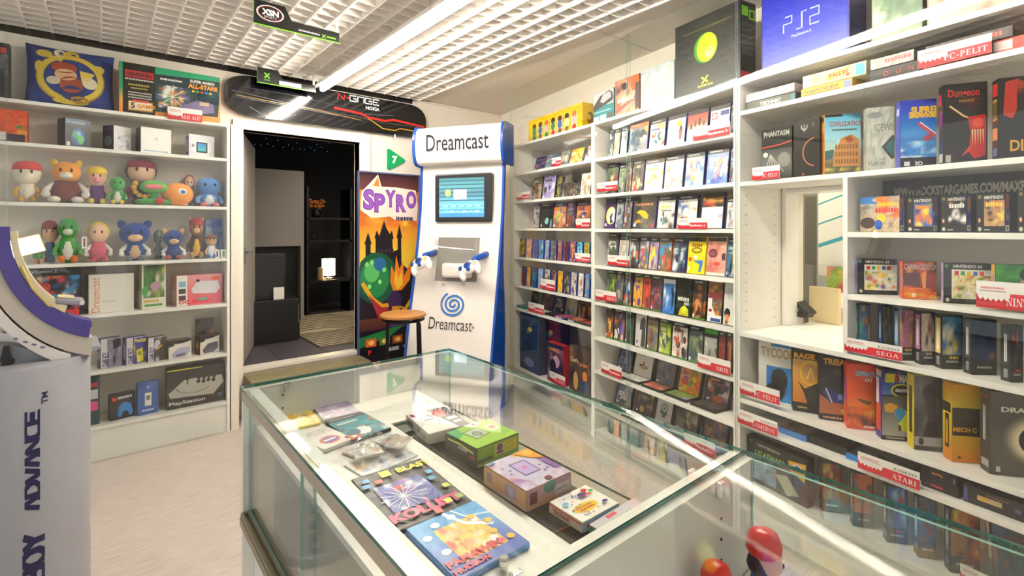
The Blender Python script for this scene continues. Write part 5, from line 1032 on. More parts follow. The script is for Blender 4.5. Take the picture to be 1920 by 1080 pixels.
clam(1152, 1182, 716, .235, ['#6a7a9a', '#a89878', '#c8c0c0', '#4a4a50', '#3a5a9a'], ['#5a6a4a', '#8a8a90'], 'open black case with steel blue cover', wq, gq)
clam(1188, 1222, 732, .235, ['#4a443c', '#c8a04a', '#6a5a4a', '#8a7a6a', '#5a4a60'], ['#a85a4a', '#6a6a60'], 'open black case with brown and gold cover', wq, gq)
clam(1225, 1258, 746, .235, [], ['#4a80c0', '#8a9a9a', '#c8a060'], 'open black case with white cover and green emblem', wq, gq, art=whl)
clam(1262, 1306, 760, .235, ['#4a423c', '#8a6a3a', '#6a7a5a', '#a89888', '#3a3430'], ['#5a5a60', '#6a8ac0'], 'open black case with sepia cover', wq, gq)
clam(1313, 1360, 778, .235, ['#3f3a3c', '#6a5a6a', '#a87a3a', '#4a4a58', '#8a4a40'], ['#4a4a50', '#8a8a8a'], 'open black case with dusky cover', wq, gq)
row(RU, .06, [(1139, 1150, 786, 'green', ['#5a7a5a', '#8a9a8a', '#3a5a4a']), (1150, 1160, 788, 'orange', ['#e0a060', '#d88a4a', '#e8c8a8']), (1164, 1176, 792, 'grey-green', ['#8a9a8a', '#a8b0a0', '#6a7a6a']), (1178, 1196, 798, 'teal', ['#6a8a80', '#5a7a70', '#9ab0a0']), (1208, 1226, 806, 'tan', ['#c8a888', '#b89070', '#d8c8b0']), (1232, 1250, 815, 'yellow-green', ['#b8a84a', '#8a9a6a', '#d0c898'])], .05, .02, 'middle bookcase, lowest shelf', 'small cases on the middle bookcase lowest shelf', body='#7a8a80', hdr=None, lean=4)
# ---- boxes along the top of the right-hand shelving
gt = 'boxes standing on top of the right shelving'
def toyb(a):
    a.blobs(['#f2c40f', '#f0b80a', '#f6d42a'], 101, n=6); rg = random.Random(6)
    for k in range(7):
        x = .06 + k * .13; a.rect(x, .28, x + .1, .88, rg.choice(['#e8dca0', '#f6d42a', '#a8c0e0', '#e8c0d0', '#c8d060']))
        a.ell(x + .05, .32, .04, .12, rg.choice(['#6a3a1a', '#c83a2a', '#3a2a20', '#d8702a'])); a.ell(x + .05, .55, .04, .16, rg.choice(['#d8352a', '#4a70b0', '#e8b0c0', '#5a8a3a', '#f0e0b0'])); a.ell(x + .05, .8, .035, .1, rg.choice(['#d8352a', '#3a8a4a', '#8a5a2a']))
place_box('toy_box', 'long yellow box of pictured toys on top of the far bookcase', 'box', RU, 991, 1092, 208, 2.262, .1, .13, '#f0bc10', toyb, ('R', lambda a: (a.bg('#e8b40c'), a.ell(.6, .55, .25, .25, '#8a5a1a'), a.ell(.5, .5, .15, .1, '#d8b020'))), group=gt, h=.215)
def teal(a): a.bg('#2f8a90'); a.rect(0, 0, 1, .45, '#e2dcd4'); a.poly([(0, .4), (.35, .12), (.8, .02), (.95, .1), (1, .3), (.95, .38), (.1, .56), (0, .56)], '#4a4444'); a.poly([(.35, .3), (.5, .1), (.85, .06), (.9, .25), (.5, .38)], '#c8c0c4'); a.scribble(.05, .6, .9, .65, '#a8d0d4', 3, 10); a.rect(.02, .76, .28, .95, '#c8d0e0'); a.rect(.33, .74, .66, .93, '#b0c8d8'); a.rect(.7, .72, .98, .9, '#5a6058')
place_box('game_box', 'teal box picturing a silver car on top of the middle bookcase', 'box', RU, 1112, 1151, 171, 2.262, .08, .06, '#2f8a90', teal, group=gt)
def redb(a): a.blobs(['#e0a080', '#f0c8a8', '#c86a50', '#e8703a', '#5a3a38'], 103, n=18); a.poly([(.4, 0), (1, 0), (1, .35), (.75, .4), (.6, .15)], '#f0622a'); a.ell(.42, .2, .14, .1, '#3a3034'); a.line([(.02, .85), (.95, .55)], .1, '#b8505a'); a.scribble(.1, .5, .8, .62, '#f4e8e4', 5, 6); a.rect(.85, .2, 1, .9, '#4a3a40')
place_box('game_box', 'orange and red box beside the teal box on top of the middle bookcase', 'box', RU, 1153, 1199, 146, 2.262, .06, .08, '#8a4a40', redb, group=gt)
place_box('console_box', 'plain pale grey box beside the black box on top of the middle bookcase', 'box', RU, 1201, 1264, 124, 2.262, .06, .12, '#a8b0b4', lambda a: (a.blobs(['#b4bcc0', '#a8b0b6', '#bcc4c8'], 104, n=6), a.scribble(.42, .48, .62, .54, '#c8d0d4', 5, 4), a.scribble(.45, .42, .58, .46, '#cfd6da', 8, 3)), group=gt)
def xb(a):
    a.bg('#262523'); a.scribble(.12, .14, .9, .165, '#6a6a3a', 4, 16)
    a.ell(.5, .42, .19, .2, '#3f9a1f'); a.ell(.52, .42, .165, .19, '#b8c80f'); a.ell(.54, .43, .13, .15, '#e0dc10'); a.ell(.56, .49, .07, .07, '#f0ee9a'); a.line([(.45, .34), (.6, .5)], .02, '#a8b80a'); a.line([(.58, .33), (.47, .5)], .02, '#a8b80a')
    a.line([(.44, .8), (.54, .88)], .025, '#c8cf1a'); a.line([(.54, .79), (.44, .89)], .025, '#c8cf1a'); a.scribble(.38, .9, .62, .925, '#c8cf3a', 9, 4); a.scribble(.4, .945, .6, .96, '#1a1a1a', 2, 4)
def xbs(a): a.bg('#1f1e1d'); a.rect(.06, .05, .48, .17, '#7ad01f'); a.rect(.55, .08, .95, .2, '#7ad01f'); a.rect(.65, .1, .85, .18, '#1f1e1d'); [a.scribble(.1, .25 + k * .07, .9, .3 + k * .07, '#55524f', 7 + k, 3) for k in range(6)]; a.rect(.0, .86, .6, 1, '#b82a3a')
place_box('console_box', 'big black console box with a yellow-green globe on top of the shelving', 'box', RU, 1266, 1388, 28, 2.262, .05, .13, '#1f1e1d', xb, ('R', xbs), group=gt)
def ps2(a): a.grad(0, 0, 1, 1, ['#0a1ab0', '#1020b8', '#2a38c0', '#4a58cc']); PS = [([(0, 1), (0, .45), (.8, .45), (.8, 0), (.15, 0)], 0), ([(0, 1), (.5, 1), (.5, 0), (.95, 0)], .35), ([(0, 0), (.8, 0), (.8, .5), (0, .5), (0, 1), (.8, 1)], .7)]; [a.line([(.27 + (dx + q[0] * .28) * .46, .5 + q[1] * .15) for q in p], .014, '#c8d0f0') for p, dx in PS]; a.text('PlayStation.2', .37, .69, .035, '#d0d8f4', bold=.01)
place_box('console_box', 'large royal blue console box on top of the nearest bookcase', 'box', RU, 1428, 1593, 25, 2.262, .05, .14, '#10188a', ps2, ('R', lambda a: a.bg('#10146a')), group=gt, h=.50)
def jun(a): a.blobs(['#8aa07a', '#b8c8a0', '#5a7a5a', '#d8e0c8', '#7a8a90'], 106, n=20); a.rect(0, 0, .5, .12, '#3a3a3a'); a.ell(.5, .1, .4, .1, '#6ab0d8'); a.scribble(.2, .3, .85, .45, '#e8ecd8', 4, 5)
place_box('game_box', 'green landscape box on top of the nearest bookcase', 'box', RU, 1634, 1730, 0, 2.262, .05, .1, '#5a6a5a', jun, group=gt, h=.36)
place_box('game_box', 'rose-red picture box at the near end on top of the shelving', 'box', RU, 1738, 1905, -40, 2.262, .05, .1, '#c87a6a', (['#d8a090', '#e8b8a0', '#c85a4a', '#e8d0c0', '#d86a3a'], None), group=gt, h=.34)
# ---- nearest bookcase
gs = 'boxes stacked flat under the top of the nearest bookcase'
def lay(x0, x1, yc, z0, z1, label, body, art, cat='game box', w_=.03, d_=.2, sid=None):
    u0, u1 = RU.U(x0, w_), RU.U(x1, w_); W = u1 - u0; mb = MB(); mb.box(-W / 2, W / 2, 0, d_, 0, z1 - z0, bev=.0015); o = mb.build('game_box', col(body, .3)); o.matrix_world = RU.M((u0 + u1) / 2, w_, z0 + .0008)
    tag(o, label, cat, gs); a = Art(W * .98, (z1 - z0) * .94); art(a); a.build('edge_print', o, Matrix.Translation((-W * .49, -.0005, (z1 - z0) * .03)))
    return o
zA = 2.1
lay(1398, 1492, 170, zA, zA + .042, 'shrink-wrapped dark box, lower of the far stack under the top board', '#4a4844', lambda a: (a.bg('#5a5850'), a.text('TECHNIC', .3, .3, .5, '#d8d8cc', bold=.04), a.rect(.92, .2, .99, .8, '#3a8a9a')))
lay(1398, 1490, 160, zA + .043, zA + .085, 'shrink-wrapped grey and rose box, upper of the far stack under the top board', '#9a94a0', lambda a: (a.blobs(['#a8a4b0', '#c8a0a8', '#8a8a98', '#d8d8e0'], 111, nx=20, ny=5), a.rect(.7, .1, .8, .9, '#c8d0e8')))
lay(1502, 1598, 160, zA, zA + .042, 'orange-yellow box, lower of the yellow pair under the top board', '#d8a83a', lambda a: (a.bg('#e0b04a'), a.text('ALWAYS THE BEST', .06, .25, .36, '#4a4a5a', w=.7, bold=.02), a.scribble(.05, .7, .8, .85, '#c8602a', 4, 14), a.rect(.85, .1, 1, .9, '#8a90b0')))
lay(1505, 1624, 140, zA + .043, zA + .1, 'pale yellow box with red lightning lettering, upper of the yellow pair', '#d8d0b0', lambda a: (a.bg('#f0e49a'), a.rect(0, 0, .1, 1, '#c8c0c0'), a.poly([(.4, .3), (.78, .1), (.7, .6), (.42, .85)], '#f0d020'), a.text('RALLYE', .44, .3, .35, '#d8352a', bold=.05), a.ell(.74, .72, .03, .14, '#e0502a'), a.rect(.86, .08, .99, .95, '#4ab0d8'), a.scribble(.14, .4, .36, .5, '#b8a85a', 4, 8)))
lay(1630, 1724, 115, zA, zA + .05, 'black box with red spaced letters under the top board', '#1f1d1c', lambda a: (a.bg('#242220'), [a.text(c, .3 + .25 * k, .3, .4, '#c83a3a') for k, c in enumerate('DUN')]))
lay(1632, 1714, 95, zA + .051, zA + .095, 'grey and red lettered box on the black box under the top board', '#8a8482', lambda a: (a.blobs(['#b0aaa8', '#8a8482', '#c8a8a8'], 114, nx=16, ny=4), a.scribble(.35, .2, .95, .6, '#c84a4a', 5, 8)))
lay(1732, 1860, 60, zA, zA + .05, 'white and red box behind the sign under the top board', '#d8d0cc', lambda a: (a.bg('#d84a4a'), a.rect(0, 0, 1, .4, '#e8e2de')))
lay(1862, 1990, 60, zA, zA + .048, 'red box with white lettering at the near end under the top board', '#c83a34', lambda a: (a.bg('#d84a42'), a.rect(0, .1, .3, .8, '#f0e0dc')))
lay(1735, 1900, 50, zA + .051, zA + .09, 'dark box with red lettering, upper of the nearest stack under the top board', '#3a2a2a', lambda a: (a.bg('#4a3030'), a.scribble(.1, .2, .9, .7, '#d85a4a', 7, 10)))
wq = 'among the upright boxes of the nearest bookcase'; gb = 'tall game boxes on the nearest bookcase third shelf'
def phan(a): a.bg('#1a1a1a'); a.text('PHANTASM', .08, .06, .1, '#b8b8a8', w=.84, bold=.02); a.line([(0, .36), (.6, .33), (1, .28)], .02, '#d8402a'); a.grad(0, .4, 1, 1, ['#4a4a48', '#6a6a66', '#2a2a2a']); [a.line([(.3, .5), (.1 + k * .16, .85)], .015, '#b8b4aa') for k in range(5)]; a.ell(.14, .5, .08, .05, '#d8d4c8'); a.ell(.75, .62, .2, .14, '#8a8780')
def quak(a): a.bg('#201c19'); a.ring(.42, .13, .13, .07, .3, '#b8b0a0', -20, 200); a.line([(.42, .1), (.42, .22)], .012, '#b8b0a0'); a.text('II', .72, .09, .06, '#8a8478'); a.ring(.8, .58, .45, .24, .1, '#a86a4a', 90, 270); a.rect(.25, .86, .7, .97, '#12100e'); a.rect(.34, .92, .42, .96, '#a8602a')
def civ(a): a.grad(0, 0, 1, 1, ['#5ab4d8', '#7ac0dc', '#a0d0dc', '#b8c8b0', '#7a6a4a', '#5a5a3a']); a.rect(0, 0, .5, .04, '#2a2420'); a.text('CIVILIZATION', .14, .12, .08, '#a83a30', w=.95, bold=.02); a.scribble(.2, .24, .9, .27, '#5a4a3a', 5, 14); a.poly([(.22, .88), (.28, .6), (.4, .48), (.45, .4), (.62, .36), (.75, .34), (.95, .42), (1, .9)], '#c88a4a'); [a.rect(.3 + .08 * k, .5 + .12 * j, .34 + .08 * k, .57 + .12 * j, '#8a5a2a') for k in range(8) for j in range(3)]; a.poly([(.55, .4), (.7, .36), (.8, .44), (.65, .48)], '#a8522a'); a.poly([(0, .6), (.25, .58), (.2, .72), (0, .75)], '#3a6a6a'); a.blobs(['#4a5a3a', '#8a8a4a', '#c8a04a', '#3a3a4a', '#e0c060'], 116, 0, .86, 1, 1, nx=14, ny=4)
def ice(a): a.blobs(['#b8b8aa', '#a8aa9e', '#c4c4b6'], 117, n=8); a.text('ICEWIND', .3, .26, .12, '#7a7a70', w=1.0, bold=.01); a.ell(.3, .12, .28, .05, '#8a8c8a'); a.poly([(.55, .62), (.95, .44), (1.0, .46), (1.0, .8), (.9, .82)], '#3a3a30'); a.poly([(.66, .62), (.93, .5), (1, .52), (1, .74), (.92, .76)], '#2f6a68'); a.blobs(['#b0b0a4', '#7a7a76', '#8a8c88'], 118, .05, .78, .7, .92, n=9, nx=10, ny=6)
def sup(a): a.grad(0, 0, 1, 1, ['#2a38b0', '#2f4fc0', '#2a70c8', '#3a90d8', '#1f5ab0', '#16161e', '#101014']); a.text('SUPREME', .3, .1, .11, '#f0c01a', w=.95, bold=.05); a.text('Snowboard', .24, .17, .1, '#f0b81a', w=.9, bold=.05); a.line([(.5, .34), (1, .55)], .05, '#c84a5a'); a.line([(.55, .33), (1, .51)], .014, '#f0e8e8'); a.poly([(.62, .56), (.75, .52), (.9, .5), (.85, .6), (.72, .63)], '#b83a4a'); a.blobs(['#2f80c8', '#a8d0f0', '#3a90d8', '#e8f2fa', '#1f60b8'], 119, 0, .6, 1, .84, n=16, nx=16, ny=8); a.rect(.1, .9, .26, .96, '#d8d8d8'); a.text('3D', .4, .9, .06, '#d8d8d8', bold=.03)
def dung(a): a.bg('#191717'); a.blobs(['#1a1818', '#3a2022', '#2a2426', '#5a1a20', '#33333a'], 120, 0, .18, 1, 1, n=14); a.text('Dungeon', .1, .07, .12, '#c8281f', w=.72, bold=.02); a.scribble(.35, .2, .7, .23, '#8a6a2a', 5, 5); a.line([(.14, .27), (.45, .4), (.65, .45)], .02, '#d8b07a'); a.poly([(.55, .42), (.95, .4), (.97, .6), (.95, .9), (.7, .94), (.58, .85), (.62, .6)], '#b8201c'); a.ell(.78, .5, .12, .06, '#e0482c'); [a.poly([(.64 + k * .06, .58), (.68 + k * .06, .58), (.66 + k * .06, .78)], '#e0c08a') for k in range(5)]; a.poly([(.4, .9), (.62, .76), (.6, .84)], '#c83a30'); a.rect(.04, .88, .16, .97, '#b8b4a8')
def dung_s(a): a.bg('#201c1c'); a.rect(0, .1, .6, .24, '#c82a3a'); a.rect(.1, .3, .8, .5, '#8a2a7a'); a.rect(.1, .86, .9, .97, '#c8c4b8')
def dung_r(a): a.bg('#1c1a19'); a.rect(.1, .04, .9, .2, '#c8281f'); a.rect(.15, .24, .85, .5, '#c8a02a'); a.scribble(.1, .26, .9, .48, '#2a2018', 3, 3); a.rect(.1, .6, .9, .75, '#c87a4a'); a.rect(.2, .85, .9, .95, '#5a70a0')
def diab(a): a.bg('#1a1514'); a.poly([(.15, .05), (.45, .02), (.5, .3), (.3, .5), (.1, .45)], '#b82a1f'); a.blobs(['#1c1615', '#6a1a14', '#2a1a18', '#a83a20'], 122, .4, .05, 1, .6, n=9); a.text('DIABLO', .25, .76, .14, '#d8a02a', w=1.1, bold=.03)
B = [(1428, 1485, 240, 'black and grey ghostly', phan, None, '#1a1a1a', 4), (1488, 1537, 222, 'black crescent-marked', quak, None, '#1d1917', 4), (1546, 1614, 214, 'sky blue and sandstone', civ, ('L', lambda a: (a.bg('#e0a04a'), a.rect(.15, .3, .85, .95, '#c8702a'), a.rect(.1, .02, .9, .1, '#2a2a2a'))), '#e0a04a', 43), (1624, 1677, 201, 'stone grey', ice, ('L', lambda a: (a.bg('#b0b0a2'), a.scribble(.2, .3, .8, .7, '#8a8a80', 3, 2))), '#a8a89c', 36), (1688, 1756, 187, 'royal blue snowy', sup, ('L', lambda a: (a.bg('#4a50b0'), a.rect(.2, .1, .8, .2, '#c8d0f0'))), '#2a38b0', 40), (1769, 1852, 156, 'black with red-clawed', dung, ('L', dung_s), '#191717', 36), (1872, 1960, 143, 'black and red, nearest', diab, ('L', dung_r), '#1a1514', 34)]
for i, (x0, x1, yt, adj, art, sd, bd, yw) in enumerate(B):
    place_box('game_box', f'{adj} game box, {ORD[i]} from left, nearest bookcase third shelf', 'game box', RU, x0, x1, yt, 1.737, .07, .045 if i < 6 else .05, bd, art, sd, yaw=R(yw), group=gb, inset=.005)
# black banner behind the white-labelled boxes
u0, u1 = RU.U(1652, .3), RU.U(2000, .3); z1 = RU.Z(1760, 330, .3)
mb = MB(); mb.box(0, u1 - u0, 0, .01, 0, 1.714 - 1.4855); o = mb.build('banner', col('#2a2826', .5)); o.matrix_world = RU.M(u0, .3, 1.4855); tag(o, 'black panel with a web address standing behind the purple-spined boxes', 'banner')
a = Art(u1 - u0, 1.714 - 1.4855); uu = RU.U(1676, .3) - u0
a.text('WWW.ROCKSTARGAMES.COM/MAXPAYNE', uu / (u1 - u0), (1.714 - RU.Z(1800, 345, .3)) / (1.714 - 1.4855), (RU.Z(1800, 345, .3) - RU.Z(1800, 364, .3)) / (1.714 - 1.4855), '#cfc4ac', bold=.05, w=(RU.U(1923, .3) - u0 - uu) / (u1 - u0) * 1.15); a.rect(.18, .0, .27, .22, '#3a1214'); a.build('print', o, Matrix.Translation((0, -.0006, 0)))
gn = 'console game boxes on the nearest bookcase fourth shelf'
def n64(seed, cols, full=False):
    def f(a):
        if full: a.blobs(cols, seed, n=20, nx=18, ny=14); a.poly([(0, 0), (.45, 0), (.3, .1), (.5, .2), (0, .2)], '#3a80d0'); a.scribble(.45, .16, .98, .28, '#e8c82a', 4, 6); a.scribble(.4, .32, .98, .46, '#d8352a', 6, 6); a.ell(.55, .62, .12, .12, '#f0c82a'); a.ell(.2, .75, .2, .16, '#4a3a34'); a.ell(.48, .8, .1, .14, '#2a5ab8'); return
        a.bg('#262422'); a.text('NINTENDO', .28, .06, .09, '#d8d4cc', w=.68, bold=.03); a.poly([(.05, .05), (.16, .04), (.18, .12), (.06, .13)], '#4a8a3a'); a.rect(.1, .07, .16, .12, '#c83a3a')
        a.blobs(cols, seed, .28, .18, 1, .84, n=20, nx=16, ny=14, size=.18); a.scribble(.34, .22, .94, .34, cols[-1], seed, 5); a.ell(.12, .92, .07, .055, '#c8c0a8'); a.rect(.05, .62, .17, .76, '#6a3a6a'); a.ell(.11, .69, .04, .05, '#e8c03a'); a.scribble(.28, .92, .5, .95, '#c8c8c0', seed, 4)
    return f
def nsp(c2, seed):
    def f(a): a.blobs(['#5a50a8', '#4a4098', '#b0a8d8', '#d8d0ec', '#6a60b8'], seed, n=16, nx=6, ny=18); a.rect(.2, .06, .8, .4, c2); a.rect(.1, .82, .9, .97, '#e0e4dc'); a.ell(.5, .9, .25, .04, '#8a9a3a')
    return f
N4 = [(1613, 1687, 369, 'orange and blue stadium', n64(130, ['#c8b090', '#e0702a', '#a89888', '#8a7a6a', '#e8a83a', '#d8d8d8'], True), ('R', nsp('#e0702a', 131))), (1701, 1749, 370, 'black with an island scene', n64(132, ['#3a6ab0', '#4a9a3a', '#d8702a', '#5a3a7a', '#e8d03a', '#e08a2a']), ('R', nsp('#b04a6a', 133))), (1764, 1812, 367, 'black with a pale figure', n64(134, ['#1c1a1a', '#d8d4cc', '#2a2624', '#e07a1f', '#1c1a1a', '#e8e4dc']), ('R', nsp('#e8a03a', 135))), (1831, 1884, 363, 'black with a tan picture', n64(136, ['#b89068', '#6a3a28', '#a87a50', '#c83a2a', '#3a2a20', '#e8c84a']), ('R', nsp('#e0502a', 137))), (1908, 1965, 356, 'black, nearest', n64(138, ['#3a5a8a', '#8a4a3a', '#c8a04a', '#2a2a2a']), ('R', nsp('#5a50a8', 139)))]
for i, (x0, x1, yt, adj, art, sd) in enumerate(N4):
    place_box('game_box', f'{adj} purple-spined game box, {ORD[i]} from left on the web-address shelf', 'game box', RU, x0, x1, yt, 1.484, .05, .032, '#262422', art, sd, yaw=R(-6), group=gn, inset=.005)
gn = 'console game boxes on the nearest bookcase fifth shelf'
def carm(a): a.blobs(['#8a2a20', '#5a2a2a', '#d8502a', '#a83a28', '#f0a03a'], 141, n=16, nx=16, ny=12); a.rect(.02, .3, .5, .65, '#5a3034'); a.text('CARMAGEDDON', .03, .06, .16, '#c8a8a0', w=1.0, bold=.03); a.poly([(.55, .3), (.7, .25), (.68, .7), (.6, .75)], '#f09a4a'); a.blobs(['#e06a2a', '#f0b04a', '#c83a20', '#5a1a18'], 142, 0, .7, 1, 1, n=12, nx=14, ny=6); a.ell(.32, .9, .06, .06, '#f8e0c0')
def grn(a): a.blobs(['#3a9a2a', '#4aae38', '#2a7a20'], 143, n=8); a.ell(.75, .55, .28, .35, '#caa27a'); a.ell(.75, .22, .26, .18, '#1f1c22'); a.poly([(.3, .75), (.9, .8), (1, 1), (.2, 1)], '#2a5ab8'); a.ell(.2, .7, .2, .2, '#c8c4b0')
def mp(seed, cols):
    def f(a): a.bg('#262422'); a.text('NINTENDO 64', .2, .04, .08, '#d8d4cc', w=.6, bold=.03); a.ell(.06, .08, .04, .04, '#4a8a3a'); a.rect(.17, .16, 1, .88, '#efe8d8'); a.blobs(cols, seed, .19, .3, .99, .87, n=30, nx=20, ny=14, size=.14); [a.rect(.23 + k * .13, .2, .32 + k * .13, .3, c) for k, c in enumerate(('#d8352a', '#3a9a4a', '#e8b82a', '#3a6ac0', '#d8352a'))]; a.ell(.08, .92, .04, .05, '#c8c0a8')
    return f
N5 = [(1608, 1682, 486, 'white-panelled party', mp(150, ['#efe8d8', '#e0602a', '#f0c83a', '#6a3a8a', '#e8e4dc', '#3a8a4a', '#f0d84a']), '#b0a8d8'), (1693, 1756, 491, 'fiery red-brown', carm, '#e0582a'), (1769, 1860, 494, 'cream-panelled', mp(152, ['#e8d8a0', '#e0a02a', '#d8d8e8', '#6a8a3a', '#c85a2a', '#e8e4dc']), '#c8b8dc'), (1866, 1960, 497, 'green-backed', grn, '#e0b02a')]
for i, (x0, x1, yt, adj, art, c_) in enumerate(N5):
    place_box('game_box', f'{adj} game box, {ORD[i]} from left above the cartridge-case row', 'game box', RU, x0, x1, yt, 1.22, .05, .032, '#262422' if i != 1 else '#7a2a22', art, ('L', (lambda c: lambda a: (a.bg(c), a.scribble(.2, .2, .8, .7, '#8a80a8', 3, 2)))(c_)), yaw=R((41, 40, 30, 34)[i]), group=gn, inset=.005)
gm = 'cartridge cases on the nearest bookcase sixth shelf'
def mdc(cols, seed, frame='#2c2b2b'):
    def f(a): a.bg(frame); a.blobs(cols, seed, .02, .02, .96, .74, n=16); a.scribble(.2, .84, .8, .88, '#b0b0b0', seed, 6); a.scribble(.35, .76, .8, .81, cols[-1], seed + 1, 4)
    return f
SG = [(1610, 1632, 570, 'teal', mdc(['#2a7a9a', '#3a9a7a', '#8a2a5a', '#e0a02a', '#3a6a8a'], 160), '#2f9a8a', 52), (1655, 1674, 574, 'dark olive', mdc(['#3a3a2a', '#6a5a2a', '#4a4a4a', '#8a7a4a'], 161), '#2f50a0', 50), (1686, 1716, 580, 'dusky pink', mdc(['#b8708a', '#c89a4a', '#6a4a4a', '#a86a7a', '#d8a05a'], 162), '#7aa8c8', 52), (1727, 1754, 586, 'beige with a white figure', mdc(['#c8b0a0', '#d8d0c8', '#3a3a4a', '#8a3a2a', '#b8a098'], 163), '#b8709a', 54), (1766, 1805, 592, 'sea blue racing', mdc(['#3a80a8', '#8ac0d8', '#d8d4cc', '#5a3a2a', '#2a6a9a', '#e0c03a'], 164), '#d8b86a', 56), (1822, 1869, 600, 'dark blue and gold', mdc(['#16204a', '#1c2a6a', '#c8801f', '#1a1a2a', '#2a3a5a'], 165, '#222324'), '#4a4a4e', 56), (1896, 1918, 612, 'black and orange', mdc(['#222', '#2a4a8a', '#333', '#c8502a'], 166, '#222'), '#38383a', 62)]
for i, (x0, x1, yt, adj, art, c_, yw) in enumerate(SG):
    place_box('cartridge_case', f'{adj} cartridge case, {ORD[i]} from left, nearest bookcase sixth shelf', 'game case', RU, x0, x1, yt, .967, .06, .036, '#232223', art, ('L', (lambda c: lambda a: (a.bg('#262627'), a.rect(.15, .05, .85, .72, c), a.scribble(.35, .1, .65, .65, '#e0e0e0', 3, 1), a.rect(.3, .78, .7, .94, '#8a8a8e')))(c_)), yaw=R(yw), group=gm, inset=.008)
gp = 'tall computer game boxes on the nearest bookcase seventh shelf'
def tyc(a): a.bg('#d8d4cc'); a.rect(.4, .03, 1, .08, '#2a8ac0'); a.text('TYCOON', .08, .1, .16, '#b89058', w=1.05, bold=.02); a.blobs(['#2a7ac0', '#3a90d0', '#1f2a3a', '#26303a', '#1c2024'], 170, .25, .4, 1, .96, n=14); a.ell(.65, .6, .25, .18, '#22262c'); a.ell(.5, .82, .3, .14, '#1d2126')
def halfl(a): a.bg('#17140f'); a.text('RAGE', .05, .05, .09, '#f0a820', w=.85, bold=.05); a.grad(0, .15, 1, .85, ['#c89a5a', '#d8903a', '#c87a2a']); a.ring(.72, .36, .42, .2, .16, '#e0c02a'); a.line([(.6, .46), (.72, .28), (.74, .28), (.86, .46)], .025, '#e8d070'); a.line([(.55, .46), (.7, .36)], .02, '#e8d070'); a.poly([(.2, .5), (.5, .62), (1, .5), (1, .85), (.6, .85), (.45, .68)], '#2a2a22'); a.scribble(.2, .91, .6, .94, '#c8b070', 3, 5)
def trib(a): a.bg('#1d1d24'); a.text('TRIBAL', .15, .03, .1, '#d8a01f', w=1.0, bold=.04); a.blobs(['#24242c', '#1c1c22', '#4a4438', '#33333c'], 172, 0, .18, 1, .6, n=9); a.poly([(0, .6), (.5, .72), (1, .66), (1, .9), (0, .9)], '#a8603a'); a.poly([(.1, .55), (.4, .5), (1, .62), (1, .72), (.4, .72)], '#2a3a7a'); a.line([(.25, .5), (.5, .72)], .02, '#c8c8d0'); a.ell(.8, .62, .1, .05, '#5a80c8'); a.ell(.92, .84, .08, .04, '#d8c81f'); a.scribble(.15, .94, .9, .97, '#c8a070', 3, 6)
def oper(a): a.grad(0, 0, 1, 1, ['#e8482a', '#e85a2c', '#e8602a', '#f08a2a', '#d84a2a']); a.text('OPERATION', .3, .1, .08, '#9ac8e0', w=.95, bold=.05); a.text('ART', .62, .2, .055, '#e8d8d0', w=.3, bold=.04); a.poly([(.35, .52), (.9, .56), (.8, .62), (.5, .58)], '#6a4a2a'); a.blobs(['#e0642a', '#8a3a20', '#f0a03a', '#5a3020', '#c84a28'], 173, 0, .66, 1, .94, n=14, nx=14, ny=7); a.scribble(.6, .93, .98, .97, '#f0e0d0', 5, 5)
def nasc(a): a.bg('#26242a'); a.grad(0, 0, 1, .35, ['#2a3070', '#5a80c0']); [a.line([(.14 + k * .05, .17), (.17 + k * .05, .04)], .02, '#d8c02a') for k in range(7)]; a.rect(.5, .04, .62, .16, '#a83a30'); a.text('NASCAR', .66, .05, .12, '#e0d8d0', w=.8, bold=.05); a.ring(.75, .28, .42, .1, .2, '#d8d01f'); a.ell(.75, .28, .33, .08, '#2a2a2a'); a.scribble(.5, .25, .95, .3, '#e0e0e0', 4, 5); a.grad(0, .36, 1, .94, ['#5a5648', '#6a6a62', '#8a8880', '#a8a49c']); a.poly([(.08, .5), (.3, .46), (.6, .5), (.5, .6), (.12, .6)], '#e0a02a'); a.poly([(.45, .58), (.7, .52), (1, .6), (1, .88), (.75, .86), (.6, .74)], '#d8d82a'); a.poly([(.45, .56), (.75, .52), (.9, .6), (.7, .72), (.6, .74)], '#2a90c0'); a.rect(.62, .78, .7, .86, '#1a1a1a'); a.rect(0, .94, 1, 1, '#1c1a18'); a.scribble(.15, .955, .85, .98, '#b0a898', 4, 6)
def grm(a): a.blobs(['#4a474c', '#5a565c', '#38353a', '#6a666c', '#2c2a2e'], 176, n=16); a.ell(.55, .22, .25, .12, '#332f36'); a.poly([(.4, .25), (.75, .2), (.85, .6), (.5, .62)], '#3f3b42'); a.poly([(.3, .85), (.45, .62), (.8, .6), (.9, .8)], '#2c2a2c'); a.rect(0, .82, 1, .94, '#a8a4a4'); a.ell(.25, .88, .1, .05, '#33302e')
def mech(a): a.grad(0, 0, 1, 1, ['#e09a12', '#d8b010', '#e0c010', '#d8a812', '#d89a1a', '#d8801c']); a.rect(0, .3, 1, .66, '#2e2a16'); a.blobs(['#2e2a16', '#4a4422', '#3a3418'], 177, 0, .31, 1, .52, n=9, nx=10, ny=6); a.text('MECH C', .03, .55, .06, '#e09a2a', w=.85, bold=.04); a.ell(.25, .94, .06, .02, '#5a3a10')
def mech_s(a): a.grad(0, 0, 1, 1, ['#e0a010', '#e0c010', '#d8a81a', '#e07a1f']); a.rect(0, .25, .9, .38, '#2a2416'); a.rect(.25, .4, .7, .85, '#2a2416'); a.scribble(.35, .45, .6, .8, '#e0b04a', 3, 1)
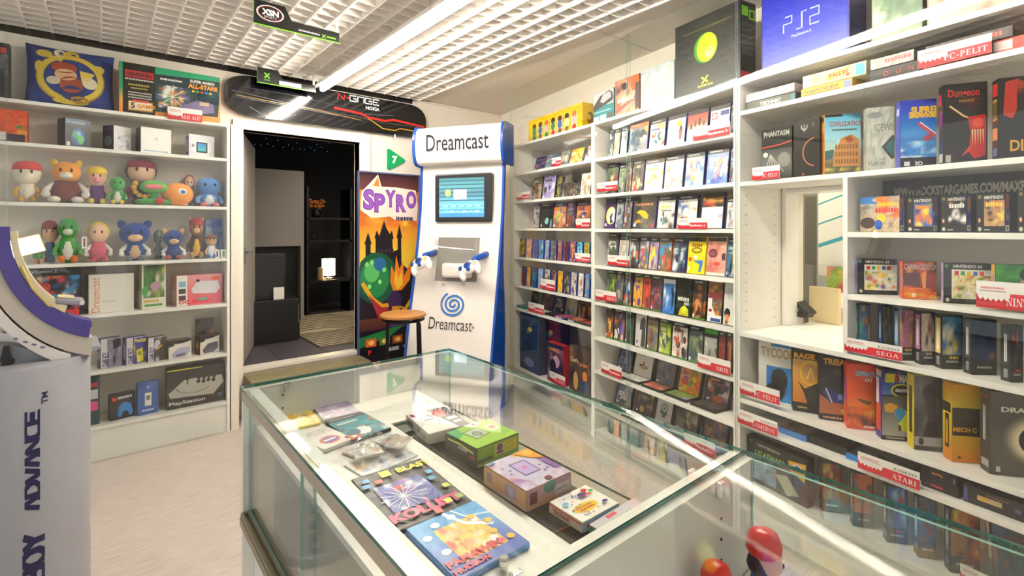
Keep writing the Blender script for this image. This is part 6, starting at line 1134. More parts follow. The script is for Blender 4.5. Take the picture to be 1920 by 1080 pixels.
def drag(a):
    a.grad(0, 0, 1, 1, ['#57504a', '#4f4842', '#5c554d', '#575049']); 
    for k in range(6): a.ell(.95, .56, .72 - k * .045, .33 - k * .02, ('#6a6156', '#7f7564', '#9c9077', '#bcae8c', '#d8caa4', '#e6dab8')[k], 40)
    a.ell(.95, .56, .43, .2, '#2a2024', 40); a.blobs(['#5a3a5a', '#e0602a', '#8a2a1f', '#3a3050', '#f0a03a'], 178, .62, .46, 1.0, .68, n=14); a.text('KING\'S', .62, .1, .06, '#e0dac8', w=.5, bold=.03); a.text('DRAGON', .2, .17, .065, '#e0dac8', w=.95, bold=.04); a.rect(.1, .9, .18, .965, '#c8c4b0')
def drag_s(a): a.bg('#4a443f'); a.rect(.1, .05, .8, .1, '#8a3a30'); a.scribble(.3, .15, .6, .62, '#d8d0c0', 3, 1); a.rect(.1, .85, .9, .94, '#b0aca4')
TY = [(1422, 1484, 641, 'cream with a black engine', tyc, None, '#d8d4cc', 14), (1486, 1533, 657, 'orange with a yellow ring', halfl, ('L', lambda a: a.bg('#1d1a14')), '#17140f', 28), (1536, 1585, 669, 'dark navy and desert', trib, ('L', lambda a: a.bg('#1d1d24')), '#1d1d24', 36), (1588, 1641, 684, 'bright orange-red', oper, ('L', lambda a: (a.bg('#e0502a'), a.rect(.2, .2, .8, .6, '#8a4a9a'))), '#e0502a', 40), (1653, 1704, 696, 'racing-car', nasc, ('L', lambda a: (a.bg('#4a3aa0'), a.rect(0, 0, 1, .1, '#c8b0a0'), a.rect(.1, .12, .6, .5, '#e0d8d8'), a.rect(.1, .5, .9, .9, '#d8562a'))), '#3a3060', 47), (1714, 1766, 706, 'grey monochrome', grm, ('L', lambda a: (a.bg('#d8c02a'), a.rect(.3, .15, .75, .8, '#3a3418'))), '#b8a42a', 47), (1785, 1838, 722, 'yellow and black', mech, ('L', mech_s), '#d8a012', 50), (1856, 1960, 738, 'taupe with a fiery oval', drag, ('L', drag_s), '#57504a', 46)]
for i, (x0, x1, yt, adj, art, sd, bd, yw) in enumerate(TY):
    place_box('game_box', f'{adj} game box, {ORD[i]} from left, nearest bookcase seventh shelf', 'game box', RU, x0, x1, yt, .63, .06, .05, bd, art, sd, yaw=R(yw), group=gp, inset=.005)
gl = 'flat boxes on the low shelf of the nearest bookcase'
lying(RU, 1460, 1512, .51, .04, .14, .028, 'sky blue flat box beside the lowest left sign of the nearest bookcase', '#4a80c8', ['#8a7a6a', '#3a4a6a', '#c8a060', '#5a5a60'], gl, 'game box', 'game_box')
lying(RU, 1514, 1588, .51, .05, .13, .034, 'dark flat box with clear wrap between the two blue boxes', '#262524', ['#3a3a38', '#5a5a58', '#4a2a2a', '#2a3a30'], gl, 'game box', 'game_box')
lying(RU, 1586, 1640, .51, .03, .14, .024, 'bright blue flat box partly behind the long sign', '#1f80d0', ['#6a6a7a', '#8a5a8a', '#4a4a50'], gl, 'game box', 'game_box')
lying(RU, 1646, 1722, .51, .06, .15, .05, 'charcoal flat box behind the long sign', '#2c2b2a', ['#3a3a3a', '#4a4848'], gl, 'game box', 'game_box')
def at1(a): a.bg('#2d2c2b'); a.rect(.1, .5, .2, .7, '#4a4a48'); a.line([(.25, .6), (.6, .62)], .2, '#d83a48')
def at2(a): a.bg('#302f2e'); a.line([(.3, .45), (.55, .42), (.6, .6)], .16, '#e08a3a'); a.rect(.9, .3, .95, .8, '#8a8a88')
lying(RU, 1727, 1797, .51, .04, .15, .038, 'charcoal box with red stripe, lower of the near stack', '#2d2c2b', None, gl, 'game box', 'game_box', endart=at1)
lying(RU, 1727, 1795, .549, .04, .15, .04, 'charcoal box with orange arc, upper of the near stack', '#302f2e', ['#3a3634', '#4a3a30', '#2a2624'], gl, 'game box', 'game_box', endart=at2)
def at3(a): a.bg('#2b2b2e'); a.rect(.0, .1, .05, .9, '#5a5a9a'); a.rect(.18, .35, .5, .65, '#e0b05a'); a.rect(.33, .38, .5, .62, '#c8b890'); a.scribble(.3, .15, .6, .25, '#8a6a6a', 3, 6); [a.ell(.86, .2 + k * .28, .06, .09, '#8a90b0') for k in range(3)]; a.rect(.66, .4, .74, .62, '#7a5a8a')
lying(RU, 1806, 1960, .51, .04, .16, .062, 'long dark box with a yellow panel, nearest on the low shelf', '#2b2b2e', ['#2a2a3a', '#3a3a4a', '#1f1f28'], gl, 'game box', 'game_box', endart=at3)
gz = 'cases on the bottom shelf of the nearest bookcase'
def lyl(a): a.bg('#24211f'); a.text('NINTENDO', .18, .08, .06, '#b8b4a8', w=.4, bold=.03); a.ell(.06, .08, .03, .03, '#4a7a3a'); a.text('LYLATWARS', .14, .24, .12, '#8ac04a', w=.5, bold=.03, shear=.15); a.ell(.66, .34, .1, .07, '#8a2a28'); a.poly([(.72, .16), (1, .1), (.98, .5), (.74, .36)], '#e0a82a'); a.ell(.87, .25, .09, .08, '#d8d0c0'); a.ell(.87, .25, .05, .05, '#3a5a9a'); a.poly([(.72, .4), (.98, .5), (.9, .62)], '#2a3a7a'); a.blobs(['#7a9ab8', '#a8c0d8', '#c89a7a', '#5a6a7a', '#8a7a6a', '#2a2624'], 190, .12, .5, .52, .92, n=16); a.poly([(.5, .6), (.7, .52), (.9, .85), (.7, .95)], '#b8b8a0')
place_box('game_box', 'wide black game box with green slanted title behind the counter glass', 'game box', RU, 1400, 1514, 838, .21, .03, .05, '#24211f', lyl, ('R', lambda a: a.bg('#2a2624')), group=gz, yaw=R(-4))
GZ = [(1541, 1578, 868, 'red, green and gold', ['#8a3a2a', '#4a7a4a', '#b8983a', '#3a2a20'], '#8a6a50'), (1600, 1638, 888, 'orange-brown', ['#c8642a', '#a84a28', '#6a6058', '#8a2a20'], '#8a8a94'), (1663, 1702, 912, 'ocean blue', ['#3a60a0', '#4a80b8', '#8ab0d0', '#a83a3a'], '#8a9a8a'), (1722, 1756, 932, 'slate', ['#4a5a6a', '#2a2a30', '#6a3a3a', '#3a5a8a'], '#8aa0b0'), (1781, 1838, 955, 'orange and black', ['#a8702a', '#2a2420', '#c8b03a', '#5a2a20', '#8a3a28'], '#9a8a9a')]
for i, (x0, x1, yt, adj, cols, c_) in enumerate(GZ):
    place_box('cartridge_case', f'{adj} clear-framed case, {ORD[i]} from left, bottom shelf behind counter glass', 'game case', RU, x0, x1, yt, .21, .07, .036, '#3a3a38', mdc(cols, 195 + i, '#3a3936'), ('L', (lambda c: lambda a: (a.bg('#3a3a3a'), a.rect(.2, .04, .8, .7, c), a.scribble(.35, .1, .65, .6, '#e8e8e8', 3, 1), a.ell(.5, .86, .3, .06, '#7a90c0')))(c_)), yaw=R(44), group=gz, inset=.01)
place_box('cartridge_case', 'tilted dark green-edged case at the near end of the bottom shelf', 'game case', RU, 1868, 1960, 985, .21, .07, .036, '#2a332e', (['#3a4a6a', '#2a2a2a', '#4a5a4a', '#6a4a3a'], '#2c302c'), ('L', lambda a: (a.bg('#4a5a50'), a.rect(.2, .1, .8, .6, '#c8c0b8'))), yaw=R(40), lean=R(10), group=gz)
# ---- signs on the right shelving
W1 = 'small red and white shelf sign '
for un, x0, x1, y0, y1, word, sub, lab in (
    (RU, 1721, 1860, 79, 114, 'PC-PELIT', '', 'large red and white sign just under the top board of the nearest bookcase'),
    (RU, 1411, 1462, 312, 336, 'PC-PELIT', '', W1 + 'below the black ghostly box'),
    (RU, 1831, 1990, 531, 583, 'NINTENDO', '', 'big red and white sign before the green-backed box'),
    (RU, 1584, 1692, 641, 667, 'SEGA', 'KASETIT', 'red and white sign at the left of the cartridge cases'),
    (RU, 1388, 1462, 722, 748, 'PC-PELIT', '', 'red and white sign below the cream box with a black engine'),
    (RU, 1384, 1458, 779, 805, 'GAMEBOY', 'KASETIT', 'red and white sign beside the sky blue flat box'),
    (RU, 1609, 1725, 866, 898, 'ATARI', 'KASETIT', 'red and white sign covering the bright blue flat box'),
    (RU, 1801, 1900, 1078, 1108, 'GAMECUBE', '', 'red and white sign on the lowest board, cut by the bottom of the photo'),
    (RU, 1300, 1369, 234, 258, 'PlayStation 2', '', W1 + 'on the second shelf of the middle bookcase'),
    (RU, 1120, 1158, 341, 358, 'PlayStation 2', '', W1 + 'before the black and green case of the middle bookcase'),
    (RU, 1271, 1327, 409, 429, 'PlayStation 2', '', W1 + 'before the white-lower orange case of the middle bookcase'),
    (RU, 1140, 1181, 479, 498, 'PlayStation 2', '', W1 + 'before the cream case of the middle bookcase'),
    (RU, 1117, 1155, 545, 564, 'XBOX', '', W1 + 'before the green and purple case of the middle bookcase'),
    (RU, 1309, 1370, 670, 696, 'XBOX', '', W1 + 'before the green-topped photo case of the middle bookcase'),
    (RU, 1128, 1166, 683, 704, 'PlayStation', '', W1 + 'before the open case with violet cover'),
    (RU, 1283, 1341, 820, 846, 'PlayStation', '', W1 + 'before the open case with dusky cover'),
    (RU, 969, 994, 360, 373, 'GameCube', '', W1 + 'on the third shelf of the far bookcase'),
    (RU, 1035, 1052, 295, 311, 'GameBoy', '', W1 + 'on the second shelf of the far bookcase'),
    (RU, 1080, 1107, 410, 427, 'GameCube', '', W1 + 'on the fourth shelf of the far bookcase'),
    (RU, 1079, 1107, 475, 491, 'PlayStation', '', W1 + 'on the fifth shelf of the far bookcase'),
    (RU, 1014, 1041, 524, 543, 'PlayStation', '', W1 + 'on the sixth shelf of the far bookcase'),
    (RU, 991, 1020, 569, 586, 'GameBoy', '', W1 + 'on the seventh shelf of the far bookcase'),
    (RU, 1031, 1060, 701, 719, 'PC-PELIT', '', W1 + 'before the purple box with orange title')):
    sign(un, x0, x1, y0, y1, word, sub, lab)
sign(LU, 314, 379, 203, 226, 'ALE! ALE!', '', 'red and white sign propped before the starter pack box on the left bookcase')
# ================================================================== left bookcase contents
gL = 'boxes on the left bookcase'
def LB_(label, x0, x1, yt, zb, art, side=None, w_=.05, d=.1, body='#ddd', yaw=0, **k): return place_box('console_box', label, 'box', LU, x0, x1, yt, zb, w_, d, body, art, side, yaw=R(yaw), group=gL, inset=.004, **k)
LB_('black and grey box at the far left on top of the left bookcase', -40, 18, 78, 2.27, lambda a: (a.bg('#26272a'), a.blobs(['#2a2c30', '#55585c', '#1f2024', '#7a7c80'], 201, 0, .2, .95, .7), a.rect(.7, .08, .9, .18, '#b8403a')), d=.08, body='#2a2b2e')
# pillow
P0, P1 = LU.U(45, .12), LU.U(215, .12); W = P1 - P0; zt = LU.Z(130, 88, .12); Hh = zt - 2.27
pil = thing('pillow', 'blue square pillow printed with a big yellow ring on top of the left bookcase', 'pillow', LU.M((P0 + P1) / 2, .12, 2.272, 0, R(9)))
bmm = bmesh.new(); n = 22; V = {}
for s_ in (-1, 1):
    for i in range(n + 1):
        for j in range(n + 1):
            u, v = i / n * 2 - 1, j / n * 2 - 1
            if s_ == 1 and (i in (0, n) or j in (0, n)): V[s_, i, j] = V[-1, i, j]; continue
            e = (1 - u * u) * (1 - v * v); sq = 1 - .07 * (1 - v * v) * abs(u) ** 1
            sx = 1 - .06 * (1 - u * u) * abs(v)
            V[s_, i, j] = bmm.verts.new((u * W / 2 * (1 - .05 * (1 - v * v)), s_ * .065 * e ** .45, Hh / 2 + v * Hh / 2 * (1 - .05 * (1 - u * u))))
for s_ in (-1, 1):
    for i in range(n):
        for j in range(n): bmm.faces.new([V[s_, i, j], V[s_, i + 1, j], V[s_, i + 1, j + 1], V[s_, i, j + 1]][::-s_])
q = MB(); q.bm.free(); q.bm = bmm; q.build('cushion', mat('pillow_blue', '#2c3f86', .95, bump=.5, bscale=160, var=.15), pil, smooth=True)
a = Art(W, Hh)
YL, YD = '#d9bc4c', '#a8882c'
a.ring(.5, .55, .4, .42, .22, YD, n=40); a.ring(.5, .54, .385, .4, .18, YL, n=40)
for x, y, rx, ry, c in ((.2, .16, .09, .07, YL), (.37, .12, .065, .08, '#e0d8b0'), (.5, .12, .09, .08, '#e0c21f'), (.82, .32, .075, .075, YL), (.14, .4, .05, .1, YL), (.5, .93, .2, .05, YL)): a.ell(x, y, rx, ry, c)
a.line([(.5, .15), (.62, .2), (.76, .32)], .05, YL); a.line([(.25, .2), (.4, .25)], .06, YL)
a.ell(.42, .38, .15, .1, '#a8452c'); a.ell(.44, .5, .13, .1, '#d8ad86'); a.ell(.5, .66, .14, .14, '#a04a34'); a.ell(.52, .8, .14, .12, '#26356e'); a.ell(.72, .6, .09, .1, '#d8ccb0'); a.ell(.3, .62, .08, .07, '#cbbfa4'); a.ell(.6, .9, .1, .06, '#a8842f'); a.poly([(.6, .4), (.78, .42), (.72, .55), (.62, .58)], YL)
pr = a.build('print', pil, Matrix(), PRINTM)
for v in pr.data.vertices:
    u, vv = v.co.x / W * 2 - 1, v.co.z / Hh * 2 - 1; e = max(0, (1 - u * u) * (1 - vv * vv)); k = -v.co.y
    v.co = (u * W / 2 * (1 - .05 * (1 - vv * vv)) * 1.0, -.065 * e ** .45 - .0015 - k, Hh / 2 + vv * Hh / 2 * (1 - .05 * (1 - u * u)))
def snes(a):
    a.bg('#12a070'); a.grad(0, .5, 1, 1, ['#12a070', '#e0a04a', '#f08a2a']); a.rect(.03, .0, .33, 1, '#16130f')
    a.rect(.05, .14, .32, .28, '#b81f2c'); a.scribble(.07, .17, .3, .25, '#5a1a1a', 3, 7); a.scribble(.05, .3, .32, .33, '#d8d0c8', 4, 10); a.scribble(.08, .4, .28, .44, '#b8a04a', 5, 9); a.scribble(.1, .47, .26, .5, '#b8a04a', 6, 7); [a.scribble(.08, .56 + k * .05, .3, .585 + k * .05, '#c8c4bc', 7 + k, 10) for k in range(3)]
    a.rect(.08, .74, .31, .93, '#c8963a'); a.rect(.09, .76, .3, .9, '#e8d8c8'); a.text('5', .1, .77, .12, '#6a3a2a', bold=.04); a.text('GAMES', .16, .79, .08, '#e0902a', bold=.05); a.rect(.12, .71, .27, .75, '#d8404a')
    a.poly([(.33, .14), (1, .1), (.98, .86), (.33, .9)], '#16333f'); a.blobs(['#16333f', '#1f5a60', '#1a2a38', '#2a7a80', '#1a2030'], 205, .34, .14, .97, .86, n=12)
    a.text('SUPER MARIO', .68, .14, .06, '#ece8e0', w=.26, bold=.04); a.text('ALL-STARS', .66, .22, .1, '#f0962a', w=.31, bold=.05); [a.rect(.7 + k * .045, .36, .73 + k * .045, .4, c) for k, c in enumerate(('#e0c02a', '#4ab04a', '#d8402a', '#3a80d0', '#e0c02a'))]
    a.blobs(['#1f4a4a', '#e8e4dc', '#4a9a4a', '#d8402a', '#e0b03a', '#e8e8e0', '#6a5a9a', '#d88a4a'], 206, .36, .34, .68, .8, n=40, nx=24, ny=20, size=.13)
    for k in range(8): an = k * .8; a.line([(.5, .56), (.5 + .14 * math.cos(an), .56 + .24 * math.sin(an))], .012, '#ece6d8')
    a.poly([(.6, .72), (.75, .56), (.93, .6), (.94, .78), (.7, .88)], '#7a6a98'); a.rect(.78, .58, .88, .66, '#c8a890'); a.scribble(.38, .2, .6, .24, '#e8e4dc', 9, 8)
LB_('wide green and black starter pack box on top of the left bookcase', 223, 413, 131, 2.27, snes, d=.1, body='#c87a3a')
LB_('orange and red box at the left end of the second shelf of the left bookcase', -30, 51, 205, 2.016, lambda a: (a.blobs(['#d8502a', '#e0802a', '#b83a22', '#e8a03a', '#3a2a30'], 208, n=16), a.rect(.3, .7, .5, .95, '#d8d0d0'), a.rect(.5, .75, .95, .98, '#3a3040'), a.poly([(.7, .5), (.9, .45), (.85, .6)], '#4a8a3a')), body='#b83a22')
LB_('navy box with blue-green globe on the second shelf of the left bookcase', 122, 170, 224, 2.016, lambda a: (a.bg('#20202a'), a.rect(0, 0, 1, .2, '#2f3f66'), a.text('Dreamcast', .06, .06, .1, '#b8c8dc', w=.72), a.ell(.5, .62, .28, .3, '#2a5a9a'), a.ell(.42, .55, .14, .14, '#3a9a5a'), a.ell(.6, .7, .14, .16, '#5aae6a'), a.ell(.52, .5, .1, .08, '#7ab0e0'), a.rect(.05, .82, .18, .95, '#c8c8d0')), ('L', lambda a: (a.bg('#2a2c4a'), a.scribble(.1, .05, .3, .95, '#55587a', 3, 2))), d=.1, body='#26283a', yaw=24)
LB_('cube console carton with dark and white faces on the second shelf of the left bookcase', 213, 246, 238, 2.016, lambda a: (a.bg('#d8d4d8'), a.blobs(['#d8d4dc', '#7a789a', '#5a5880', '#c8c4d0', '#c8a04a'], 210, .1, .3, .95, .9, n=10)), ('L', lambda a: (a.bg('#2a2730'), a.ell(.5, .62, .36, .2, '#6a6a72'), a.rect(.5, 0, 1, .2, '#4a3a6a'))), d=.09, body='#3a3742', yaw=38)
LB_('plain white console box on the second shelf of the left bookcase', 264, 321, 241, 2.016, lambda a: (a.bg('#e2dfda'), a.ell(.5, .42, .06, .06, '#a8c0d0'), a.scribble(.1, .88, .9, .93, '#7a90c0', 3, 9)), ('L', lambda a: a.bg('#2a2f4a')), d=.11, body='#d8d5d0', yaw=12)
LB_('white handheld box with purple end on the second shelf of the left bookcase', 354, 402, 254, 2.016, lambda a: (a.bg('#d5d2d6'), a.ell(.5, .55, .4, .34, '#e6e4e8'), a.rect(.28, .32, .72, .8, '#2c2a3c'), a.rect(.34, .38, .66, .72, '#2f8fd0'), a.rect(.34, .55, .66, .72, '#3ab0c0'), a.ell(.16, .5, .06, .08, '#8a8a98')), ('L', lambda a: (a.bg('#c8c0d8'), a.rect(.1, .1, .9, .9, '#4a3a8a'), a.scribble(.2, .2, .8, .8, '#c8c0e0', 4, 2))), d=.05, body='#c8c4d0', yaw=14)
# ---- fifth shelf
LB_('black patterned drum-game box behind the kiosk on the left bookcase', 30, 151, 499, .945, lambda a: (a.bg('#25211f'), a.text('PlayStation.2', .12, .03, .08, '#c8c4b8', w=.5, bold=.01), a.blobs(['#25211f', '#c84a4a', '#3a8ac0', '#d8a87a', '#d8d0c8', '#4a3a5a', '#e06a4a', '#2a5aa0'], 215, 0, .16, 1, 1, n=90, nx=34, ny=34, size=.09), a.text('TAIKO', .1, .3, .16, '#d8382f', w=.42, bold=.06), a.ell(.6, .62, .1, .08, '#2f9ac0'), a.ell(.82, .64, .1, .08, '#d83a34'), a.ell(.42, .72, .1, .1, '#d8a48f'), a.ell(.3, .76, .12, .1, '#2f9ac0'), a.rect(.75, .88, .98, 1, '#d83a3c')), d=.12, body='#25211f')
LB_('white console box with orange lettering up its left edge on the left bookcase', 166, 251, 514, .945, lambda a: (a.bg('#ddd6cb'), a.text('Dreamcast', .055, .98, .17, '#d87a4a', rot=-90, w=.98), a.scribble(.3, .7, .6, .715, '#8a8478', 4, 12)), ('L', lambda a: a.bg('#c8bfb2')), d=.13, body='#d8d0c4')
LB_('tall white-bordered box with green and yellow picture on the left bookcase', 266, 311, 493, .945, lambda a: (a.bg('#e0d8ca'), a.blobs(['#4a7a3a', '#e0c82a', '#2a4a2a', '#c8a0b0', '#8aa04a', '#e8e0c8'], 218, .06, .02, .94, .76, n=18), a.ell(.55, .5, .2, .1, '#b88aa0'), a.ell(.12, .6, .14, .1, '#3a9a4a'), a.scribble(.08, .8, .7, .86, '#c8a02a', 3, 5), a.rect(.1, .9, .85, .95, '#4a9a4a')), ('L', lambda a: (a.bg('#d8d0c0'), a.blobs(['#8a9a5a', '#d8d0c0', '#c8a060'], 219, .1, .02, .9, .6, n=6))), d=.13, body='#d8d0c4', yaw=10)
def pink(a): a.bg('#e06a72'); a.grad(0, 0, 1, 1, ['#e8a0a4', '#e07078', '#e0606a']); a.rect(0, 0, .22, 1, '#ece4dc'); a.rect(.04, .2, .19, .38, '#7ab0d8'); a.rect(.04, .44, .19, .6, '#3a3a42'); a.rect(.04, .66, .19, .82, '#4a3a3a'); a.poly([(.3, .48), (.45, .2), (.9, .24), (.95, .5), (.85, .66), (.35, .62)], '#d8d4dc'); a.ell(.45, .2, .04, .05, '#3a3438'); a.text('DC SPEED', .05, .82, .12, '#d83a3c', w=.7, bold=.04); a.rect(.45, .78, .65, .86, '#5ab0a0'); a.ell(.85, .14, .1, .06, '#e0582a')
LB_('pink and white keyboard box at the right of the fifth shelf of the left bookcase', 331, 417, 515, .945, pink, ('L', lambda a: (a.bg('#c88a84'), a.rect(.1, .5, .6, .9, '#d8d0c8'), a.blobs(['#c87a78', '#d89a90'], 221, 0, 0, 1, .4, n=5))), d=.12, body='#d88a88', yaw=8)
# ---- sixth shelf
def gbx(word, cols, seed, extra=None):
    def f(a):
        a.bg('#d0ccd4'); a.blobs(cols, seed, .3, .02, 1, 1, n=12); a.text(word, .05, .95, .2, '#3a3468', rot=-90, w=.85, bold=.03)
        if extra: extra(a)
    return f
LB_('grey and violet handheld box, nearest the kiosk on the sixth shelf', 189, 228, 634, .578, gbx('GAME BOY', ['#8a8298', '#6a6480', '#3a3640', '#a8a0b4'], 225, lambda a: a.poly([(.55, .1), (.95, .04), (.98, .3), (.62, .42)], '#2a2830')), ('L', lambda a: (a.bg('#3a2f50'), a.poly([(.1, .5), (.9, .3), (.9, .6), (.1, .8)], '#8a8298'))), d=.06, body='#4a4262', yaw=18)
LB_('violet and yellow handheld box on the sixth shelf of the left bookcase', 237, 277, 632, .578, gbx('GAME BOY', ['#3f3796', '#4a42a0', '#e0cf2a', '#d8c61f', '#3a328a'], 226, lambda a: (a.text('Pocket', .36, .05, .16, '#e0d02a', w=.6, bold=.04), a.poly([(.45, .5), (.75, .42), (.8, .9), (.5, .98)], '#d8cc2a'), a.rect(.52, .55, .7, .7, '#8a9a5a'))), ('L', lambda a: (a.bg('#5a5488'), a.scribble(.2, .2, .8, .8, '#c8c0d8', 4, 2))), d=.06, body='#3f3796', yaw=18)
LB_('dark handheld box with yellow flash on the sixth shelf of the left bookcase', 278, 312, 632, .578, gbx('GAME BOY', ['#3a2f2a', '#4a3a34', '#2a2426', '#c8bcc8'], 227, lambda a: (a.ell(.5, .25, .16, .12, '#c8c0dc'), a.line([(.5, .5), (.75, .36)], .06, '#e0b02a'))), ('L', lambda a: (a.bg('#2a2a26'), a.rect(.2, .3, .8, .8, '#6a5a8a'))), d=.06, body='#3a302c', yaw=16)
def con(c): return lambda a: (a.bg('#2a2826'), a.poly([(0, .35), (1, .08), (1, 1), (0, 1)], '#dcd6cc'), a.scribble(.25, .18, .85, .28, '#d8d4c8', 4, 6), a.poly([(.12, .75), (.4, .45), (.92, .4), (.95, .75), (.7, .95), (.2, .95)], c), a.poly([(.3, .8), (.75, .72), (.74, .88), (.32, .93)], '#6a6680'))
LB_('box picturing a small white console on the sixth shelf of the left bookcase', 316, 359, 638, .578, con('#a8a4c4'), None, d=.09, body='#5a4a3a', yaw=6)
LB_('box picturing a slim grey console at the right of the sixth shelf', 375, 411, 632, .578, con('#5a566a'), ('L', lambda a: (a.bg('#6a3418'), a.ell(.5, .5, .2, .2, '#c8a070'))), d=.07, body='#5a2f1c', yaw=20, h=.135)
LB_('small picture box standing behind on the sixth shelf of the left bookcase', 367, 402, 598, .578, lambda a: (a.blobs(['#6a5a60', '#c8c0bc', '#3a3a3e', '#9a3a5a', '#c8a04a', '#7aa0c0'], 231, n=16), a.poly([(.1, .45), (.5, .3), (.6, .6), (.2, .8)], '#33323a')), d=.03, w_=.19, body='#5a4a50')
# ---- lowest shelf
LB_('dark teal box half hidden by the kiosk on the lowest shelf', 120, 187, 712, .223, lambda a: (a.bg('#1f4450'), a.rect(.6, .5, .95, .7, '#d84a7a'), a.rect(.62, .25, .95, .45, '#c8c8c8'), a.rect(.6, .1, .95, .2, '#b03a3a')), d=.1, body='#1f3c46')
LB_('black box picturing a blue game pad on the lowest shelf of the left bookcase', 207, 253, 738, .223, lambda a: (a.bg('#1c1c20'), a.scribble(.3, .1, .9, .2, '#c8c8cc', 3, 5), a.rect(.06, .1, .24, .24, '#c83a2f'), a.ell(.6, .6, .28, .24, '#2a80d0'), a.ell(.38, .78, .1, .14, '#2a80d0'), a.ell(.82, .78, .1, .14, '#2a80d0'), a.ell(.6, .8, .14, .1, '#1c1c20')), ('L', lambda a: (a.bg('#17171a'), a.rect(.2, .3, .8, .6, '#3a3a40'))), d=.05, body='#1c1c20', yaw=14)
LB_('blue hang-tab box with a white card on the lowest shelf of the left bookcase', 258, 297, 716, .223, lambda a: (a.bg('#3f62a8'), a.rect(0, 0, 1, .2, '#3a5a9e'), a.ell(.5, .16, .08, .04, '#8aa8e0'), a.rect(.34, .34, .66, .74, '#e0dcd4'), a.rect(.4, .42, .6, .56, '#6a7a6a'), a.scribble(.2, .84, .8, .9, '#b8c8e8', 4, 7)), ('L', lambda a: a.bg('#34508c')), d=.035, body='#3f62a8', yaw=8)
LB_('large dark box picturing a grey arcade stick on the lowest shelf', 313, 421, 688, .223, lambda a: (a.grad(0, 0, 1, 1, ['#23201f', '#3a3634', '#2a2724']), a.rect(.0, .0, .6, .03, '#c8c02a'), a.poly([(.02, .6), (.3, .28), (.95, .3), (.98, .5), (.8, .78), (.05, .72)], '#b0aaa2'), a.ring(.45, .5, .3, .16, .08, '#6a6560', 20, 180), a.ell(.34, .25, .04, .06, '#1a1a1a'), a.line([(.34, .28), (.34, .42)], .03, '#2a2a2a'), [a.ell(.54 + k * .09, .28 + .02 * (k % 2), .035, .05, '#2c2a2c') for k in range(4)], [a.ell(.53 + k * .09, .38 + .02 * (k % 2), .035, .05, '#2c2a2c') for k in range(4)], a.text('PlayStation', .03, .82, .11, '#d8d4cc', w=.62, bold=.02), a.ell(.92, .82, .04, .05, '#4a6a7a')), d=.12, body='#2a2724')
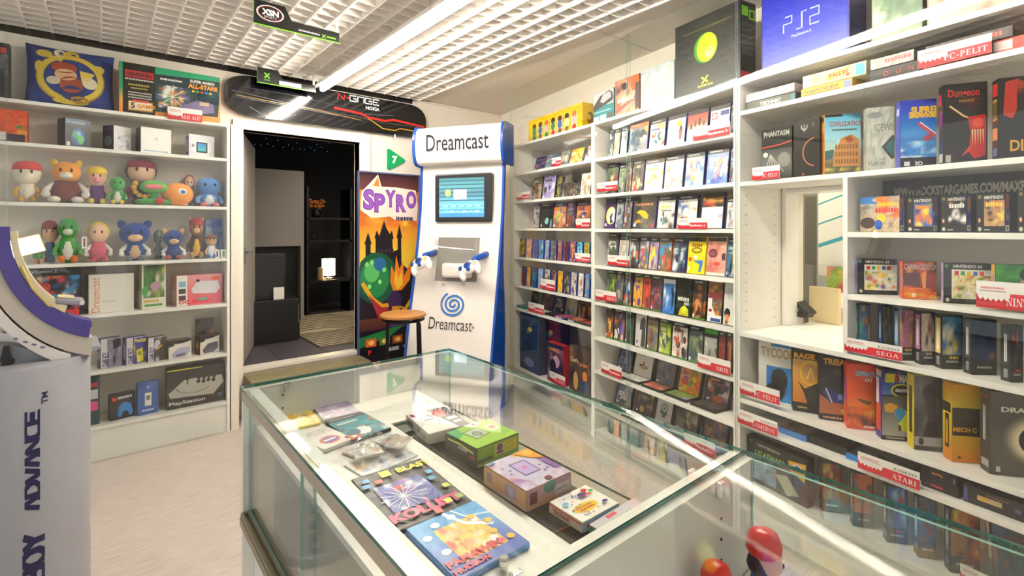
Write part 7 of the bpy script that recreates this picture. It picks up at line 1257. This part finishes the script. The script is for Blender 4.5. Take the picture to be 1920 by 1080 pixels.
# ================================================================== plush toys: plain rounded soft toys in the photographed colours
gP = 'plush toys on the left bookcase'
def plush(x0, x1, yt, zb, label, body, head, belly=None, hat=None, ears=None, arms=None, feet=None, muzzle=None, hair=None, w_=.1, head_f=.42, yaw=0, bw=.62, hw=.72, tail=None, wing=None, face=True):
    u0, u1 = LU.U(x0, w_), LU.U(x1, w_); W = u1 - u0; Hh = min(LU.Z((x0 + x1) / 2, yt, w_) - zb, clear_above(LU, x0, zb) - .01)
    t = thing('plush_toy', label, 'plush toy', LU.M((u0 + u1) / 2, w_, zb + .001, R(yaw)), gP)
    hr = Hh * head_f / 2; hx = min(W * hw / 2, hr * 1.35); hz = Hh - hr * (1.0 if not hat else 1.12) ; bz = (hz - hr * .8) / 2 + .004; bh = (hz - hr * .55) / 2; bx = min(W * bw / 2, bh * 1.1)
    hd = min(hx, hr) * .9; D = min(bx * .8, .075)
    mb = MB(); mb.ball((0, 0, bh * 1.0), (bx, D, bh)); b_ = mb.build('body', plushm(body), t, smooth=True)
    if belly: mb = MB(); mb.ball((0, -D * .3, bh * .95), (bx * .72, D * .76, bh * .82)); mb.build('belly_patch', plushm(belly), t, smooth=True)
    mb = MB(); mb.ball((0, -hd * .1, hz), (hx, hd, hr)); h_ = mb.build('head', plushm(head), t, smooth=True)
    if muzzle: mb = MB(); mb.ball((0, -hd * .75, hz - hr * .32), (hx * .5, hd * .5, hr * .36)); mb.ball((0, -hd * 1.22, hz - hr * .2), (hx * .12, hd * .1, hr * .1), n=8); mb.build('muzzle', plushm(muzzle), h_, smooth=True)
    if face:
        for s_ in (-1, 1):
            mb = MB(); mb.ball((s_ * hx * .36, -hd * 1.0, hz + hr * .14), (hx * .1, hd * .12, hr * .17), n=10); mb.build('eye', mat('eye_black', '#131015', .2), h_, smooth=True)
    if hat:
        mb = MB(); mb.lathe([(hx * 1.04, hz + hr * .28), (hx * 1.08, hz + hr * .45), (hx * .98, hz + hr * .8), (hx * .6, hz + hr * 1.08), (0, hz + hr * 1.14)], 20, sy=.9); mb.build('hat', plushm(hat), t, smooth=True)
    if hair:
        mb = MB(); mb.ball((0, hd * .22, hz + hr * .1), (hx * 1.15, hd * 1.0, hr * 1.08)); mb.build('hair', plushm(hair), t, smooth=True)
    if ears:
        for s_ in (-1, 1):
            mb = MB(); mb.ball((s_ * hx * .78, 0, hz + hr * .78), (hx * .28, hd * .22, hr * .42), rot=Matrix.Rotation(R(24 * s_), 4, 'Y')); mb.build('ear', plushm(ears), h_, smooth=True)
    ac = arms or body
    for s_ in (-1, 1):
        mb = MB(); mb.tube([(s_ * bx * .6, -D * .15, bh * 1.5), (s_ * min(W * .46, bx * 1.25), -D * .5, bh * 1.0), (s_ * min(W * .46, bx * 1.2), -D * .9, bh * .72)], [bx * .24, bx * .22, bx * .22], 10); mb.ball((s_ * min(W * .46, bx * 1.2), -D * .95, bh * .68), (bx * .27,) * 3, n=10); mb.build('arm', plushm(ac), t, smooth=True)
        mb = MB(); mb.ball((s_ * bx * .62, -D * .9, bh * .26 + .002), (bx * .36, min(bx * .5, .05), bh * .26)); mb.build('foot', plushm(feet or body), t, smooth=True)
    if tail: mb = MB(); mb.tube([(bx * .5, D * .5, bh * .4), (W * .45, D * .4, bh * .7), (W * .5, D * .2, bh * 1.5)], [bx * .2, bx * .26, bx * .1], 10); mb.build('tail', plushm(tail), t, smooth=True)
    return t
U3 = ' on the upper plush shelf'; U4 = ' on the lower plush shelf'
plush(22, 80, 302, 1.658, 'cream plush toy with red and white domed cap, leftmost' + U3, '#e0d6c4', '#e2d8c0', hat='#d03a30', arms='#d8a23c', feet='#c89a3a', belly='#d8cfc0', head_f=.55, hw=.95, bw=.62)
plush(84, 164, 303, 1.658, 'orange plush toy with brown body and white paws, lying low' + U3, '#6a2f2a', '#e8962a', belly='#7a3a30', ears='#e0b02c', arms='#d8d0c8', feet='#dcd4c8', muzzle='#e4dccf', head_f=.52, hw=.7, bw=.95, tail='#d8a83a')
plush(156, 207, 312, 1.658, 'yellow-capped plush toy with purple body' + U3, '#5a2f74', '#dcae8c', hat='#e2c02a', arms='#d8b06a', feet='#d8c23a', muzzle='#d88a9a', head_f=.52, bw=.7)
plush(199, 241, 332, 1.658, 'small green plush toy with yellow and red feet' + U3, '#4a9a48', '#46a048', belly='#dcd6cc', arms='#4a9a48', feet='#e0c42c', head_f=.5, w_=.06)
plush(233, 296, 289, 1.658, 'tallest plush toy, with dark red cap and navy body' + U3, '#26304e', '#deb294', hat='#8a2630', hair='#3a1f1c', arms='#8a2a34', feet='#5a3420', head_f=.5, hw=.86, w_=.15)
# plush flower
u = LU.U(288, .05); hh = LU.Z(288, 338, .05) - 1.658; t = thing('plush_toy', 'green plush flower with pink centre and leaves on the upper plush shelf', 'plush toy', LU.M(u, .05, 1.659), gP)
mb = MB(); mb.ball((0, 0, hh * .14), (hh * .62, hh * .3, hh * .14)); mb.build('leaves', plushm('#3f9a3a'), t, smooth=True)
mb = MB(); mb.tube([(0, 0, .01), (0, 0, hh * .6)], hh * .13, 12); mb.build('stem', plushm('#2f8a38'), t, smooth=True)
mb = MB(); mb.ball((0, -.01, hh * .72), (hh * .46, hh * .22, hh * .27)); mb.build('flower_head', plushm('#5aae3f'), t, smooth=True)
mb = MB(); mb.ball((0, -hh * .2, hh * .72), (hh * .33, hh * .1, hh * .13)); mb.build('flower_centre', plushm('#d87a80'), t, smooth=True)
mb = MB()
for k in range(9): an = R(150 + k * 30); mb.ball((-.28 * hh + .34 * hh * math.cos(an), hh * .06, hh * .68 + .34 * hh * math.sin(an)), (hh * .1, hh * .06, hh * .1), n=8)
mb.build('petals', plushm('#e0a82a'), t, smooth=True)
mb = MB(); mb.ball((.03, -hh * .3, hh * .16), (hh * .16, hh * .06, hh * .13)); mb.build('red_patch', plushm('#d03a34'), t, smooth=True)
# round one
u = LU.U(333, .08); hh = LU.Z(333, 343, .08) - 1.658; t = thing('plush_toy', 'round orange plush ball with one blue eye on the upper plush shelf', 'plush toy', LU.M(u, .08, 1.659), gP); rr = hh / 2
mb = MB(); mb.ball((0, 0, rr), (rr * 1.18, rr * .9, rr)); mb.build('body', plushm('#ee9a45'), t, smooth=True)
mb = MB(); mb.ball((.02, -rr * .84, rr * 1.2), (rr * .36, rr * .1, rr * .3)); mb.build('eye', plushm('#e8e2da'), t, smooth=True)
mb = MB(); mb.ball((.025, -rr * .93, rr * 1.18), (rr * .16, rr * .06, rr * .15)); mb.build('pupil', plushm('#3a6ac0'), t, smooth=True)
mb = MB(); mb.ball((-rr * 1.1, -.02, rr * 1.2), (rr * .22, rr * .12, rr * .3)); mb.ball((rr * .4, -rr * .5, rr * .12), (rr * .3, rr * .3, rr * .12)); mb.build('fins', plushm('#e08a30'), t, smooth=True)
plush(342, 368, 330, 1.658, 'small red-haired plush figure behind the orange ball' + U3, '#c8c0b4', '#dcb8a0', hair='#b04038', arms='#c8a090', w_=.19, head_f=.5)
plush(362, 420, 333, 1.658, 'sky blue rounded plush toy with pink feet at the right' + U3, '#5f8fc8', '#5a8ac6', belly='#d8d6da', feet='#d8707a', arms='#6a96cc', head_f=.62, hw=.86, bw=.66)
plush(60, 84, 440, 1.279, 'small green and orange plush toy half hidden by the lamp' + U4, '#4a8a3f', '#4a8a3f', feet='#d8702c', w_=.06)
plush(76, 111, 414, 1.279, 'red-capped plush toy with blue body' + U4, '#2f5a92', '#dcae8e', hat='#8e2c2c', hair='#5a2f20', arms='#8e2c2c', feet='#5a3420', w_=.13, head_f=.5, hw=.86)
plush(88, 166, 409, 1.279, 'big green plush toy with white belly, orange feet' + U4, '#3f9a3a', '#3a963a', belly='#e0dad0', arms='#48a040', feet='#e07a28', muzzle='#dfe0d2', head_f=.46, hw=.52, bw=.5, w_=.07)
plush(153, 215, 419, 1.279, 'yellow-haired plush doll in a pink dress' + U4, '#d0586a', '#e2b896', hair='#e0b82a', arms='#dcd2cc', feet='#b83a4c', head_f=.52, hw=.6, bw=.6, w_=.08)
plush(214, 290, 417, 1.279, 'large dark blue plush toy with grey shoes' + U4, '#1f3f86', '#17408c', ears='#1a3c86', muzzle='#dcb48c', arms='#dcd8d4', feet='#6a707c', belly='#d0aa86', head_f=.6, hw=.8, bw=.55, w_=.09)
plush(286, 308, 433, 1.279, 'small grey and green plush toy behind the blue ones' + U4, '#8a9488', '#7a8c80', hair='#3f6a4c', feet='#4a4a50', w_=.17, head_f=.5)
plush(298, 351, 431, 1.279, 'navy plush toy slumped sideways with pale arms' + U4, '#2a3e7c', '#2c4486', muzzle='#dcb490', ears='#d0a070', arms='#d8d4d0', feet='#c0504a', head_f=.58, hw=.74, bw=.6, w_=.07)
plush(346, 389, 408, 1.279, 'brown plush toy with red cap and yellow belly' + U4, '#4a3024', '#9a6a48', belly='#d0a03c', hat='#a03a3c', muzzle='#dcb488', ears='#c89468', arms='#4a3024', feet='#b08a58', head_f=.44, hw=.62, bw=.62, w_=.09)
plush(382, 410, 440, 1.279, 'small tan plush toy in blue and white, rightmost' + U4, '#d8d8dc', '#d2a47c', hat='#8a5a3a', feet='#2f6ab8', arms='#d8a878', w_=.06, head_f=.46)
LBx = place_box('gift_box', 'light blue patterned box behind the tan plush toy on the lower plush shelf', 'box', LU, 385, 419, 411, 1.279, .19, .04, '#8aa0d8', (['#8aa8e0', '#c8d8f0', '#3a6ac8', '#a8c0e8', '#5a70c0'], None), None, group=gL)
for k, (x0, x1, y0, lab) in enumerate(((153, 163, 444, 'white price tag hanging by the green plush toy'), (403, 412, 438, 'white tag card with purple print at the right of the lower plush shelf'), (414, 424, 438, 'white tag card with green print at the far right of the lower plush shelf'))):
    u0, u1 = LU.U(x0, .03), LU.U(x1, .03); z1, z0 = LU.Z(x0, y0, .03), LU.Z(x0, y0 + 22 - (6 if k else 0), .03)
    if k: z1 = z1
    mb = MB(); mb.box(0, u1 - u0, 0, .002, 0, z1 - z0); o = mb.build('price_tag', col('#eae6de')); o.matrix_world = LU.M(u0, .03, 1.2802 if k else z0); tag(o, lab, 'tag')
    a = Art(u1 - u0, z1 - z0); a.rect(.3, .15, .7, .85, ('#8a4a6a', '#6a4a8a', '#4a8a4a')[k]); a.build('print', o, Matrix.Translation((0, -.0004, 0)))
    if not k:
        mb = MB(); mb.tube([(.01, .001, z1 - z0), (.012, .03, z1 - z0 + .05)], .001, 5); mb.build('string', col('#ccc'), o)
# ================================================================== handheld-console kiosk in the left foreground
KD = 1.6; SC = KD / F
KO = atd(95, 428, 1.98 / math.hypot(1, 865 / F) * 1.18)
rk = r2(95).normalized()
KF = Unit(KO, Vector((rk.y, -rk.x)))                                    # faces the camera; u = (px-960)*SC
def K(px, py): return (KF.U(px), KF.Z(px, py))
SC = KF.U(96) - KF.U(95)
KWD = .12; cu = KF.U(18, KWD); dC = KF.hit(18, KWD)[1]; CC = Vector(((18 - 960) / F * dC, dC)); rad = CC.length * math.sin(math.atan(942 / F) - math.atan(790 / F)); zt = H - (672 - CY) * dC / F
kt = thing('handheld_kiosk', 'pale grey handheld game kiosk with a violet arc display in the left foreground', 'kiosk', KF.M(cu, KWD, 0))
KG = mat('kiosk_grey', '#93959c', .45)
mb = MB(); mb.lathe([(0, 0), (rad * 1.04, 0), (rad * 1.04, .04), (rad, .05), (rad, zt - .012), (rad * .98, zt), (0, zt)], 64); mb.build('column', KG, kt, smooth='auto')
def th(px):
    """angle round the column, and distance, where the photo's column px meets its surface"""
    e = Vector(((px - 960) / F, 1)); A_, B_, C_ = e.dot(e), -2 * e.dot(CC), CC.dot(CC) - rad * rad
    d = (-B_ - math.sqrt(max(0, B_ * B_ - 4 * A_ * C_))) / (2 * A_); q = e * d - CC
    g = RT * q.x + FW * q.y; return math.atan2(g.dot(KF.u), -g.dot(KF.w)), d
def on_col(a, px0, px1, py0, py1, name):
    o = a.build(name, kt); (t0, d0), (t1, d1) = th(px0), th(px1); dm = (d0 + d1) / 2; za, zb_ = H - (py0 - CY) * dm / F, H - (py1 - CY) * dm / F
    for v in o.data.vertices:
        t = t0 + (t1 - t0) * v.co.x / a.w; r_ = rad + .0006 - v.co.y
        v.co = (r_ * math.sin(t), -r_ * math.cos(t), za + (zb_ - za) * v.co.z / a.h)
    return o
# lettering: strokes, reading upwards
def letters(word, px0, px1, py_start, py_end, t_, glyphs, col_='#1d1b48'):
    n = len(word); a = Art((px1 - px0) * SC, (py_start - py_end) * SC); step = 1 / n
    for i, ch in enumerate(word):
        for st in glyphs[ch]:
            # glyph x (0..1, reading) -> upwards ; glyph y (0 base .. 1 top) -> leftwards
            P = []
            for j in range(len(st) - 1):
                for q in range(6): f = q / 6; P.append((st[j][0] * (1 - f) + st[j + 1][0] * f, st[j][1] * (1 - f) + st[j + 1][1] * f))
            P.append(st[-1])
            a.line([(1 - y, 1 - (i + .07 + x * .86) * step) for x, y in P], t_, col_); a.k -= 1
    a.k += 1
    return on_col(a, px0, px1, py_start, py_end, 'lettering')
GL = {'A': [[(0, 0), (.42, 1), (.58, 1), (1, 0)], [(.62, .0), (1, 0)]], 'D': [[(0, 0), (0, 1), (.6, 1), (1, .6), (1, .3), (.6, 0), (0, 0)]], 'V': [[(0, 1), (.42, 0), (.58, 0), (1, 1)]], 'N': [[(0, 0), (0, 1), (1, 0), (1, 1)]], 'C': [[(1, 1), (.25, 1), (0, .75), (0, .25), (.25, 0), (1, 0)]], 'E': [[(1, 1), (0, 1), (0, 0), (1, 0)], [(0, .5), (.9, .5)]],
      'B': [[(0, 0), (0, 1), (.75, 1), (.95, .8), (.75, .52), (0, .52)], [(.75, .52), (1, .3), (.8, 0), (0, 0)]], 'O': [[(.3, 0), (0, .3), (0, .7), (.3, 1), (.7, 1), (1, .7), (1, .3), (.7, 0), (.3, 0)]], 'Y': [[(0, 1), (.5, .5), (1, 1)], [(.5, .5), (.5, 0)]], 'G': [[(1, 1), (.25, 1), (0, .7), (0, .3), (.25, 0), (1, 0), (1, .5), (.55, .5)]], 'M': [[(0, 0), (0, 1), (.5, .4), (1, 1), (1, 0)]]}
letters('ADVANCE', 46, 75, 958, 768, .05, GL); letters('BOY', 42, 84, 1094, 998, .13, GL); letters('GAME', 42, 84, 1250, 1110, .09, GL)
a = Art(24 * SC, 11 * SC); a.text('TM', .0, .98, 1.0 * 11 / 11 * .45, '#2a2850', rot=0)
a = Art(11 * SC, 24 * SC); a.text('TM', .05, .98, .42, '#2a2850', rot=-90, w=2.0, bold=.02); on_col(a, 77, 90, 757, 733, 'trademark')
# arc display: concentric bands in a vertical plane
def arc(name, r0, r1, a0, a1, y0, y1, m, n=28, bev=.0):
    def q(r_, a): x, z = K(192 + r_ * math.cos(a), 428 - r_ * math.sin(a)); return (x - cu, z)
    mb = MB(); pts = [q(r0, R(a0 + (a1 - a0) * k / n)) for k in range(n + 1)] + [q(r1, R(a1 + (a0 - a1) * k / n)) for k in range(n + 1)]
    mb.prism(pts, y0, y1); return mb.build(name, m, kt, smooth='auto')
VIO = mat('kiosk_violet', '#453a86', .3); CRM = mat('kiosk_cream', '#cfc5a4', .45); GRY = mat('kiosk_warm_grey', '#b3aea4', .45)
b0 = -KWD
arc('arc_tray', 160, 174, 182, 246, b0 + .004, b0 + .05, CRM)
arc('violet_band', 175, 206, 179, 263, b0, b0 + .09, VIO)
arc('grey_band', 207, 240, 178, 265, b0 + .006, b0 + .095, GRY)
arc('white_band', 244, 264, 184, 256, b0 - .012, b0 + .1, mat('kiosk_white2', '#cfccc8', .4))
mb = MB(); vx, vz = K(157, 611); mb.ball((vx - cu, b0 + .045, vz - .003), (19 * SC, .047, 18.5 * SC)); mb.build('violet_nose', VIO, kt, smooth=True)
# platform lip
def kp(px, py): x, z = K(px, py); return (x - cu, z)
mb = MB(); mb.prism([kp(-120, 640), kp(-60, 688), kp(50, 694), kp(125, 684), kp(189, 655), kp(190, 650), kp(140, 655), kp(90, 664), kp(20, 650)], b0 + .02, .14); mb.build('platform', mat('kiosk_grey2', '#93989f', .45), kt, smooth='auto')
a = Art(110 * SC, 20 * SC)
o_ = [kp(px, py) for px, py in ((8, 622), (30, 634), (48, 640), (64, 645), (80, 650))]
mb = MB()
for i, (x, z) in enumerate(o_): mb.box(-.006, .006, -.001, 0, -.003, .003, Matrix.Translation((x, b0 - .0125, z)) @ Matrix.Rotation(R(28 - 4 * i), 4, 'Y'))
mb.build('print', col('#6a628a'), kt)
mb = MB(); mb.prism([kp(0, 676), kp(6, 650), kp(16, 648), kp(22, 672), kp(28, 676), kp(26, 681), kp(4, 684)], b0 - .004, b0 + .02); mb.build('black_clip', BLACK, kt)
# handheld on its holder
T = Matrix.Translation((kp(131, 566)[0], b0 + .05, kp(131, 566)[1])) @ Matrix.Rotation(R(10), 4, 'Y')
mb = MB(); mb.box(-29 * SC, 29 * SC, -.05, .04, -9 * SC, 8 * SC, bev=.008, seg=3); hh_ = mb.build('handheld_console', mat('silver_plastic', '#8f8f96', .35), kt, T)
mb = MB(); mb.box(-26 * SC, 8 * SC, -.045, .035, 8.2 * SC, 12 * SC, bev=.003); mb.build('top_shell', CRM, hh_)
mb = MB(); mb.box(20 * SC, 29.5 * SC, -.052, -.0505, -6 * SC, 5 * SC); mb.build('side_grip', mat('grip_light', '#c4c2c0', .4), hh_)
mb = MB(); mb.box(-9 * SC, 6 * SC, -.02, .02, -22 * SC, -9.3 * SC, Matrix.Rotation(R(12), 4, 'Y')); mb.build('holder', BLACK, hh_)
mb = MB(); mb.tube([(kp(40, 500)[0], b0 + .0, kp(40, 500)[1]), (kp(60, 540)[0], b0 - .0, kp(60, 540)[1]), (kp(90, 572)[0], b0, kp(90, 572)[1]), (kp(118, 590)[0], b0 + .02, kp(118, 590)[1])], .004, 6); mb.build('cable', mat('cord_yellow', '#b8a45a', .5), kt, smooth=True)
# lit sign head
T = Matrix.Translation((kp(44, 462)[0], b0 + .02, kp(44, 462)[1])) @ Matrix.Rotation(R(-17), 4, 'Y')
mb = MB(); mb.box(-40 * SC, 36 * SC, -.0, .03, -24 * SC, 22 * SC, bev=.004); lh = mb.build('lamp_housing', mat('lamp_gold', '#d8a83a', .4), kt, T)
mb = MB(); mb.box(-38 * SC, 34 * SC, -.004, -.0005, -22 * SC, 20 * SC); mb.build('lamp_panel', mat('warm_panel', '#fff0c8', .5, emit=9), lh)
mb = MB(); mb.box(-42 * SC, -34 * SC, -.004, .028, -60 * SC, -20 * SC, bev=.004); mb.build('lamp_arm', CRM, lh)
